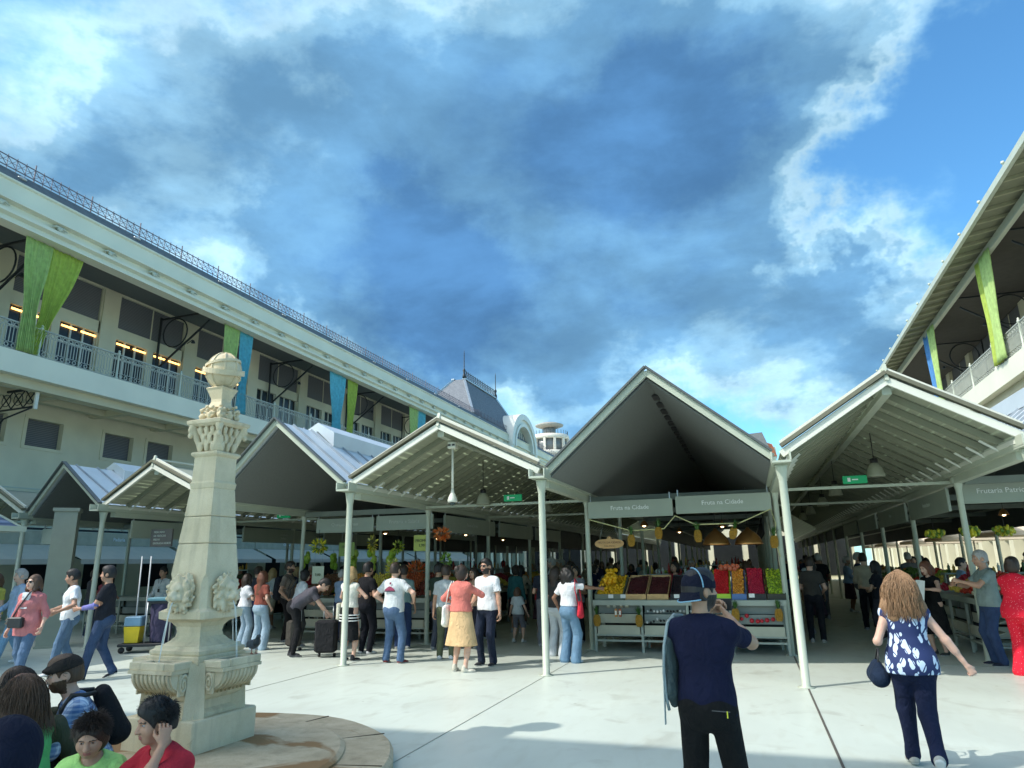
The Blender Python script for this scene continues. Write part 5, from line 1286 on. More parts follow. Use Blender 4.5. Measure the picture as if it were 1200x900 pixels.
for w0, w1, t, t2 in ((17.2, 21.0, 'Salsicharia', 'Bolhao'), (21.4, 25., None, None), (13.2, 16.4, None, None)):
    sign_panel((-14.18, w0, 2.62), (-14.18, w1, 2.62), t, 'grey sign on the right side of the far left pavilion, %s' % ('with two lines of lettering', 'farther back and blank', 'nearest and blank')[k], dim=True, h=.42, two=t2); k += 1
sign_panel((-17.7, 13.7, 2.55), (-16.6, 13.6, 2.55), None, 'small dark notice board hanging at the far left pavilion front', h=.4)
nb = empty('notice_board', (-13.0, 13.0, 2.38), 0, 'square dark board with small lines of text hanging left of the fountain', 'sign')
m = MB(); m.box((0, 0, 0), (.62, .05, .40)); m.build('panel', pbr('brownish_board', S(96, 94, 90)), nb)
for i, t in enumerate(('MERCADO', 'DE FRESCOS', 'PISO 0', 'ENTRADA NORTE')): text_mesh('lettering', t, .065, M['letterdim'], nb, (-.22, -.028, .13-.085*i), (PI/2, 0, 0), align='LEFT')

counter_grey = pbr('stall_frame_grey', S(156, 162, 150), rough=.5, var=.06); tray_m = pbr('tray_grey', S(132, 138, 132), rough=.6); pale_box = pbr('pale_tray_card', S(178, 176, 156), rough=.7)
def counter(us, w, label, ang=0, group=None, detail=True, hgt=.93, dep=.9):
    """long counter: frame with legs, sloping shelves, top; front at -Y, origin at the middle of its front"""
    x0, x1 = us[0], us[-1]; c = (x0+x1)/2
    r = empty('market_counter', (c, w, 0), ang, label, 'counter', group)
    m = MB(); m.box((0, dep/2, hgt), (x1-x0+.06, dep+.04, .045)); m.box((0, -.02, hgt-.03), (x1-x0+.06, .03, .09)); m.build('counter_top', counter_grey, r)
    for u in us:
        m = MB(); m.bar((u-c, .0, hgt-.03), (u-c, .0, .0), .045, .045); m.bar((u-c, dep-.05, hgt-.03), (u-c, dep-.05, 0), .045, .045); m.bar((u-c, 0, .20), (u-c, dep-.05, .20), .03, .03); m.build('leg', counter_grey, r)
    m = MB(); m.box((0, 0, .21), (x1-x0, .03, .035)); m.box((0, 0, .31), (x1-x0, .03, .03)); m.build('bottom_rail', counter_grey, r)
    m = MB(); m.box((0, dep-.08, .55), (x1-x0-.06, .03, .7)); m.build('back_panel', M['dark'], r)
    if detail:
        for i in range(len(us)-1):
            a_, b_ = us[i]-c+.035, us[i+1]-c-.035; mid = (a_+b_)/2; wd = b_-a_
            for zz, yy, mt in ((.40, -.01, 0), (.60, .07, 1 if i % 2 else 0), (.77, .16, 1)):
                m = MB(); m.box((mid, yy, zz+.01), (wd-.02, .012, .16), 0); m.add([(a_, yy, zz-.06), (b_, yy, zz-.06), (b_, yy+.28, zz+.03), (a_, yy+.28, zz+.03), (a_, yy, zz-.075), (b_, yy, zz-.075), (b_, yy+.28, zz+.015), (a_, yy+.28, zz+.015)], [(0, 1, 2, 3), (7, 6, 5, 4), (0, 4, 5, 1), (1, 5, 6, 2), (2, 6, 7, 3), (3, 7, 4, 0)], 0)
                m.build('tray', pale_box if mt == 0 else tray_m, r)
    return r
def fruit_bank(x0, x1, y0, y1, z0, z1, rad, colr, label, name='fruit_heap', cat='fruit', sq=(1, 1, 1), seed=0, dens=1., mats=None, layers=1, cap=900):
    """heap of single fruits on a slope, front (y0,z0) to back (y1,z1)"""
    rs = random.Random(seed); m = MB(); st = rad*1.75/dens; n = 0
    y = y0; ny = int(math.hypot(y1-y0, z1-z0)/st)
    for lay in range(layers):
        for j in range(ny+1):
            t = (j+.5)/(ny+1); x = x0+rad+(j % 2)*st/2
            while x < x1-rad and n < cap:
                m.ball((x+rs.uniform(-.3, .3)*rad, y0+(y1-y0)*t+rs.uniform(-.3, .3)*rad, z0+(z1-z0)*t+rad*.5+rs.uniform(0, .7)*rad+lay*rad+.022*math.sin(x*9+seed)*math.sin(t*7+seed)+(rs.random() < .06)*rad*1.1), rad*rs.uniform(.85, 1.1), 6, rs.randrange(len(mats)) if mats else 0, sq); x += st; n += 1
    o = m.build(name, mats or [pbr('fruit_%02x%02x%02x' % tuple(int(c_*255) for c_ in colr), colr, rough=.4, var=.25, scale=25)])
    return tag(o, label, cat, None, 'stuff')
def fm(n, c_): return pbr(n, c_, rough=.38, var=.2, scale=30)
red_, dred, ylw, org, mag, grn = fm('strawberry_red', S(205, 22, 32)), fm('cherry_dark', S(78, 14, 18)), fm('mango_yellow', S(236, 176, 24)), fm('apricot', S(226, 150, 52)), fm('raspberry', S(188, 22, 62)), fm('grape_green', S(176, 200, 48))
leaf = fm('leaf_green', S(58, 96, 40)); pinebody = fm('pineapple_skin', S(170, 128, 42))
counter([-2.98, -2.08, -1.22, -.45, .50], 13.88, 'long grey steel fruit counter in the centre, trays of goods below its top')
Yf, Yb, Zf_, Zb_ = 13.93, 14.72, .96, 1.36
def crate(x0, x1, label, matn=None, y=None, z=.955, h=.10, dep=.8, slope=.38):
    r = empty('fruit_crate', ((x0+x1)/2, y or 13.92, z), 0, label, 'crate'); w = x1-x0; t = .012
    a = math.atan2(slope, dep); m = MB()
    def q(x, yy, zz): return (x, yy, zz+yy/dep*slope)
    def panel(xa, xb, ya, yb, za, zb):
        V = [q(x, yy, zz) for x in (xa, xb) for yy in (ya, yb) for zz in (za, zb)]; m.add(V, [(0, 1, 3, 2), (4, 6, 7, 5), (0, 4, 5, 1), (2, 3, 7, 6), (0, 2, 6, 4), (1, 5, 7, 3)])
    panel(-w/2, w/2, 0, t, 0, h); panel(-w/2, w/2, dep-t, dep, 0, h); panel(-w/2, -w/2+t, t, dep-t, 0, h); panel(w/2-t, w/2, t, dep-t, 0, h)
    m.build('sides', matn or M['wood'], r); m = MB(); panel(-w/2+t, w/2-t, t, dep-t, 0, .01); m.build('base', matn or M['wood'], r); return r
bankspec = [(-2.98, -2.42, ylw, .035, 'heap of yellow mangoes and punnets at the left end of the fruit counter', S(120, 126, 110)),
            (-2.38, -1.98, dred, .018, 'dark cherries heaped in the left wooden crate of the centre stall', None), (-1.96, -1.56, dred, .018, 'dark cherries heaped in the second wooden crate of the centre stall', None),
            (-1.52, -1.20, fm('blackberry', S(30, 14, 24)), .018, 'almost black berries between the dark cherries and the raspberries', S(40, 40, 42)), (-1.18, -.78, fm('plum_dark', S(96, 20, 34)), .02, 'dark red plums left of the capped man', S(40, 40, 42)),
            (-.74, -.42, red_, .021, 'bright red strawberries right of the capped man', S(170, 205, 60)), (-.40, -.14, org, .027, 'orange apricots between strawberries and raspberries', S(90, 120, 170)),
            (-.12, .20, mag, .020, 'magenta raspberries left of the green grapes', S(50, 50, 50)), (.22, .54, grn, .022, 'green grapes at the right end of the centre counter', S(60, 60, 50))]
for i, (a_, b_, mt, rd, lb, cc) in enumerate(bankspec):
    big_ = i >= 5
    crate(a_, b_, 'crate under the '+lb.replace('heap of ', '').split(' at ')[0].split(' heaped')[0][:60] if i not in (1, 2) else ('left', 'right')[i-1]+' wooden crate of dark cherries, handle hole in front', None if cc is None else pbr('crate_%d' % i, cc, rough=.7), slope=.34 if not big_ else .42)
    fruit_bank(a_+.015, b_-.015, 13.95, 14.70, 1.00, 1.34 if not big_ else 1.44, rd, (1, 1, 1), lb, mats=[mt] if i != 8 else [grn, fm('grape_dark', S(120, 150, 40))], seed=i, layers=2 if big_ else 1, cap=1100)
fruit_bank(-2.86, -2.56, 14.2, 14.5, 1.22, 1.42, .05, (1, 1, 1), 'pile of big yellow mangoes topping the left heap of the fruit counter', mats=[ylw], seed=44, layers=2, sq=(1, 1, .8))
fruit_bank(-.62, -.2, 14.55, 14.75, 1.46, 1.5, .05, (1, 1, 1), 'peaches lying behind the strawberries and apricots', mats=[fm('peach', S(200, 110, 80))], seed=45)
def pineapple(pos, label, s=1., tilt=0, hang=None):
    r = empty('pineapple', pos, 0, label, 'pineapple'); r.rotation_euler = (tilt, tilt*.6, 0)
    m = MB(); n = 12
    for j in range(9):
        z = -.11+.22*(j+.5)/9; rr = .062*math.sqrt(max(0, 1-((z)/.125)**2))
        for k in range(n): a_ = 2*PI*(k+.5*(j % 2))/n; m.ball((rr*math.cos(a_)*s, rr*math.sin(a_)*s, z*s), .017*s, 5)
    m.ball((0, 0, 0), .058*s, 10, sc=(1, 1, 1.85)); m.build('fruit_body', pinebody, r)
    m = MB(); rs = random.Random(int(pos[0]*100))
    for k in range(26):
        a_ = rs.uniform(0, 2*PI); o_ = rs.uniform(.1, 1); h = .20-.08*o_; d = Vector((math.cos(a_), math.sin(a_), 0)); t = Vector((-d.y, d.x, 0))
        p0 = Vector((0, 0, .105))+d*.012; p1 = p0+d*.035*o_+Vector((0, 0, h*.6)); p2 = p0+d*.11*o_+Vector((0, 0, h))
        m.add([(p0-t*.012)*s, (p0+t*.012)*s, (p1+t*.012)*s, (p1-t*.012)*s, p2*s], [(0, 1, 2, 3), (3, 2, 4)])
    m.build('leaf_crown', leaf, r)
    if hang:
        m = MB(); m.tube([(0, 0, .1*s), (0, 0, hang)], .004, 5); m.build('string', pbr('twine', S(190, 180, 120)), r)
    return r
for (u, z, tl, lb) in ((-2.20, 2.07, .1, 'leftmost hanging pineapple under the fruit stall signs'), (-1.66, 2.20, .0, 'second hanging pineapple from the left, under the sign gap'), (-.92, 2.12, -.1, 'hanging pineapple left of the copper lamp shades'), (-.27, 2.16, .5, 'tilted hanging pineapple between the two copper lamp shades'), (.44, 1.98, .1, 'lowest hanging pineapple by the right post of the fruit stall')):
    pineapple((u, 13.93, z), lb, 1., tl, .22)
for (u, z, lb) in ((-.36, .70, 'left of two pineapples standing in the lower trays near the raspberries'), (.38, .70, 'pineapple standing in the lower tray at the right end of the counter'), (-2.93, .58, 'pineapple at the bottom left corner of the centre counter'), (-2.12, .58, 'pineapple beside the pale boxes in the centre counter')):
    pineapple((u, 13.80, z), lb, .95)
fruit_bank(-.30, .32, 13.86, 13.90, .57, .575, .04, (1, 1, 1), 'row of red pomegranates in the lower right tray', mats=[fm('pomegranate', S(190, 30, 45))], seed=4, dens=.8)
fruit_bank(-2.0, -.5, 13.92, 13.96, .72, .725, .025, (1, 1, 1), 'dark jars lined up in the middle trays', name='jar_row', cat='jars', mats=[M['black'], pbr('jar_lid', (.6, .6, .58))], seed=6, dens=.7)
fruit_bank(-2.0, -1.3, 13.86, 13.88, .54, .545, .025, (1, 1, 1), 'second row of dark jars in the middle trays', name='jar_row', cat='jars', mats=[M['black'], pbr('jar_lid', (.6, .6, .58))], seed=7, dens=.7)
rs = random.Random(12)
for i, (u, y, z, w_, h_, cc, lb) in enumerate(((-2.72, 13.94, .86, .07, .10, S(170, 168, 150), 'first'), (-2.60, 13.94, .86, .06, .10, S(180, 176, 160), 'second'), (-2.47, 13.94, .86, .06, .10, S(168, 150, 120), 'third'), (-2.36, 13.94, .86, .07, .10, S(182, 176, 150), 'fourth'), (-2.56, 13.83, .72, .05, .15, S(180, 120, 60), 'fifth, orange'), (-2.48, 13.83, .72, .05, .15, S(170, 90, 60), 'sixth, reddish'))):
    o = MB().box((u, y, z), (w_, .04, h_), bev=.006).box((u, y-.021, z), (w_*.7, .003, h_*.5), 1).build('food_packet', [pbr('packet_%d' % i, cc, rough=.5), pbr('packet_label', (.7, .68, .6))]); tag(o, 'small food packet in the left trays of the counter, %s from the left' % lb, 'packet', 'packets in the left trays')
for i, (u, z) in enumerate(((-2.66, 1.02), (-2.42, 1.02), (-1.4, 1.02), (-.95, 1.03), (-.05, 1.03))):
    o = MB().box((u, 13.905, z), (.10, .008, .07)).box((u, 13.925, z-.03), (.06, .03, .012), 1).build('price_card', [pbr('card_white', (.75, .75, .72)), M['steel']]); tag(o, 'small white price card on the front edge of the fruit counter, %s from the left' % ordn[i], 'price card', 'price cards on the fruit counter')
# copper lamp shades, zigzag rope, wooden board
for u, lb in ((-.63, 'left of the two big copper lamp shades over the fruit'), (-.01, 'right of the two big copper lamp shades over the fruit')):
    r = empty('pendant_lamp', (u, 14.8, 2.10), 0, lb, 'lamp'); m = MB(); m.lathe([(.27, -.14), (.265, -.11), (.22, .0), (.13, .10), (.05, .15), (.03, .19)], n=24, caps=False); o = m.build('shade', M['copper'], r); s_ = o.modifiers.new('t', 'SOLIDIFY'); s_.thickness = .006
    m = MB(); m.lathe([(.24, -.10), (.2, -.02), (.1, .07)], n=24, caps=False); m.build('inner_glow', M['brass'], r); m = MB(); m.ball((0, 0, -.03), .045, 10); m.build('bulb', M['warm'], r); m = MB(); m.tube([(0, 0, .15), (0, 0, 1.0)], .008, 6); m.build('cord', M['black'], r)
m = MB(); zp = [(-3.02, 2.50), (-2.2, 2.26), (-1.55, 2.28), (-1.32, 2.52), (-.95, 2.34), (-.15, 2.34), (.44, 2.58)]
m.tube([(x, 13.93, z) for x, z in zp], .012, 6); m.tube([(.44, 13.93, 2.58), (.50, 13.9, 2.3), (.44, 13.93, 2.05), (.52, 13.9, 1.7)], .008, 5)
tag(m.build('rope_garland', pbr('pale_rope', S(200, 196, 140), rough=.8)), 'pale zigzag rope strung below the Fruta na Cidade signs', 'rope')
wb = empty('wooden_board', (-2.72, 14.35, 2.03), 0, 'small rounded wooden hanging board left in the fruit stall', 'sign')
m = MB(); P = [(.30*math.cos(t)*abs(math.cos(t))**-.35 if abs(math.cos(t)) > .01 else 0, .095*math.sin(t)*(1.0)) for t in np.linspace(0, 2*PI, 28)[:-1]]; P = [(max(-.3, min(.3, x)), z) for x, z in P]; m.prism(P, -.01, .01); m.lathe([(.06, -.01), (.06, .01)], (0, 0, 0), 4) if False else None; m.ball((0, 0, .10), .05, 10, sc=(1, .2, 1)); m.build('board', pbr('carved_pine', S(206, 160, 104)), wb)
text_mesh('lettering', 'FRUTA DA CIDADE', .055, pbr('burnt_letters', S(120, 78, 44)), wb, (0, -.012, .02), (PI/2, 0, 0)); text_mesh('lettering', 'frutas frescas', .04, pbr('burnt_letters', S(120, 78, 44)), wb, (0, -.012, -.045), (PI/2, 0, 0))
m = MB(); m.tube([(-.2, 0, .08), (-.1, 0, .45)], .004, 4); m.tube([(.2, 0, .08), (.1, 0, .45)], .004, 4); m.build('cords', M['steel'], wb)
for i, (u, w) in enumerate(((-2.3, 16.6), (-.6, 18.2), (-1.9, 21.), (-8.9, 16.2), (-7.6, 18.5), (-9.4, 20.5), (5.0, 16.8), (-8.2, 23.4))):
    r = empty('pendant_lamp', (u, w, 2.52), 0, 'small warm pendant lamp inside the stalls, %s' % ['left above the fruit stall back', 'right above the fruit stall back', 'deep in the centre stall', 'left behind the hanging bunches', 'right behind the hanging bunches', 'deep on the left', 'inside the right-edge stall', 'deepest on the left'][i], 'lamp')
    m = MB(); m.lathe([(.10, -.05), (.06, .04), (.02, .07)], n=14, caps=False); m.build('shade', M['copper'], r); m = MB(); m.ball((0, 0, -.03), .045, 10); m.build('bulb', M['warm'], r); m = MB(); m.tube([(0, 0, .06), (0, 0, .8)], .006, 5); m.build('cord', M['black'], r)
# ceiling lamps, exit signs, ceiling camera
def bell_lamp(u, w, z, label, ztop=3.9):
    r = empty('bell_lamp', (u, w, z), 0, label, 'lamp', 'bell lamps hanging over the aisles'); m = MB(); m.lathe([(.155, -.13), (.15, -.10), (.125, 0.02), (.08, .10), (.06, .12)], n=20); m.build('shade', pbr('lamp_acrylic', S(188, 190, 170), rough=.3, trans=.4), r)
    m = MB(); m.lathe([(.06, .12), (.065, .13), (.065, .20), (.03, .21)], n=14); m.tube([(0, 0, .2), (0, 0, ztop-z)], .008, 5); m.build('ballast', M['black'], r)
lab = ['first', 'second', 'third', 'fourth', 'fifth', 'sixth']
for i, (u, w, z) in enumerate(((2.30, 14.0, 3.22), (2.0, 17.6, 3.2), (2.05, 21.2, 3.2), (2.0, 24.8, 3.2), (2.0, 28.4, 3.2))): bell_lamp(u, w, z, '%s bell lamp from the front over the right aisle' % lab[i])
for i, (u, w, z) in enumerate(((-5.42, 14.2, 3.05), (-5.0, 17.8, 3.1), (-4.2, 21.4, 3.1), (-5.0, 25, 3.1), (-5.0, 28.6, 3.1))): bell_lamp(u, w, z, '%s bell lamp from the front over the middle aisle' % lab[i])
exm = pbr('exit_green', S(10, 120, 72), rough=.4, emit=S(10, 130, 80), estr=.35)
for i, (u, w, lb) in enumerate(((1.92, 13.9, 'green exit sign box on the tie bar over the right aisle'), (-4.75, 14.3, 'green exit sign box on the tie bar over the middle aisle'), (-12.0, 16.2, 'green exit sign box over the aisle left of the fountain'))):
    r = empty('exit_sign', (u, w-.06, 3.04), 0, lb, 'sign'); m = MB(); m.box((0, 0, 0), (.40, .06, .14), bev=.005); m.build('case', exm, r)
    m = MB(); m.box((-.10, -.033, 0), (.05, .005, .07)); m.box((0, -.033, 0), (.10, .005, .02)); m.build('arrow', M['letter'], r)
r = empty('ceiling_camera', (-4.98, 11.5, 2.75), 0, 'white ceiling camera on a long pole under the middle canopy', 'camera')
m = MB(); m.box((0, 0, 1.03), (.16, .13, .12), bev=.01); m.box((-.04, -.07, 1.03), (.05, .02, .03), 1); m.box((.04, -.07, 1.03), (.05, .02, .03), 1); m.build('mount', [M['white'], M['black']], r)
m = MB(); m.tube([(0, 0, 1.0), (0, 0, .2)], .022, 10); m.build('pole', M['white'], r)
m = MB(); m.lathe([(.025, .24), (.035, .17), (.07, .10), (.088, .04), (.09, .0)], n=20); m.lathe([(.055, .0), (.05, -.04), (.0, -.06)], n=16, m=1); m.build('dome', [M['white'], pbr('camera_dome', (.03, .05, .05), rough=.1)], r)

# D2 stall front and other fronts
counter([-10.2, -9.3, -8.4, -7.5, -6.95], 14.6, 'dark counter with shelves behind the man in the grey logo shirt')
counter([3.7, 4.8, 5.9, 7.0], 14.4, 'counter under the sign at the right edge, behind the man in the grey shirt')
counter([-17.6, -16.4, -15.2, -14.4], 15.2, 'counter of the far left pavilion behind the walking men')
side = [(3.62, -PI/2, 'right aisle, right side', (15.6, 19.4, 23.2, 27.)), (.42, PI/2, 'right aisle, left side', (16.4, 20.2, 24., 27.8)), (-3.02, -PI/2, 'middle aisle, right side', (16.4, 20.2, 24., 27.8)), (-7.02, PI/2, 'middle aisle, left side', (17.2, 21., 24.8)), (-10.38, -PI/2, 'left aisle, right side', (17.2, 21., 24.8)), (-14.3, PI/2, 'left aisle, left side', (17.4, 21.2))]
gc_ = [S(200, 60, 40), S(210, 140, 40), S(150, 170, 60), S(90, 120, 50), S(170, 40, 60), S(220, 190, 80), S(120, 80, 50), S(190, 180, 150)]
rs = random.Random(5)
for u, an, nm, ws in side:
    for i, w in enumerate(ws):
        r = counter([-1.6, -.55, .55, 1.6], w, 'display counter along the %s, %s from the front' % (nm, lab[i]), an, 'side counters along the market aisles', detail=(w < 21)); r.location = (u, w+0, 0)
        d = 1 if an < 0 else -1
        for j in range(4):
            c_ = rs.choice(gc_); y0 = -1.5+j*.78
            o = fruit_bank(y0, y0+.70, .05, .7, 1.0, 1.3, .045 if w > 18 else .035, c_, '%s produce heap, %s along the %s, %s counter' % ('reddish orange green brown'.split()[j], ordn[j], nm, lab[i]), seed=rs.randrange(999), cap=160); o.location = (u, w, 0); o.rotation_euler = (0, 0, an)
# heaps on the other fronts
hs = [(-10.1, -9.5, gc_[6]), (-9.4, -8.8, gc_[1]), (-8.7, -8.2, gc_[5]), (-7.85, -7.3, S(170, 80, 40)), (-7.3, -7.0, S(110, 40, 20))]
for i, (a_, b_, c_) in enumerate(hs): fruit_bank(a_, b_, 14.7, 15.4, .98, 1.45, .03, c_, ['dried sausages', 'orange cheeses', 'yellow loaves', 'orange hams', 'brown chestnuts'][i]+' heaped on the counter behind the crowd left of centre', seed=i+20, cap=500)
for i in range(4): fruit_bank(3.75+i*.8, 4.45+i*.8, 14.5, 15.1, .98, 1.3, .035, gc_[i], ['tomato red', 'orange', 'lime green', 'dark green'][i]+' produce heap on the counter at the right edge', seed=i+40, cap=300)
# hanging bunches
def bunch(pos, cols, label, n=26, rad=.18, h=.3, leafy=True, hang=.4, cat='bunch', pr=.045):
    r = empty('hanging_bunch', pos, 0, label, cat); rs = random.Random(int(abs(pos[0]*77+pos[1]*13))); m = MB()
    for k in range(n):
        a_, e_ = rs.uniform(0, 2*PI), rs.uniform(-1, 1); q = Vector((math.cos(a_)*math.sqrt(1-e_*e_), math.sin(a_)*math.sqrt(1-e_*e_), e_))*rs.uniform(.5, 1)
        p = Vector((q.x*rad, q.y*rad, q.z*h/2)); 
        if leafy:
            t = Vector((rs.uniform(-1, 1), rs.uniform(-1, 1), rs.uniform(-1, 1))).normalized()*pr*.55; s_ = q.normalized()*pr*1.6
            m.add([p-t, p+t, p+t*.6+s_, p-t*.6+s_], [(0, 1, 2, 3)], rs.randrange(len(cols)))
        else: m.ball(p, pr, 6, rs.randrange(len(cols)), (1, 1, 1.4))
    m.build('pieces', [fm('bunch_%02x%02x%02x' % tuple(int(x*255) for x in c_), c_) for c_ in cols], r)
    m = MB(); m.tube([(0, 0, 0), (0, 0, hang)], .006, 4); m.build('string', M['black'], r); return r
Yl, Gr, Or, Br = S(222, 208, 60), S(110, 140, 50), S(232, 120, 50), S(150, 90, 40)
bunch((-10.0, 14.9, 2.15), [Yl, Yl, Gr], 'yellow sunflower bunch hanging left in the stall behind the bending man', 170, .17, .30)
bunch((-6.75, 15.0, 2.36), [Or, Or, S(240, 160, 110)], 'orange dried bunch hanging by the post right of the logo shirt man', 150, .17, .24)
bunch((-7.6, 15.4, 1.5), [Or, S(200, 70, 30), Br], 'orange peppers hanging low behind the logo shirt man', 260, .26, .5)
bunch((-8.15, 15.3, 1.55), [S(230, 220, 150), Yl], 'pale cream gourd bunch left of the orange peppers', 160, .15, .5)
bunch((-8.7, 15.2, 2.2), [Yl, S(190, 180, 90)], 'small yellow bunch under the right sign of the left stall', 60, .10, .35)
bunch((-8.0, 15.2, 2.1), [S(190, 200, 80), Gr], 'green yellow bunch next to the green poster', 60, .10, .3)
bunch((-6.72, 15.1, 1.75), [Gr, S(150, 190, 70)], 'green leafy bunch hanging on the post below the orange bunch', 90, .13, .3)
for i, (u, w) in enumerate(((-13.2, 19), (-12.4, 19.3), (-11.6, 19.1), (-9.6, 16.8), (-8.9, 16.6), (-11.0, 18.2))): bunch((u, w, 1.85), [S(170, 205, 70), S(200, 220, 90)], 'yellow-green fruit bag hanging in the dark behind the crowd, %s from the left' % ['first', 'second', 'third', 'fifth', 'sixth', 'fourth'][i], 7, .10, .55, False, .3, 'fruit bag', .085)
for i, (u, w) in enumerate(((4.0, 15.4), (4.55, 15.4), (5.1, 15.4), (5.7, 15.4), (3.6, 16.4))): bunch((u, w, 2.12), [Yl, S(200, 200, 70), Gr], 'banana bunch hanging at the right edge stall, %s' % ['first from the left', 'second', 'third', 'fourth', 'farther back by the aisle'][i], 46, .20, .17, False, .3, 'bananas', .032)
for i, (u, w, z, cc, wd, hh, lb, tx) in enumerate(((-9.15, 14.8, 2.06, S(120, 140, 70), .42, .32, 'dark green price poster hanging in the stall behind the bending man', 'FRUTA\n2,50'), (-7.15, 14.75, 2.16, S(176, 182, 90), .40, .36, 'light green price poster right of the hanging bunches', 'PROMO\n1,99'), (-9.85, 14.7, 1.48, S(200, 205, 180), .32, .40, 'white and green price stand behind the crouching people', '3,00'))):
    r = empty('price_poster', (u, w, z), 0, lb, 'poster'); m = MB(); m.box((0, 0, 0), (wd, .015, hh)); m.build('board', pbr('poster_%d' % i, cc), r); [text_mesh('lettering', q_, .09, pbr('poster_ink', (.08, .1, .04)), r, (0, -.012, .05-.11*j_ if '\n' in tx else 0), (PI/2, 0, 0)) for j_, q_ in enumerate(tx.split('\n'))]
    m = MB(); m.tube([(-wd/3, 0, hh/2), (-wd/3, 0, hh/2+.35)], .004, 4); m.tube([(wd/3, 0, hh/2), (wd/3, 0, hh/2+.35)], .004, 4); m.build('cords', M['steel'], r)
# tall display cabinets and back shelving deeper inside
for i, (u, w, wd, hh, lb) in enumerate(((-1.3, 17.6, 2.4, 1.35, 'back shelf of the centre stall with bottles'), (-8.7, 18.4, 2.4, 1.5, 'back shelf behind the hanging bunches'), (5.3, 18, 2.6, 1.3, 'back shelf of the right edge stall'), (-1.3, 23.5, 2.4, 1.5, 'shelf deeper inside the centre pavilion'), (-8.7, 24.2, 2.4, 1.5, 'shelf deeper inside the left pavilion'), (-16, 18.5, 2.4, 1.6, 'back shelf of the far left pavilion'))):
    r = empty('display_shelf', (u, w, 0), 0, lb, 'shelf'); m = MB()
    for z in (.1, .5, .9, hh): m.box((0, 0, z), (wd, .4, .03))
    for x in (-wd/2, 0, wd/2): m.box((x, .0, hh/2), (.03, .4, hh))
    m.build('frame', counter_grey, r); m = MB(); rs2 = random.Random(i)
    for z in (.5, .9, hh):
        x = -wd/2+.1
        while x < wd/2-.1: h = rs2.uniform(.1, .26); m.lathe([(.03, 0), (.03, h*.7), (.012, h*.85), (.012, h)], (x, -.1, z+.016), 6, rs2.randrange(4)); x += rs2.uniform(.07, .16)
    tag(m.build('goods', [fm('g1', S(60, 90, 50)), fm('g2', S(150, 40, 30)), fm('g3', S(190, 150, 60)), fm('g4', S(200, 200, 190))], r), kind='stuff')

# ------------------------------------------------------------------ kiosk roof on the far left, concrete column
k_ = empty('slate_kiosk', (-15.3, 8.0, 0), 0, 'corner of a slate-roofed kiosk at the far left edge', 'kiosk')
m = MB(); hw = 1.95; V = [(-hw, -hw, 2.47), (hw, -hw, 2.47), (hw, hw, 2.47), (-hw, hw, 2.47), (0, 0, 4.1)]; m.add(V, [(0, 1, 4), (1, 2, 4), (2, 3, 4), (3, 0, 4), (3, 2, 1, 0)]); m.build('hipped_roof', stripes_mat('blue_slate', S(62, 76, 100), S(92, 108, 134), 3.2, 'Z', .5), k_)
m = MB(); 
for a_, b_ in ((0, 1), (1, 2), (2, 3), (3, 0)): m.bar(V[a_], V[b_], .06, .10)
for a_ in range(4): m.bar(V[a_], V[4], .05, .04)
m.build('edge_trim', M['grnwhite'], k_); m = MB(); m.tube([(0, 0, 0), (0, 0, 4.0)], .09, 12); m.build('mast', M['grnwhite'], k_)
m = MB(); m.sq([(.26, 0), (.26, .04), (.235, .05), (.235, 3.0), (.27, 3.03), (.27, 3.1)], rz=.75); o = m.build('concrete_column', pbr('grey_column', S(150, 154, 138), rough=.7, var=.06)); o.location = (-15.25, 12.35, 0); tag(o, 'thick grey square column behind the man in the white tee shirt', 'column')

# ------------------------------------------------------------------ cleaning trolley, suitcases, bags
ct = empty('cleaning_trolley', (-12.15, 12.1, 0), math.radians(25), 'janitor trolley with purple bag, blue lid, yellow bucket and mop handles', 'trolley')
m = MB(); m.box((0, 0, .16), (1.05, .5, .06), bev=.01); m.build('base', M['black'], ct)
for x in (-.45, .45):
    for y in (-.2, .2): m = MB(); m.lathe([(.06, -.02), (.06, .02)], (0, 0, 0), 14); o = m.build('wheel', M['black'], ct); o.rotation_euler = (PI/2, 0, 0); o.location = (x, y, .065)
c = SDF(); c.cone((.22, 0, .25), .2, (.22, 0, .92), .235, k=.0, side=(1, 0, 0), ry0=.17, ry1=.2); c.cut((0, 0, 1.0), (0, 0, 1)).cut((0, 0, .2), (0, 0, -1)); V, F = c.mesh(.016, folds(.012, 1.4, 4)); mesh_obj('refuse_bag', V, F, fabric(S(66, 62, 88), 'purple_vinyl'), ct, True)
m = MB(); m.box((.22, 0, 1.06), (.52, .44, .07), bev=.02); m.box((.22, 0, 1.0), (.5, .42, .05), 1); m.build('lid', [pbr('teal_lid', S(96, 140, 152)), M['black']], ct)
m = MB()
for x in (-.02, .46):
    for y in (-.2, .2): m.tube([(x, y, .18), (x, y, 1.0)], .014, 6)
m.tube([(.46, -.2, 1.0), (.62, -.2, .95), (.62, .2, .95), (.46, .2, 1.0)], .014, 6); m.build('tube_frame', M['steel'], ct)
m = MB(); m.sq([(.13, .20), (.16, .52)], (-.30, -.02, 0)); m.build('yellow_bucket', pbr('yellow_plastic', S(228, 196, 40), rough=.4), ct)
m = MB(); m.box((-.30, 0, .62), (.34, .34, .2), bev=.02); m.build('grey_bucket', pbr('blue_grey_plastic', S(112, 148, 172), rough=.4), ct)
for x, y, cc in ((-.34, .1, (.6, .6, .6)), (-.16, .12, (.6, .62, .6))): m = MB(); m.tube([(x, y, .2), (x-.02, y, 1.95)], .014, 6); m.build('mop_handle', pbr('handle_alu', cc), ct)
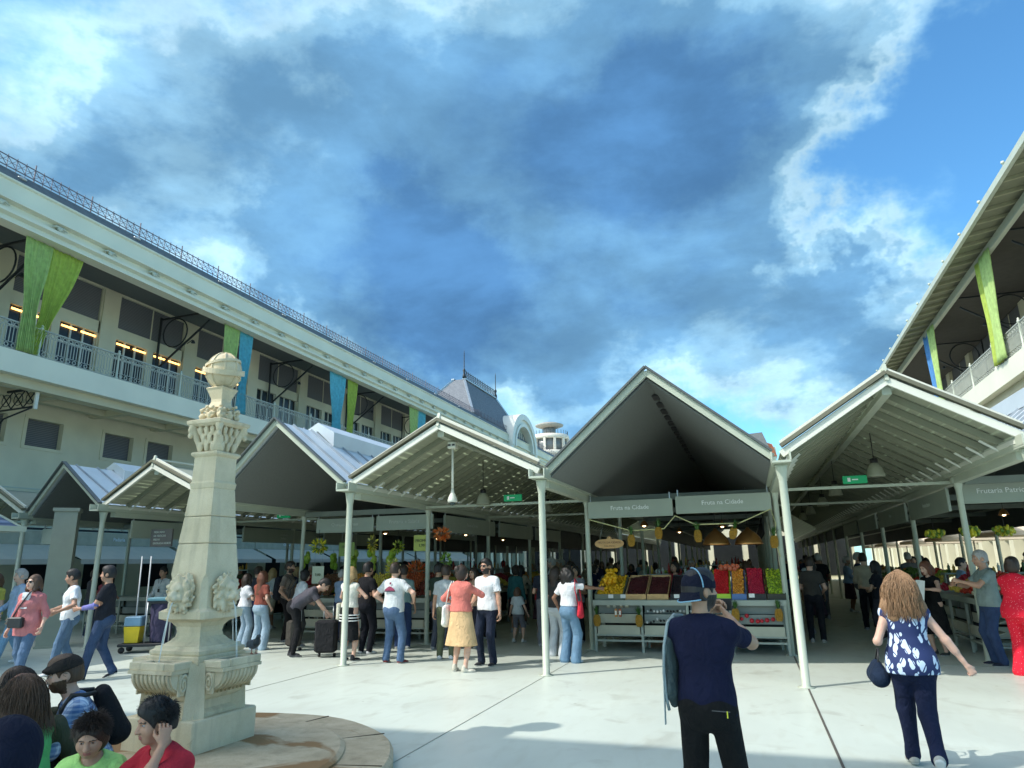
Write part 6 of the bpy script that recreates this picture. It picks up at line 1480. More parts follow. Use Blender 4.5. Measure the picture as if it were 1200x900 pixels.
def suitcase(pos, rz, s, colr, label):
    r = empty('suitcase', pos, rz, label, 'suitcase'); m = MB(); m.box((0, 0, .36*s+.05), (.44*s, .26*s, .64*s), bev=.04); m.build('shell', fabric(colr), r)
    m = MB(); m.tube([(-.1*s, .1, .68*s), (-.1*s, .1, 1.0*s), (.1*s, .1, 1.0*s), (.1*s, .1, .68*s)], .01, 6); m.build('handle', M['steel'], r)
    for x in (-.16, .16): m = MB(); m.lathe([(.035, -.02), (.035, .02)], n=10); o = m.build('wheel', M['black'], r); o.rotation_euler = (0, PI/2, 0); o.location = (x*s, .1*s, .035)
    return r
suitcase((-7.85, 12.1, 0), .3, .92, (.02, .02, .022), 'black suitcase under the hand of the bending man')
suitcase((-9.15, 12.9, 0), -.4, .8, S(70, 66, 60), 'small brown-grey suitcase left of the bending man')
# ------------------------------------------------------------------ people near the camera
def mat_floral():
    m, n2, b = new_mat('floral_print'); t = node(n2, 'ShaderNodeTexCoord')
    b.inputs['Roughness'].default_value = .85; prev = None
    base = S(38, 52, 96); wht = S(205, 220, 238)
    for k, (rot, sc, loc, tu) in enumerate(((.6, (17, 17, 9), (0, 0, 0), .40), (-.8, (14, 14, 8), (.4, .3, .7), .38))):
        mp = node(n2, 'ShaderNodeMapping'); mp.inputs['Rotation'].default_value = (.2, rot, 0); mp.inputs['Scale'].default_value = sc; mp.inputs['Location'].default_value = loc; n2.links.new(t.outputs['Object'], mp.inputs[0])
        v = node(n2, 'ShaderNodeTexVoronoi'); v.inputs['Scale'].default_value = 1.; v.inputs['Randomness'].default_value = .8; n2.links.new(mp.outputs[0], v.inputs['Vector'])
        l = node(n2, 'ShaderNodeMath'); l.operation = 'LESS_THAN'; l.inputs[1].default_value = tu; n2.links.new(v.outputs['Distance'], l.inputs[0])
        w = node(n2, 'ShaderNodeTexWave'); w.inputs['Scale'].default_value = .5; w.inputs['Distortion'].default_value = 2.5; n2.links.new(mp.outputs[0], w.inputs[0])
        g = node(n2, 'ShaderNodeMath'); g.operation = 'GREATER_THAN'; g.inputs[1].default_value = .07; n2.links.new(w.outputs[1], g.inputs[0])
        mu = node(n2, 'ShaderNodeMath'); mu.operation = 'MULTIPLY'; n2.links.new(l.outputs[0], mu.inputs[0]); n2.links.new(g.outputs[0], mu.inputs[1])
        if prev is None: prev = mu.outputs[0]
        else: mxx = node(n2, 'ShaderNodeMath'); mxx.operation = 'MAXIMUM'; n2.links.new(prev, mxx.inputs[0]); n2.links.new(mu.outputs[0], mxx.inputs[1]); prev = mxx.outputs[0]
    mx_ = node(n2, 'ShaderNodeMix', data_type='RGBA'); mx_.inputs[6].default_value = (*base, 1); mx_.inputs[7].default_value = (*wht, 1); n2.links.new(prev, mx_.inputs[0]); n2.links.new(mx_.outputs[2], b.inputs['Base Color']); return m
def mat_plaid():
    m, n2, b = new_mat('blue_plaid'); t = node(n2, 'ShaderNodeTexCoord'); b.inputs['Roughness'].default_value = .9
    col = None
    for ax, sc, c_ in (('X', 3.2, S(46, 84, 150)), ('Z', 3.2, S(46, 84, 150)), ('Y', 3.2, S(40, 70, 130)), ('Z', 9.5, S(200, 215, 235)), ('X', 9.5, S(60, 110, 170))):
        w = node(n2, 'ShaderNodeTexWave'); w.bands_direction = ax; w.inputs['Scale'].default_value = sc; w.inputs['Distortion'].default_value = .4; n2.links.new(t.outputs['Object'], w.inputs[0])
        r = node(n2, 'ShaderNodeMapRange'); r.inputs[1].default_value = .55; r.inputs[2].default_value = .65; r.inputs[4].default_value = .5; n2.links.new(w.outputs[1], r.inputs[0])
        mx_ = node(n2, 'ShaderNodeMix', data_type='RGBA'); mx_.inputs[7].default_value = (*c_, 1); n2.links.new(r.outputs[0], mx_.inputs[0])
        if col is None: mx_.inputs[6].default_value = (*S(196, 214, 232), 1)
        else: n2.links.new(col, mx_.inputs[6])
        col = mx_.outputs[2]
    n2.links.new(col, b.inputs['Base Color']); return m
def strap(J, pts, r, mat, name, flat=True):
    m = MB(); 
    if flat:
        for i in range(len(pts)-1): m.bar(pts[i], pts[i+1], r*2, .006)
    else: m.tube(pts, r, 6)
    return m.build(name, mat, J['root'])
def held(J, name, label, cat, build, loc=None):
    """a thing worn or carried: top-level, placed in the world at the person's local frame"""
    r = empty(name, (0, 0, 0), 0, label, cat); r.matrix_world = J['root'].matrix_basis.copy(); build(r); return r
A = np.array
jeans = S(88, 114, 144); djeans = S(38, 58, 98)
# man with a cap, back to us
J = person('man seen from behind in a dark navy tee and backwards cap, closest to the camera', (-.32, 4.50), 8, 1.62, 'm', .007, 'olive', ('tee', S(24, 28, 56), -.06), ('trousers', S(26, 26, 26)), S(40, 40, 40), ('short', 'black'),
           dict(hand=[(-.02, .36, 1.36), (.10, .34, 1.33)], epole=[(-1, -.3, -1), (1, -.2, -1)], hy=.75, hp=-.05, foot=[(-.13, 0, 0), (.13, .04, 0)], curl=(.6, .6), pn=((1, 0, 0), (-1, 0, 0))), fine=.004, seed=3, beard=True, girth=.98)
def capb(J, col, trim, bill=True, yaw=PI):
    c = SDF(); HP = J['HP']; RH = J['RH']; s = J['s']
    c.ell(HP(0, -.010, .030), A([.092, .110, .100])*s, k=.0, R=RH).cut(HP(0, 0, .012), RH@A([0, -.12, -1.])).cut(HP(0, 0, .0), RH@A([0, 0, -1])) 
    V, F = c.mesh(.006, pad=.02); mesh_obj('cap', V, F, fabric(col), J['root'], True)
    m = MB(); n = 14; V = []; F = []
    for i in range(n+1):
        t = -1.05+2.1*i/n
        for rr, z in ((.090, .012), (.128 - .012*abs(t), -.062+.012*abs(t))): V.append(HP(math.sin(t)*rr*.95, -math.cos(t)*rr*1.12-.01, z+.002)); V.append(HP(math.sin(t)*rr*.95-.0, -math.cos(t)*rr*1.12-.01-.0, z-.004))
    for i in range(n): b = i*4; F += [(b, b+4, b+6, b+2), (b+1, b+3, b+7, b+5), (b+2, b+6, b+7, b+3)]
    m.add(V, F); m.build('cap_bill', fabric(col), J['root'])
    if trim:
        m = MB(); m.tube([HP(.096*math.cos(t)*.98, -.012-.03, .030+.103*math.sin(t)) for t in np.linspace(-.1, PI*.55, 14)], .0045, 5)
        m.tube([HP(math.sin(t)*.122, -math.cos(t)*(.146-.013*abs(t))-.01, -.062+.012*abs(t)) for t in np.linspace(-1.05, 1.05, 14)], .004, 5); m.build('cap_piping', fabric(trim), J['root'])
capb(J, S(22, 26, 44), S(130, 180, 205))
def bp(r):
    c = SDF(); c.cone((-.235, .0, 1.30), .10, (-.235, .0, 1.02), .115, k=.03, side=(0, 1, 0), ry0=.038, ry1=.055).cone((-.24, .0, 1.0), .10, (-.235, .02, .95), .08, k=.03, side=(0, 1, 0), ry0=.055, ry1=.04)
    V, F = c.mesh(.01, folds(.006, 1.5, 8)); mesh_obj('bag_body', V, F, fabric(S(74, 88, 88), 'backpack_grey'), r, True)
    m = MB(); m.tube([(-.20, .02, 1.47), (-.23, -.07, 1.42), (-.255, -.11, 1.28), (-.265, -.12, 1.12), (-.26, -.12, .98), (-.25, -.10, .90)], .011, 6); m.tube([(-.16, .09, 1.45), (-.20, .0, 1.46), (-.23, -.06, 1.40)], .016, 8)
    m.bar((-.265, -.125, 1.14), (-.275, -.125, .82), .022, .006); m.build('strap', fabric(S(150, 165, 165), 'strap_grey'), r)
o_ = held(J, 'backpack', 'grey green backpack worn on the left shoulder of the man with the cap', 'backpack', bp); o_.scale = (.82, .95, .925)
def ph(r):
    w = (np.array(J['wr'][0])+np.array(J['wr'][1]))/2; m = MB(); m.box((w[0], w[1]+.08, w[2]+.05), (.15, .012, .075), bev=.004); m.build('case', M['black'], r)
held(J, 'phone', 'black phone held up by the man with the cap', 'phone', ph)
m = MB(); m.box((.10, -.142, .855), (.10, .003, .004)); m.box((.135, -.144, .84), (.006, .004, .035), 1); m.build('pocket_trim', [pbr('zip_grey', (.10, .1, .1)), pbr('yellow_tab', S(220, 220, 60))], J['root'])
# woman walking away
J = person('woman walking away in a blue and white leaf-print top, long wavy light brown hair', (1.18, 6.85), 2, 1.55, 'f', .007, 'fair', ('tank', mat_floral(), -.09), ('trousers', S(26, 34, 62)), S(176, 172, 160), ('big', 'honey', .26),
           dict(hand=[(-.22, .16, .99), (.41, -.02, .79)], epole=[(-.2, -1, -.3), (.3, -1, .4)], foot=[(-.06, .22, 0), (.05, -.30, .10)], heel=(0, 1.0), kpole=[(-.1, 1, 0), (0, 1, 0)], curl=(1., .95), pn=((1, 0, 0), (-.3, 1, 0)), hd=(None, (.5, 0, -.8))), fine=.004, seed=5, girth=1.12)
strands(J, 1700, .31, HAIR['honey'], r=.0019, spread=1.10, wave=1.2, seed=4)
def hb(r):
    w = J['wr'][0]; c = SDF(); c.cone((w[0]-.02, w[1]-.07, w[2]-.26), .085, (w[0]-.02, w[1]+.10, w[2]-.26), .085, k=.02, side=(0, 0, 1), ry0=.05, ry1=.05); c.cone((w[0]-.02, w[1]-.1, w[2]-.30), .08, (w[0]-.02, w[1]+.13, w[2]-.30), .08, k=.03)
    V, F = c.mesh(.01, folds(.003)); mesh_obj('bag_body', V, F, fabric(S(24, 40, 62), 'navy_leather'), r, True); m = MB(); m.tube([(w[0]-.02, w[1]-.08, w[2]-.2), (w[0], w[1]-.03, w[2]-.08), (w[0], w[1]+.05, w[2]-.08), (w[0]-.02, w[1]+.11, w[2]-.2)], .008, 6); m.build('handle', M['black'], r)
held(J, 'handbag', 'navy handbag carried at the left side of the woman walking away', 'handbag', hb)
# pink cardigan
J = person('woman in a salmon pink cardigan, white top and jeans walking towards the camera, sunglasses on', (-10.75, 8.3), 165, 1.62, 'f', .009, 'fair', ('loose', S(205, 118, 118), -.16), ('trousers', jeans), (.7, .7, .68), ('long', 'brown', .12),
           dict(hand=[(-.30, .10, .84), (.30, .02, .80)], foot=[(-.10, .22, 0), (.10, -.18, .02)], hp=-.12, hy=.2), glasses=True, seed=6, girth=1.1, fine=.006)
m = MB(); m.add([(-.05, .155, 1.12), (.05, .155, 1.12), (.06, .135, 1.36), (-.06, .135, 1.36), (-.05, .12, 1.12), (.05, .12, 1.12), (.06, .10, 1.36), (-.06, .10, 1.36)], [(0, 1, 2, 3), (4, 7, 6, 5), (0, 4, 5, 1), (3, 2, 6, 7), (0, 3, 7, 4), (1, 5, 6, 2)]); m.build('white_top', fabric((.75, .75, .74)), J['root'])
def cb(r):
    m = MB(); m.box((.05, .20, .92), (.24, .08, .16), bev=.02); m.build('pouch', M['black'], r); m = MB(); m.tube([(.14, .17, .98), (.06, .17, 1.15), (-.06, .14, 1.36), (-.10, .02, 1.44), (-.08, -.12, 1.3)], .012, 6); m.build('strap', fabric(S(90, 80, 80)), r)
held(J, 'crossbody_bag', 'black crossbody bag on the front of the woman in pink', 'bag', cb)
def crossing(label, pos, th, h, top, bot, sh, hr, hands, feet, **kw): return person(label, pos, th, h, top=top, bottom=bot, shoes=sh, hair=hr, pose=dict(hand=hands, foot=feet, **kw.pop('ex', {})), **kw)
J = person('man in a white tee and blue jeans striding left beside the thick column', (-11.1, 9.3), 215, 1.70, 'm', .009, 'tan', ('tee', S(222, 228, 232), -.05), ('trousers', S(88, 118, 148)), (.7, .7, .7), ('short', 'black'), dict(hand=[(-.34, .22, 1.02), (.16, .30, 1.02)], foot=[(-.10, .17, 0), (.10, -.15, .02)], hy=.35, hp=.15), seed=7, fine=.006)
m = MB(); m.box((.07, .152, 1.28), (.07, .004, .05)); m.build('shirt_print', fabric(S(50, 60, 80)), J['root'])
J = person('man in a black tee with a blue sleeve and dark jeans striding left', (-10.05, 9.05), 235, 1.74, 'm', .009, 'tan', ('tee', S(36, 38, 46), -.05), ('trousers', S(54, 74, 106)), S(30, 32, 40), ('short', 'black'), dict(hand=[(-.10, .36, 1.08), (.26, .10, .82)], foot=[(-.10, .20, 0), (.10, -.18, .03)], heel=(-.15, .4), hy=.1), seed=8, fine=.006, girth=1.05)
m = MB(); m.tube([J['elb'][0]*.85+J['sh'][0]*.15, J['elb'][0], J['elb'][0]*.25+J['wr'][0]*.75], [.052, .050, .038], 12); m.build('sleeve', fabric(S(120, 120, 190)), J['root'])
J = person('attendant in a white shirt with a lanyard standing behind the cleaning trolley', (-14.6, 14.8), 175, 1.72, 'm', .012, 'tan', ('long', S(200, 205, 205), -.04), ('trousers', S(24, 24, 26)), (.03, .03, .03), ('short', 'black'), dict(hand=[(-.2, .2, .95), (.2, .22, .95)]), seed=9)
m = MB(); m.tube([(-.06, .10, 1.44), (-.01, .145, 1.2), (.06, .10, 1.44)], .006, 5); m.box((-.01, .15, 1.14), (.06, .005, .09)); m.build('lanyard', M['black'], J['root'])
# left edge passers
person('man in a pale blue shirt walking at the left edge behind the woman in pink', (-13.3, 10.0), 200, 1.72, 'm', .012, 'fair', ('long', S(160, 180, 205), -.05), ('trousers', S(120, 160, 190)), (.75, .75, .72), ('short', 'grey'), dict(hand=[(-.25, .15, .85), (.2, .25, .95)], foot=[(-.1, .25, 0), (.1, -.2, .02)]), seed=10)
person('woman with long brown hair at the far left edge, yellow top', (-14.5, 10.4), 170, 1.64, 'f', .012, 'fair', ('tee', S(190, 180, 60), -.04), ('trousers', S(110, 140, 160)), (.7, .7, .7), ('long', 'brown'), dict(foot=[(-.1, .2, 0), (.1, -.2, 0)]), seed=11)
# group at the left stall
J = person('dark-haired woman in a white top and light jeans, left of the redhead', (-10.75, 13.3), 25, 1.55, 'f', .012, 'fair', ('tee', S(225, 225, 230), .0), ('wide', S(142, 166, 184)), (.7, .7, .7), ('long', 'dark', .2), dict(hand=[(-.15, .25, 1.05), (.15, .25, 1.05)]), seed=12)
J = person('woman with long reddish hair, brick red top and pale jeans, back to us', (-9.98, 12.85), 5, 1.60, 'f', .012, 'fair', ('tee', S(150, 78, 62), .04), ('wide', S(150, 174, 192)), (.75, .75, .72), ('long', 'auburn', .36), dict(hand=[(-.12, .3, 1.1), (.22, .06, .85)]), seed=13)
J = person('tall bearded man in a grey brown tee with a black backpack, side view facing right', (-10.45, 14.4), 80, 1.80, 'm', .012, 'tan', ('tee', S(128, 112, 100), -.04), ('trousers', S(34, 32, 34)), (.3, .3, .3), ('short', 'dark'), dict(hand=[(-.1, .3, 1.0), (.22, .12, .95)]), seed=14, beard=True)
def bp2(r):
    c = SDF(); c.cone((0, -.24, 1.38), .13, (0, -.25, 1.02), .15, k=.02, side=(1, 0, 0), ry0=.09, ry1=.11); V, F = c.mesh(.014, folds(.004)); mesh_obj('bag_body', V, F, fabric(S(36, 38, 44)), r, True)
    m = MB()
    for s_ in (-1, 1): m.tube([(s_*.1, -.14, 1.46), (s_*.13, .02, 1.50), (s_*.13, .13, 1.36), (s_*.15, .05, 1.1)], .014, 6)
    m.build('strap', M['black'], r)
held(J, 'backpack', 'black backpack on the tall man in the grey brown tee', 'backpack', bp2)
J = person('woman in a white tee with a black shoulder strap behind the bending man', (-9.6, 13.6), 30, 1.62, 'f', .012, 'fair', ('tee', S(215, 218, 222), -.03), ('trousers', S(60, 60, 60)), (.2, .2, .2), ('bun', 'black'), dict(lean=.2, hand=[(-.1, .3, .9), (.2, .25, .9)]), seed=15)
strap(J, [(.16, -.10, 1.42), (.0, -.17, 1.2), (-.14, -.15, 1.0)], .02, M['black'], 'shoulder_strap', False)
J = person('man in a dark grey shirt bending down to the right over a black suitcase', (-8.55, 12.05), 62, 1.72, 'm', .012, 'fair', ('tee', S(84, 80, 88), -.05), ('slim', S(30, 30, 32)), S(70, 70, 72), ('short', 'black'), dict(lean=.78, hip=.93, hand=[(.05, .62, .72), (.16, .66, .78)], foot=[(-.11, -.05, 0), (.12, .02, 0)], hp=.3), seed=16)
J = person('blonde woman in a sleeveless white top and striped black skirt behind the slim post', (-7.15, 11.75), 8, 1.66, 'f', .012, 'fair', ('tank', S(224, 220, 205), .03), ('skirt', S(30, 30, 32), .36, .20), S(40, 40, 44), ('long', 'blonde', .24), dict(hand=[(-.12, .28, 1.12), (.18, .26, 1.1)], epole=[(-1, -.3, -.6), (1, -.3, -.6)]), seed=17)
m = MB()
for z, r_ in ((.80, .197), (.75, .199), (.70, .201)): m.lathe([(r_, -.008), (r_, .008)], (0, 0, z), 24); 
for i, v in enumerate(m.v): m.v[i] = (v[0], v[1]*.80, v[2])
m.build('skirt_stripes', fabric((.75, .75, .72)), J['root'])
def tb1(r):
    m = MB(); m.box((-.20, .02, .86), (.08, .26, .30), bev=.02); m.build('bag_body', fabric(S(190, 186, 165)), r); m = MB(); m.tube([(-.20, .02, 1.0), (-.08, -.13, 1.2), (.10, -.08, 1.42), (.11, .03, 1.44)], .008, 5); m.build('strap', fabric(S(120, 100, 70)), r)
held(J, 'shoulder_bag', 'cream shoulder bag of the blonde woman behind the slim post', 'bag', tb1)
person('man in black clothes standing right behind the slim post', (-7.35, 12.7), 20, 1.74, 'm', .012, 'tan', ('tee', S(30, 30, 34), -.04), ('trousers', S(24, 26, 34)), (.55, .55, .55), ('short', 'black'), dict(hand=[(-.1, .3, 1.1), (.22, .2, 1.0)]), seed=18)
person('person in a teal tee half hidden in front of the dark counter', (-7.0, 13.6), 340, 1.66, 'm', .014, 'tan', ('tee', S(120, 150, 150), -.04), ('trousers', S(40, 60, 100)), (.4, .4, .4), ('short', 'dark'), seed=19)
J = person('man in blue jeans and a grey tee with a pink mountain print on its back', (-6.18, 11.65), 5, 1.72, 'm', .009, 'fair', ('tee', S(200, 204, 204), -.07), ('trousers', S(76, 102, 134)), S(120, 50, 50), ('fade', 'dark'), dict(hand=[(-.24, .12, 1.0), (.30, .18, 1.06)], foot=[(-.14, 0, 0), (.15, .02, 0)], toes=[-.3, .35], epole=[(-1, -.6, -.2), (1, -.5, -.2)]), seed=20, girth=1.12)
m = MB(); m.prism([(-.11, 1.235), (.11, 1.235), (.085, 1.265), (.03, 1.30), (-.01, 1.31), (-.05, 1.29), (-.09, 1.26)], -.158, -.148); m.box((0, -.155, 1.225), (.22, .012, .016), 1); m.ball((0.0, -.135, 1.36), .02, 8, sc=(1, .4, 1)); m.build('shirt_print', [fabric(S(150, 60, 90), 'print_pink'), fabric(S(50, 40, 60), 'print_dark')], J['root'])
J = person('woman in a coral blouse and long tan skirt with a white tote, back to us', (-4.60, 11.0), 12, 1.66, 'f', .009, 'fair', ('loose', S(214, 112, 98), .03), ('skirt', S(212, 172, 118), .40, .29), S(196, 190, 172), ('bun', 'dark'), dict(hand=[(-.22, .18, 1.02), (.10, .27, 1.28)], epole=[(-1, -.4, -.4), (1, -.1, -.6)], hy=.35, foot=[(-.12, 0, 0), (.12, -.05, 0)], toes=[-.4, .9]), seed=21, girth=1.08)
def tote(r):
    c = SDF(); c.cone((-.24, -.02, .98), .05, (-.25, -.02, .74), .07, k=.02, side=(1, 0, 0), ry0=.15, ry1=.16); V, F = c.mesh(.012, folds(.006, 1.2, 2)); mesh_obj('bag_body', V, F, fabric(S(225, 222, 210)), r, True); m = MB()
    for y in (-.1, .07): m.tube([(-.24, y, 1.0), (-.20, y*.6, 1.3), (-.15, y*.3-.02, 1.40)], .01, 5)
    m.build('handle', fabric(S(225, 222, 210)), r)
held(J, 'tote_bag', 'white cloth tote on the left arm of the woman in coral', 'tote bag', tote)
person('man in sunglasses, white tee and navy trousers facing the woman in coral', (-4.42, 11.75), 190, 1.76, 'm', .009, 'tan', ('tee', S(228, 228, 228), -.05), ('trousers', S(36, 44, 62)), (.03, .03, .035), ('short', 'black'), dict(hand=[(-.28, .05, .82), (.2, .2, 1.0)], hy=.25), seed=22, glasses=True, beard=True)
person('man in a grey tee and green trousers half hidden behind the woman in coral', (-5.45, 12.3), 350, 1.66, 'm', .014, 'tan', ('tee', S(170, 178, 180), -.04), ('trousers', S(90, 96, 70)), (.7, .7, .7), ('short', 'dark'), seed=23)
J = person('woman with curly black hair, white crop top and wide blue jeans reaching for fruit', (-3.12, 12.35), 22, 1.62, 'f', .010, 'brown', ('tee', S(224, 224, 226), .06), ('wide', S(100, 136, 164)), (.75, .75, .75), ('curly', 'black', .22), dict(hand=[(-.24, .05, .85), (.46, .55, 1.20)], epole=[(-1, -.6, 0), (1, -.6, -.4)]), seed=24)
def rb(r):
    c = SDF(); c.cone((.24, .02, .98), .04, (.25, .0, .78), .085, k=.03, side=(0, 1, 0), ry0=.04, ry1=.05); V, F = c.mesh(.01); mesh_obj('bag_body', V, F, fabric(S(200, 14, 44)), r, True); m = MB(); m.tube([(.24, .06, 1.0), (.20, .06, 1.25), (.155, .0, 1.40), (.20, -.07, 1.2), (.24, -.05, .98)], .010, 6); m.build('strap', fabric(S(200, 14, 44)), r)
held(J, 'shoulder_bag', 'bright red shoulder bag of the woman with curly hair', 'bag', rb)
person('person in pale trousers partly hidden behind the woman with the red bag', (-3.55, 13.1), 20, 1.6, 'f', .014, 'fair', ('tee', S(60, 60, 60), 0), ('wide', S(190, 196, 200)), (.7, .7, .7), ('long', 'dark'), seed=25)
# right side
J = person('blonde woman in a black dress reading a big paper by the right stall', (3.0, 14.55), 235, 1.60, 'f', .010, 'fair', ('tank', S(24, 24, 28), .02), ('dress', S(24, 24, 28), .35, .26), (.05, .05, .05), ('long', 'auburn', .26), dict(hand=[(-.18, .34, 1.12), (.14, .34, 1.18)], epole=[(-1, -.3, -.6), (1, -.3, -.6)], hp=.3, pn=((0, 0, 1), (0, 0, 1))), seed=26)
def pap(r):
    V = []; F = []
    for i in range(7):
        for j in range(2): x = -.26+.4*i/6; V.append((x, .38+.05*math.sin(i*.9)+.10*j, 1.26-.42*j-.10*i/6+.05*math.sin(i*.7)))
    F = [(i*2, i*2+1, i*2+3, i*2+2) for i in range(6)]; o = mesh_obj('sheet', V, F, pbr('paper', (.72, .72, .68), rough=.8), r); s_ = o.modifiers.new('t', 'SOLIDIFY'); s_.thickness = .003
held(J, 'newspaper', 'large white sheet of paper held by the woman in the black dress', 'paper', pap)
J = person('older man in a grey green polo holding up a phone at the right stall', (3.55, 13.35), 262, 1.76, 'm', .009, 'tan', ('tee', S(128, 146, 142), -.06), ('trousers', S(48, 68, 104)), S(40, 44, 60), ('fade', 'grey'), dict(hand=[(-.08, .42, 1.28), (.16, .42, 1.22)], epole=[(-1, -.3, -1), (1, -.3, -1)], hp=.1, curl=(.8, .7)), seed=27, girth=1.12, fine=.006)
def ph2(r):
    w = np.array(J['wr'][1]); m = MB(); m.box((w[0]-.08, w[1]+.10, w[2]+.08), (.08, .012, .16), bev=.004); m.build('case', M['black'], r)
held(J, 'phone', 'phone in the hands of the older man in the polo shirt', 'phone', ph2)
m = MB(); m.tube([J['wr'][1]+(J['elb'][1]-J['wr'][1])*.08, J['wr'][1]+(J['elb'][1]-J['wr'][1])*.16], .032, 10); m.build('watch', M['black'], J['root'])
def reddots():
    m, n2, b = new_mat('red_dotted_cloth'); t = node(n2, 'ShaderNodeTexCoord'); v = node(n2, 'ShaderNodeTexVoronoi'); v.inputs['Scale'].default_value = 42; n2.links.new(t.outputs['Object'], v.inputs['Vector'])
    l = node(n2, 'ShaderNodeMath'); l.operation = 'LESS_THAN'; l.inputs[1].default_value = .14; n2.links.new(v.outputs[0], l.inputs[0]); mx_ = node(n2, 'ShaderNodeMix', data_type='RGBA'); mx_.inputs[6].default_value = (*S(222, 16, 48), 1); mx_.inputs[7].default_value = (.8, .6, .6, 1); n2.links.new(l.outputs[0], mx_.inputs[0]); n2.links.new(mx_.outputs[2], b.inputs['Base Color']); b.inputs['Roughness'].default_value = .85; return m
rdm = reddots()
person('woman in a loose red dotted blouse and trousers at the right edge', (3.62, 12.35), 40, 1.66, 'f', .009, 'tan', ('loose', rdm, -.12), ('wide', rdm), (.75, .73, .7), ('bun', 'dark'), dict(hand=[(-.05, .35, 1.25), (.2, .3, 1.2)], epole=[(-1, -.3, -.8), (1, -.3, -.8)], lean=.12, foot=[(-.1, .0, .0), (.1, .1, 0)]), seed=28, girth=1.08)
person('man in a maroon top leaning at the stall beyond the red dotted blouse', (4.45, 14.0), 300, 1.72, 'm', .014, 'tan', ('long', S(120, 24, 40), -.04), ('trousers', S(40, 40, 50)), (.1, .1, .1), ('short', 'dark'), seed=29)
person('stallholder in a red top behind the fruit counter', (-1.62, 16.2), 185, 1.66, 'f', .014, 'tan', ('tee', S(170, 30, 50), -.04), ('trousers', S(40, 40, 50)), (.1, .1, .1), ('bun', 'black'), dict(hy=.4), seed=30)
person('stallholder in black behind the left stall counter, arms low', (-8.0, 16.2), 175, 1.76, 'm', .014, 'tan', ('tee', S(26, 28, 32), -.04), ('trousers', S(30, 30, 30)), (.1, .1, .1), ('short', 'black'), dict(hand=[(-.2, .3, 1.0), (.2, .3, 1.0)]), seed=31)

# ------------------------------------------------------------------ people sitting on the edge of the platform
SZ = 0.
sit = lambda **k: dict(dict(hip=.13, kpole=[(-.35, .5, 1), (.35, .5, 1)]), **k)
J = person('seated man in a red polo resting his head on one hand, black hair', (-3.51, 3.81), 190, 1.72, 'm', .007, 'tan', ('tee', S(196, 22, 48), -.05), ('trousers', S(30, 30, 36)), (.1, .1, .1), ('short', 'black'), sit(lean=.18, hy=.3, hp=.05, foot=[(-.16, .50, 0), (.18, .46, 0)], hand=[(-.135, .20, .67), (.10, .44, .34)], epole=[(-.3, .6, -1), (1, .2, -.4)], hd=((.15, -.2, 1), None), pn=((.9, -.4, 0), (0, 0, -1)), curl=(.55, .4)), z=SZ, fine=.004, seed=32)
fuzz(J, 2600, .026, HAIR['black'], top=1.9)
def sg2(r):
    m = MB(); 
    for s_ in (-1, 1): m.ball((.10+s_*.02, .10, .60), .014, 8, sc=(1, .3, .8))
    m.build('lens', M['black'], r)
J2 = person('seated person in a lime green tee looking down at a phone, dark hair', (-4.02, 3.72), 150, 1.62, 'f', .007, 'tan', ('tee', S(172, 226, 116), -.05), ('trousers', S(50, 60, 80)), (.5, .5, .5), ('pony', 'dark'), sit(lean=.28, hip=.13, hp=.25, hy=-.1, foot=[(-.14, .46, 0), (.15, .48, 0)], hand=[(-.07, .44, .36), (.08, .44, .36)], epole=[(-1, -.2, -.3), (1, -.2, -.3)], pn=((.5, 0, 1), (-.5, 0, 1)), curl=(.7, .7)), z=SZ, fine=.004, seed=33)
fuzz(J2, 2600, .035, HAIR['dark'], r=.0018)
def ph3(r):
    m = MB(); m.box((0, .50, .44), (.075, .012, .15), bev=.004); m.build('case', pbr('phone_silver', (.5, .5, .48), rough=.3), r)
    r.location.z = 0
held(J2, 'phone', 'silver phone held low by the person in lime green', 'phone', ph3)
J = person('seated bearded man in a blue plaid shirt and dark cap, side view facing left', (-4.74, 4.30), 218, 1.74, 'm', .007, 'fair', ('long', mat_plaid(), -.05), ('trousers', S(70, 76, 60)), (.4, .4, .4), ('short', 'brown'), sit(lean=.30, hip=.13, foot=[(-.16, .48, 0), (.16, .50, 0)], hand=[(-.1, .42, .45), (.1, .42, .45)], hy=-.05), z=.18, fine=.004, seed=34, beard=True, girth=1.1, glasses=False)
fuzz(J, 900, .018, HAIR['brown'])
c = SDF(); HP = J['HP']; RH = J['RH']; s = J['s']; c.ell(HP(0, -.008, .040), A([.094, .112, .088])*s, k=0, R=RH).cut(HP(0, 0, .030), RH@A([0, -.08, -1])).ell(HP(0, .092, .046), A([.058, .036, .016])*s, k=.02, R=RH); V, F = c.mesh(.006, pad=.02); mesh_obj('cap', V, F, fabric(S(52, 46, 42)), J['root'], True)
m = MB(); m.tube([HP(-.05, .092, .012), HP(-.02, .10, .0), HP(.02, .10, .0), HP(.05, .092, .012), HP(.07, .03, .008)], .0025, 5); m.build('glasses', M['black'], J['root'])
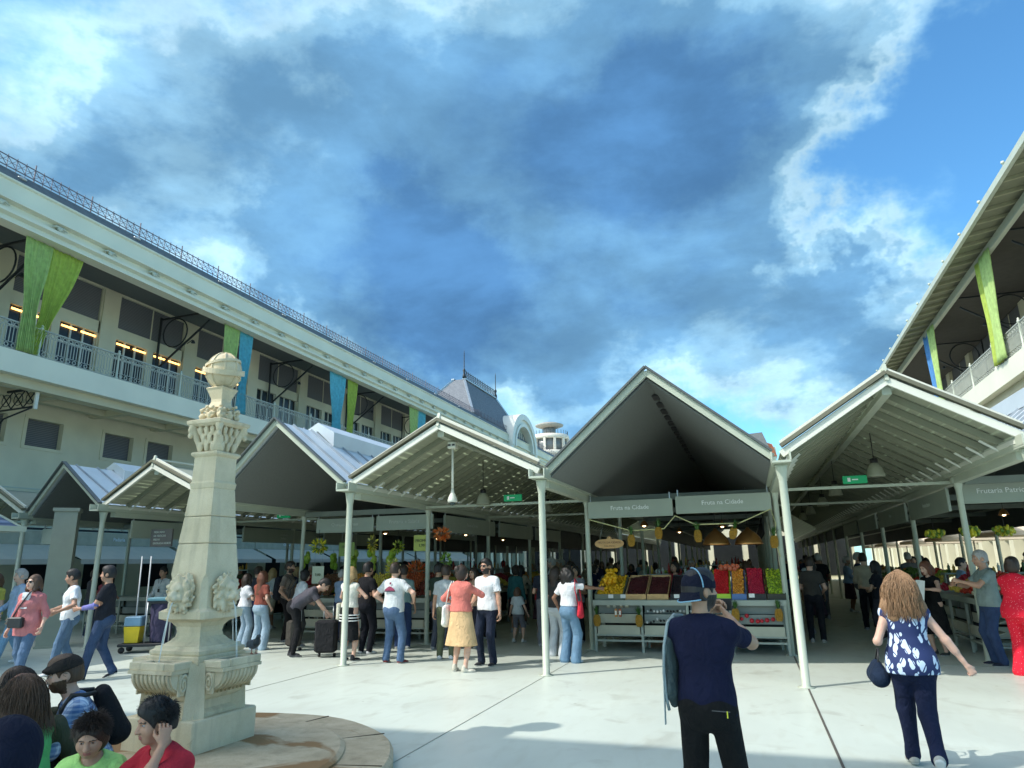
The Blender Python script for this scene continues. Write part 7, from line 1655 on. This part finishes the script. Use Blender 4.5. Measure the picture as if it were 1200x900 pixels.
def bp3(r):
    c0, R2_ = J['chest'], J['R2']; c = SDF(); c.cone(c0+R2_@A([0, -.19, .10]), .12, c0+R2_@A([0, -.21, -.20]), .145, k=.02, side=R2_@A([1, 0, 0]), ry0=.065, ry1=.095); V, F = c.mesh(.012, folds(.004)); mesh_obj('bag_body', V, F, fabric(S(28, 30, 34)), r, True)
    for i in range(2):
        m = MB(); q = J['sh'][i]*.75+J['neck']*.25; m.tube([c0+R2_@A([(-.09, .09)[i], -.15, .14]), q+R2_@A([0, -.07, .045]), q+R2_@A([0, .0, .080]), q+R2_@A([0, .085, .01]), q+R2_@A([0, .12, -.13]), c0+R2_@A([(-.16, .16)[i], .0, -.12]), c0+R2_@A([(-.12, .12)[i], -.15, -.2])], .017, 6); m.build('strap', M['black'], r)
held(J, 'backpack', 'black backpack on the man in the plaid shirt', 'backpack', bp3)
J = person('seated woman in a green crop top with long dark hair at the lower left', (-4.54, 3.67), 268, 1.64, 'f', .007, 'fair', ('tee', S(84, 186, 104), .08), ('trousers', S(176, 168, 148)), (.6, .6, .6), ('long', 'auburn', .2), sit(lean=.22, hip=.13, foot=[(-.14, .46, 0), (.15, .46, 0)], hand=[(-.1, .45, .4), (.1, .45, .4)]), z=.14, fine=.005, seed=35)
strands(J, 1300, .34, HAIR['brown'], r=.0018, wave=.7, seed=9, spread=1.04)
J = person('seated dark-haired woman in a black top between the green top and plaid shirt', (-4.90, 4.05), 232, 1.62, 'f', .008, 'fair', ('tee', S(26, 26, 28), .0), ('trousers', S(40, 44, 60)), (.5, .5, .5), ('long', 'brown', .14), sit(lean=.3, hip=.13, hp=.2, foot=[(-.14, .46, 0), (.15, .46, 0)], hand=[(-.1, .42, .42), (.1, .42, .42)]), z=.18, fine=.005, seed=36)
strands(J, 900, .22, HAIR['dark'], r=.0018, wave=.3, seed=10, spread=.98)
JB = J
J = person('person with a navy hood seen from behind in the lower left corner', (-2.86, 2.10), 330, 1.70, 'm', .009, 'fair', ('jacket', S(24, 28, 48), -.05), ('trousers', S(30, 32, 40)), (.1, .1, .1), ('bald', 'dark'), sit(lean=.3, hip=.32, foot=[(-.14, .46, -.0), (.15, .46, -.0)], hand=[(-.1, .42, .42), (.1, .42, .42)]), z=0., seed=37)
c = SDF(); HP = J['HP']; RH = J['RH']; s = J['s']; c.ell(HP(0, -.02, .02), A([.118, .132, .135])*s, k=.0, R=RH).cone(HP(0, -.05, -.08), .11*s, J['neck'], .12*s, k=.06).ell(HP(0, .13, -.02), A([.08, .09, .11])*s, k=.01, R=RH, sub=True); V, F = c.mesh(.009, folds(.003)); mesh_obj('hood', V, F, fabric(S(24, 28, 48)), J['root'], True)

# ------------------------------------------------------------------ crowd inside the aisles
tops = [('black', S(28, 28, 32)), ('white', S(205, 205, 205)), ('grey', S(110, 112, 116)), ('navy', S(36, 44, 76)), ('red', S(176, 30, 40)), ('pale blue', S(130, 160, 190)), ('olive', S(92, 96, 64)), ('beige', S(180, 160, 130)), ('teal', S(50, 110, 110)), ('pink', S(200, 120, 130))]
bots = [('dark trousers', ('trousers', S(32, 32, 38))), ('blue jeans', ('trousers', S(70, 100, 145))), ('pale shorts', ('shorts', S(160, 150, 130))), ('grey trousers', ('slim', S(90, 90, 94))), ('a long dark skirt', ('skirt', S(60, 40, 50), .4, .24))]
spots = []
rs = random.Random(21)
for nm, u0, u1, w0, w1, n in (('in middle aisle', -6.2, -3.9, 15.2, 33, 24), ('in right aisle', 1.1, 2.9, 17.5, 36, 13), ('left of fountain', -13.6, -11.2, 15.5, 30, 9), ('in centre stall', -2.7, .2, 18.5, 38, 11), ('behind left counter', -10.1, -7.4, 17, 34, 11), ('in far-left pavilion', -17.5, -14.8, 16.6, 30, 6), ('in right-edge pavilion', 3.9, 6.8, 16.5, 30, 8)):
    k = 0; tries = 0; pl_ = []
    while k < n and tries < 400:
        tries += 1; u, w = rs.uniform(u0, u1), w0+(w1-w0)*(k+rs.uniform(0, .9))/n
        if all((u-a)**2+(w-b)**2 > .28 for a, b in pl_): pl_.append((u, w)); spots.append((nm, u, w, k)); k += 1
used = set(); hairs = [('short', 'dark'), ('long', 'brown'), ('short', 'black'), ('bun', 'dark'), ('long', 'black'), ('short', 'grey'), ('long', 'blonde')]
for nm, u, w, k in spots:
    for _ in range(60):
        ti, bi, hi = rs.randrange(len(tops)), rs.randrange(len(bots)), rs.randrange(len(hairs))
        if (nm, ti, bi, hi) not in used: break
    used.add((nm, ti, bi, hi)); th = rs.choice([0, 10, 350, 170, 190, 90, 270, 200]); sex = 'f' if hairs[hi][0] in ('long', 'bun') or bi == 4 else 'm'
    hp = rs.choice([None, dict(hand=[(-.12, .3, 1.1), (.2, .28, 1.05)]), dict(foot=[(-.1, .2, 0), (.1, -.2, 0)]), dict(hand=[(-.25, .1, .85), (.1, .38, 1.2)])])
    face = 'back turned' if th in (0, 10, 350) else ('facing us' if th in (170, 190, 200) else 'side view')
    person('%s with %s %s hair, %s top, %s, %s, %s' % ('woman' if sex == 'f' else 'man', hairs[hi][0], hairs[hi][1], tops[ti][0], bots[bi][0].replace('a long dark', 'long dark'), face, nm), (u, w), th, rs.uniform(1.55, 1.70) if sex == 'f' else rs.uniform(1.66, 1.82), sex, .018 if w < 22 else .026, rs.choice(['fair', 'tan', 'olive', 'brown']), ('tee' if rs.random() < .6 else 'long', tops[ti][1], -.04), bots[bi][1], (.4, .4, .4), hairs[hi], hp, seed=rs.randrange(999), fine=.012 if w > 20 else .009, group='people inside the market')
for (u, w, th, tp, bt, hr, lb) in ((-11.5, 14.6, 10, S(60, 62, 70), S(40, 60, 100), ('short', 'dark'), 'man in a slate tee at the stall beyond the brick-red top'), (-12.2, 13.9, 350, S(30, 30, 34), S(30, 30, 36), ('long', 'black'), 'long-haired woman in black right beside the fountain shaft'), (-9.0, 14.4, 20, S(140, 160, 190), S(50, 60, 90), ('fade', 'grey'), 'grey-haired man in pale blue between the tall bearded man and the suitcase'), (-8.0, 13.9, 350, S(60, 40, 44), S(34, 34, 40), ('bun', 'dark'), 'woman in dark plum leaning over the left stall counter'), (-6.2, 13.6, 15, S(44, 60, 50), S(70, 76, 90), ('short', 'black'), 'man in bottle green at the corner of the left stall'), (-5.6, 14.1, 200, S(190, 150, 120), S(44, 44, 56), ('long', 'dark'), 'woman in a peach top coming out of the middle aisle'), (-4.2, 14.6, 350, S(34, 40, 52), S(110, 110, 116), ('short', 'brown'), 'man in ink blue entering the middle aisle behind the couple'), (-3.7, 15.4, 185, S(150, 150, 154), S(30, 34, 44), ('bun', 'black'), 'woman in light grey walking out past the fruit stall'), (1.15, 16.2, 5, S(70, 66, 60), S(34, 34, 40), ('short', 'dark'), 'man in taupe just inside the right aisle by the post'), (2.5, 16.9, 300, S(36, 36, 40), S(52, 52, 60), ('long', 'black'), 'woman in black facing the stall just inside the right aisle'), (4.6, 13.6, 10, S(50, 56, 70), S(40, 44, 54), ('short', 'dark'), 'man in steel blue at the right edge counter'), (-16.3, 14.2, 20, S(60, 60, 64), S(50, 60, 80), ('short', 'dark'), 'man in dark grey at the far left counter'), (-15.6, 14.0, 340, S(120, 50, 60), S(50, 50, 60), ('long', 'brown'), 'woman in wine red at the far left counter')):
    person(lb, (u, w), th, 1.70 if lb.startswith('man') or 'man in' in lb[:14] and 'woman' not in lb else 1.60, 'f' if 'woman' in lb else 'm', .013, rs.choice(['fair', 'tan', 'olive']), ('tee', tp, -.04), ('trousers', bt), (.4, .4, .4), hr, dict(hand=[(-.14, .28, 1.05), (.2, .22, .98)]), seed=rs.randrange(999))
person('child in a pale top and grey shorts standing in the middle aisle', (-5.0, 15.2), 10, 1.15, 'f', .014, 'fair', ('tee', S(190, 200, 205), -.04), ('shorts', S(110, 110, 120)), (.7, .7, .7), ('long', 'brown', .16), seed=50)
J = person('person in red carrying a white bag, far down the right aisle', (1.75, 22.5), 10, 1.75, 'm', .018, 'tan', ('tee', S(220, 40, 50), -.04), ('trousers', S(40, 40, 44)), (.1, .1, .1), ('short', 'black'), seed=51)
def wbg(r):
    m = MB(); m.box((-.2, -.2, 1.2), (.3, .16, .4), bev=.04); m.build('bag_body', fabric((.7, .7, .7)), r)
held(J, 'backpack', 'white backpack on the person in red down the right aisle', 'backpack', wbg)
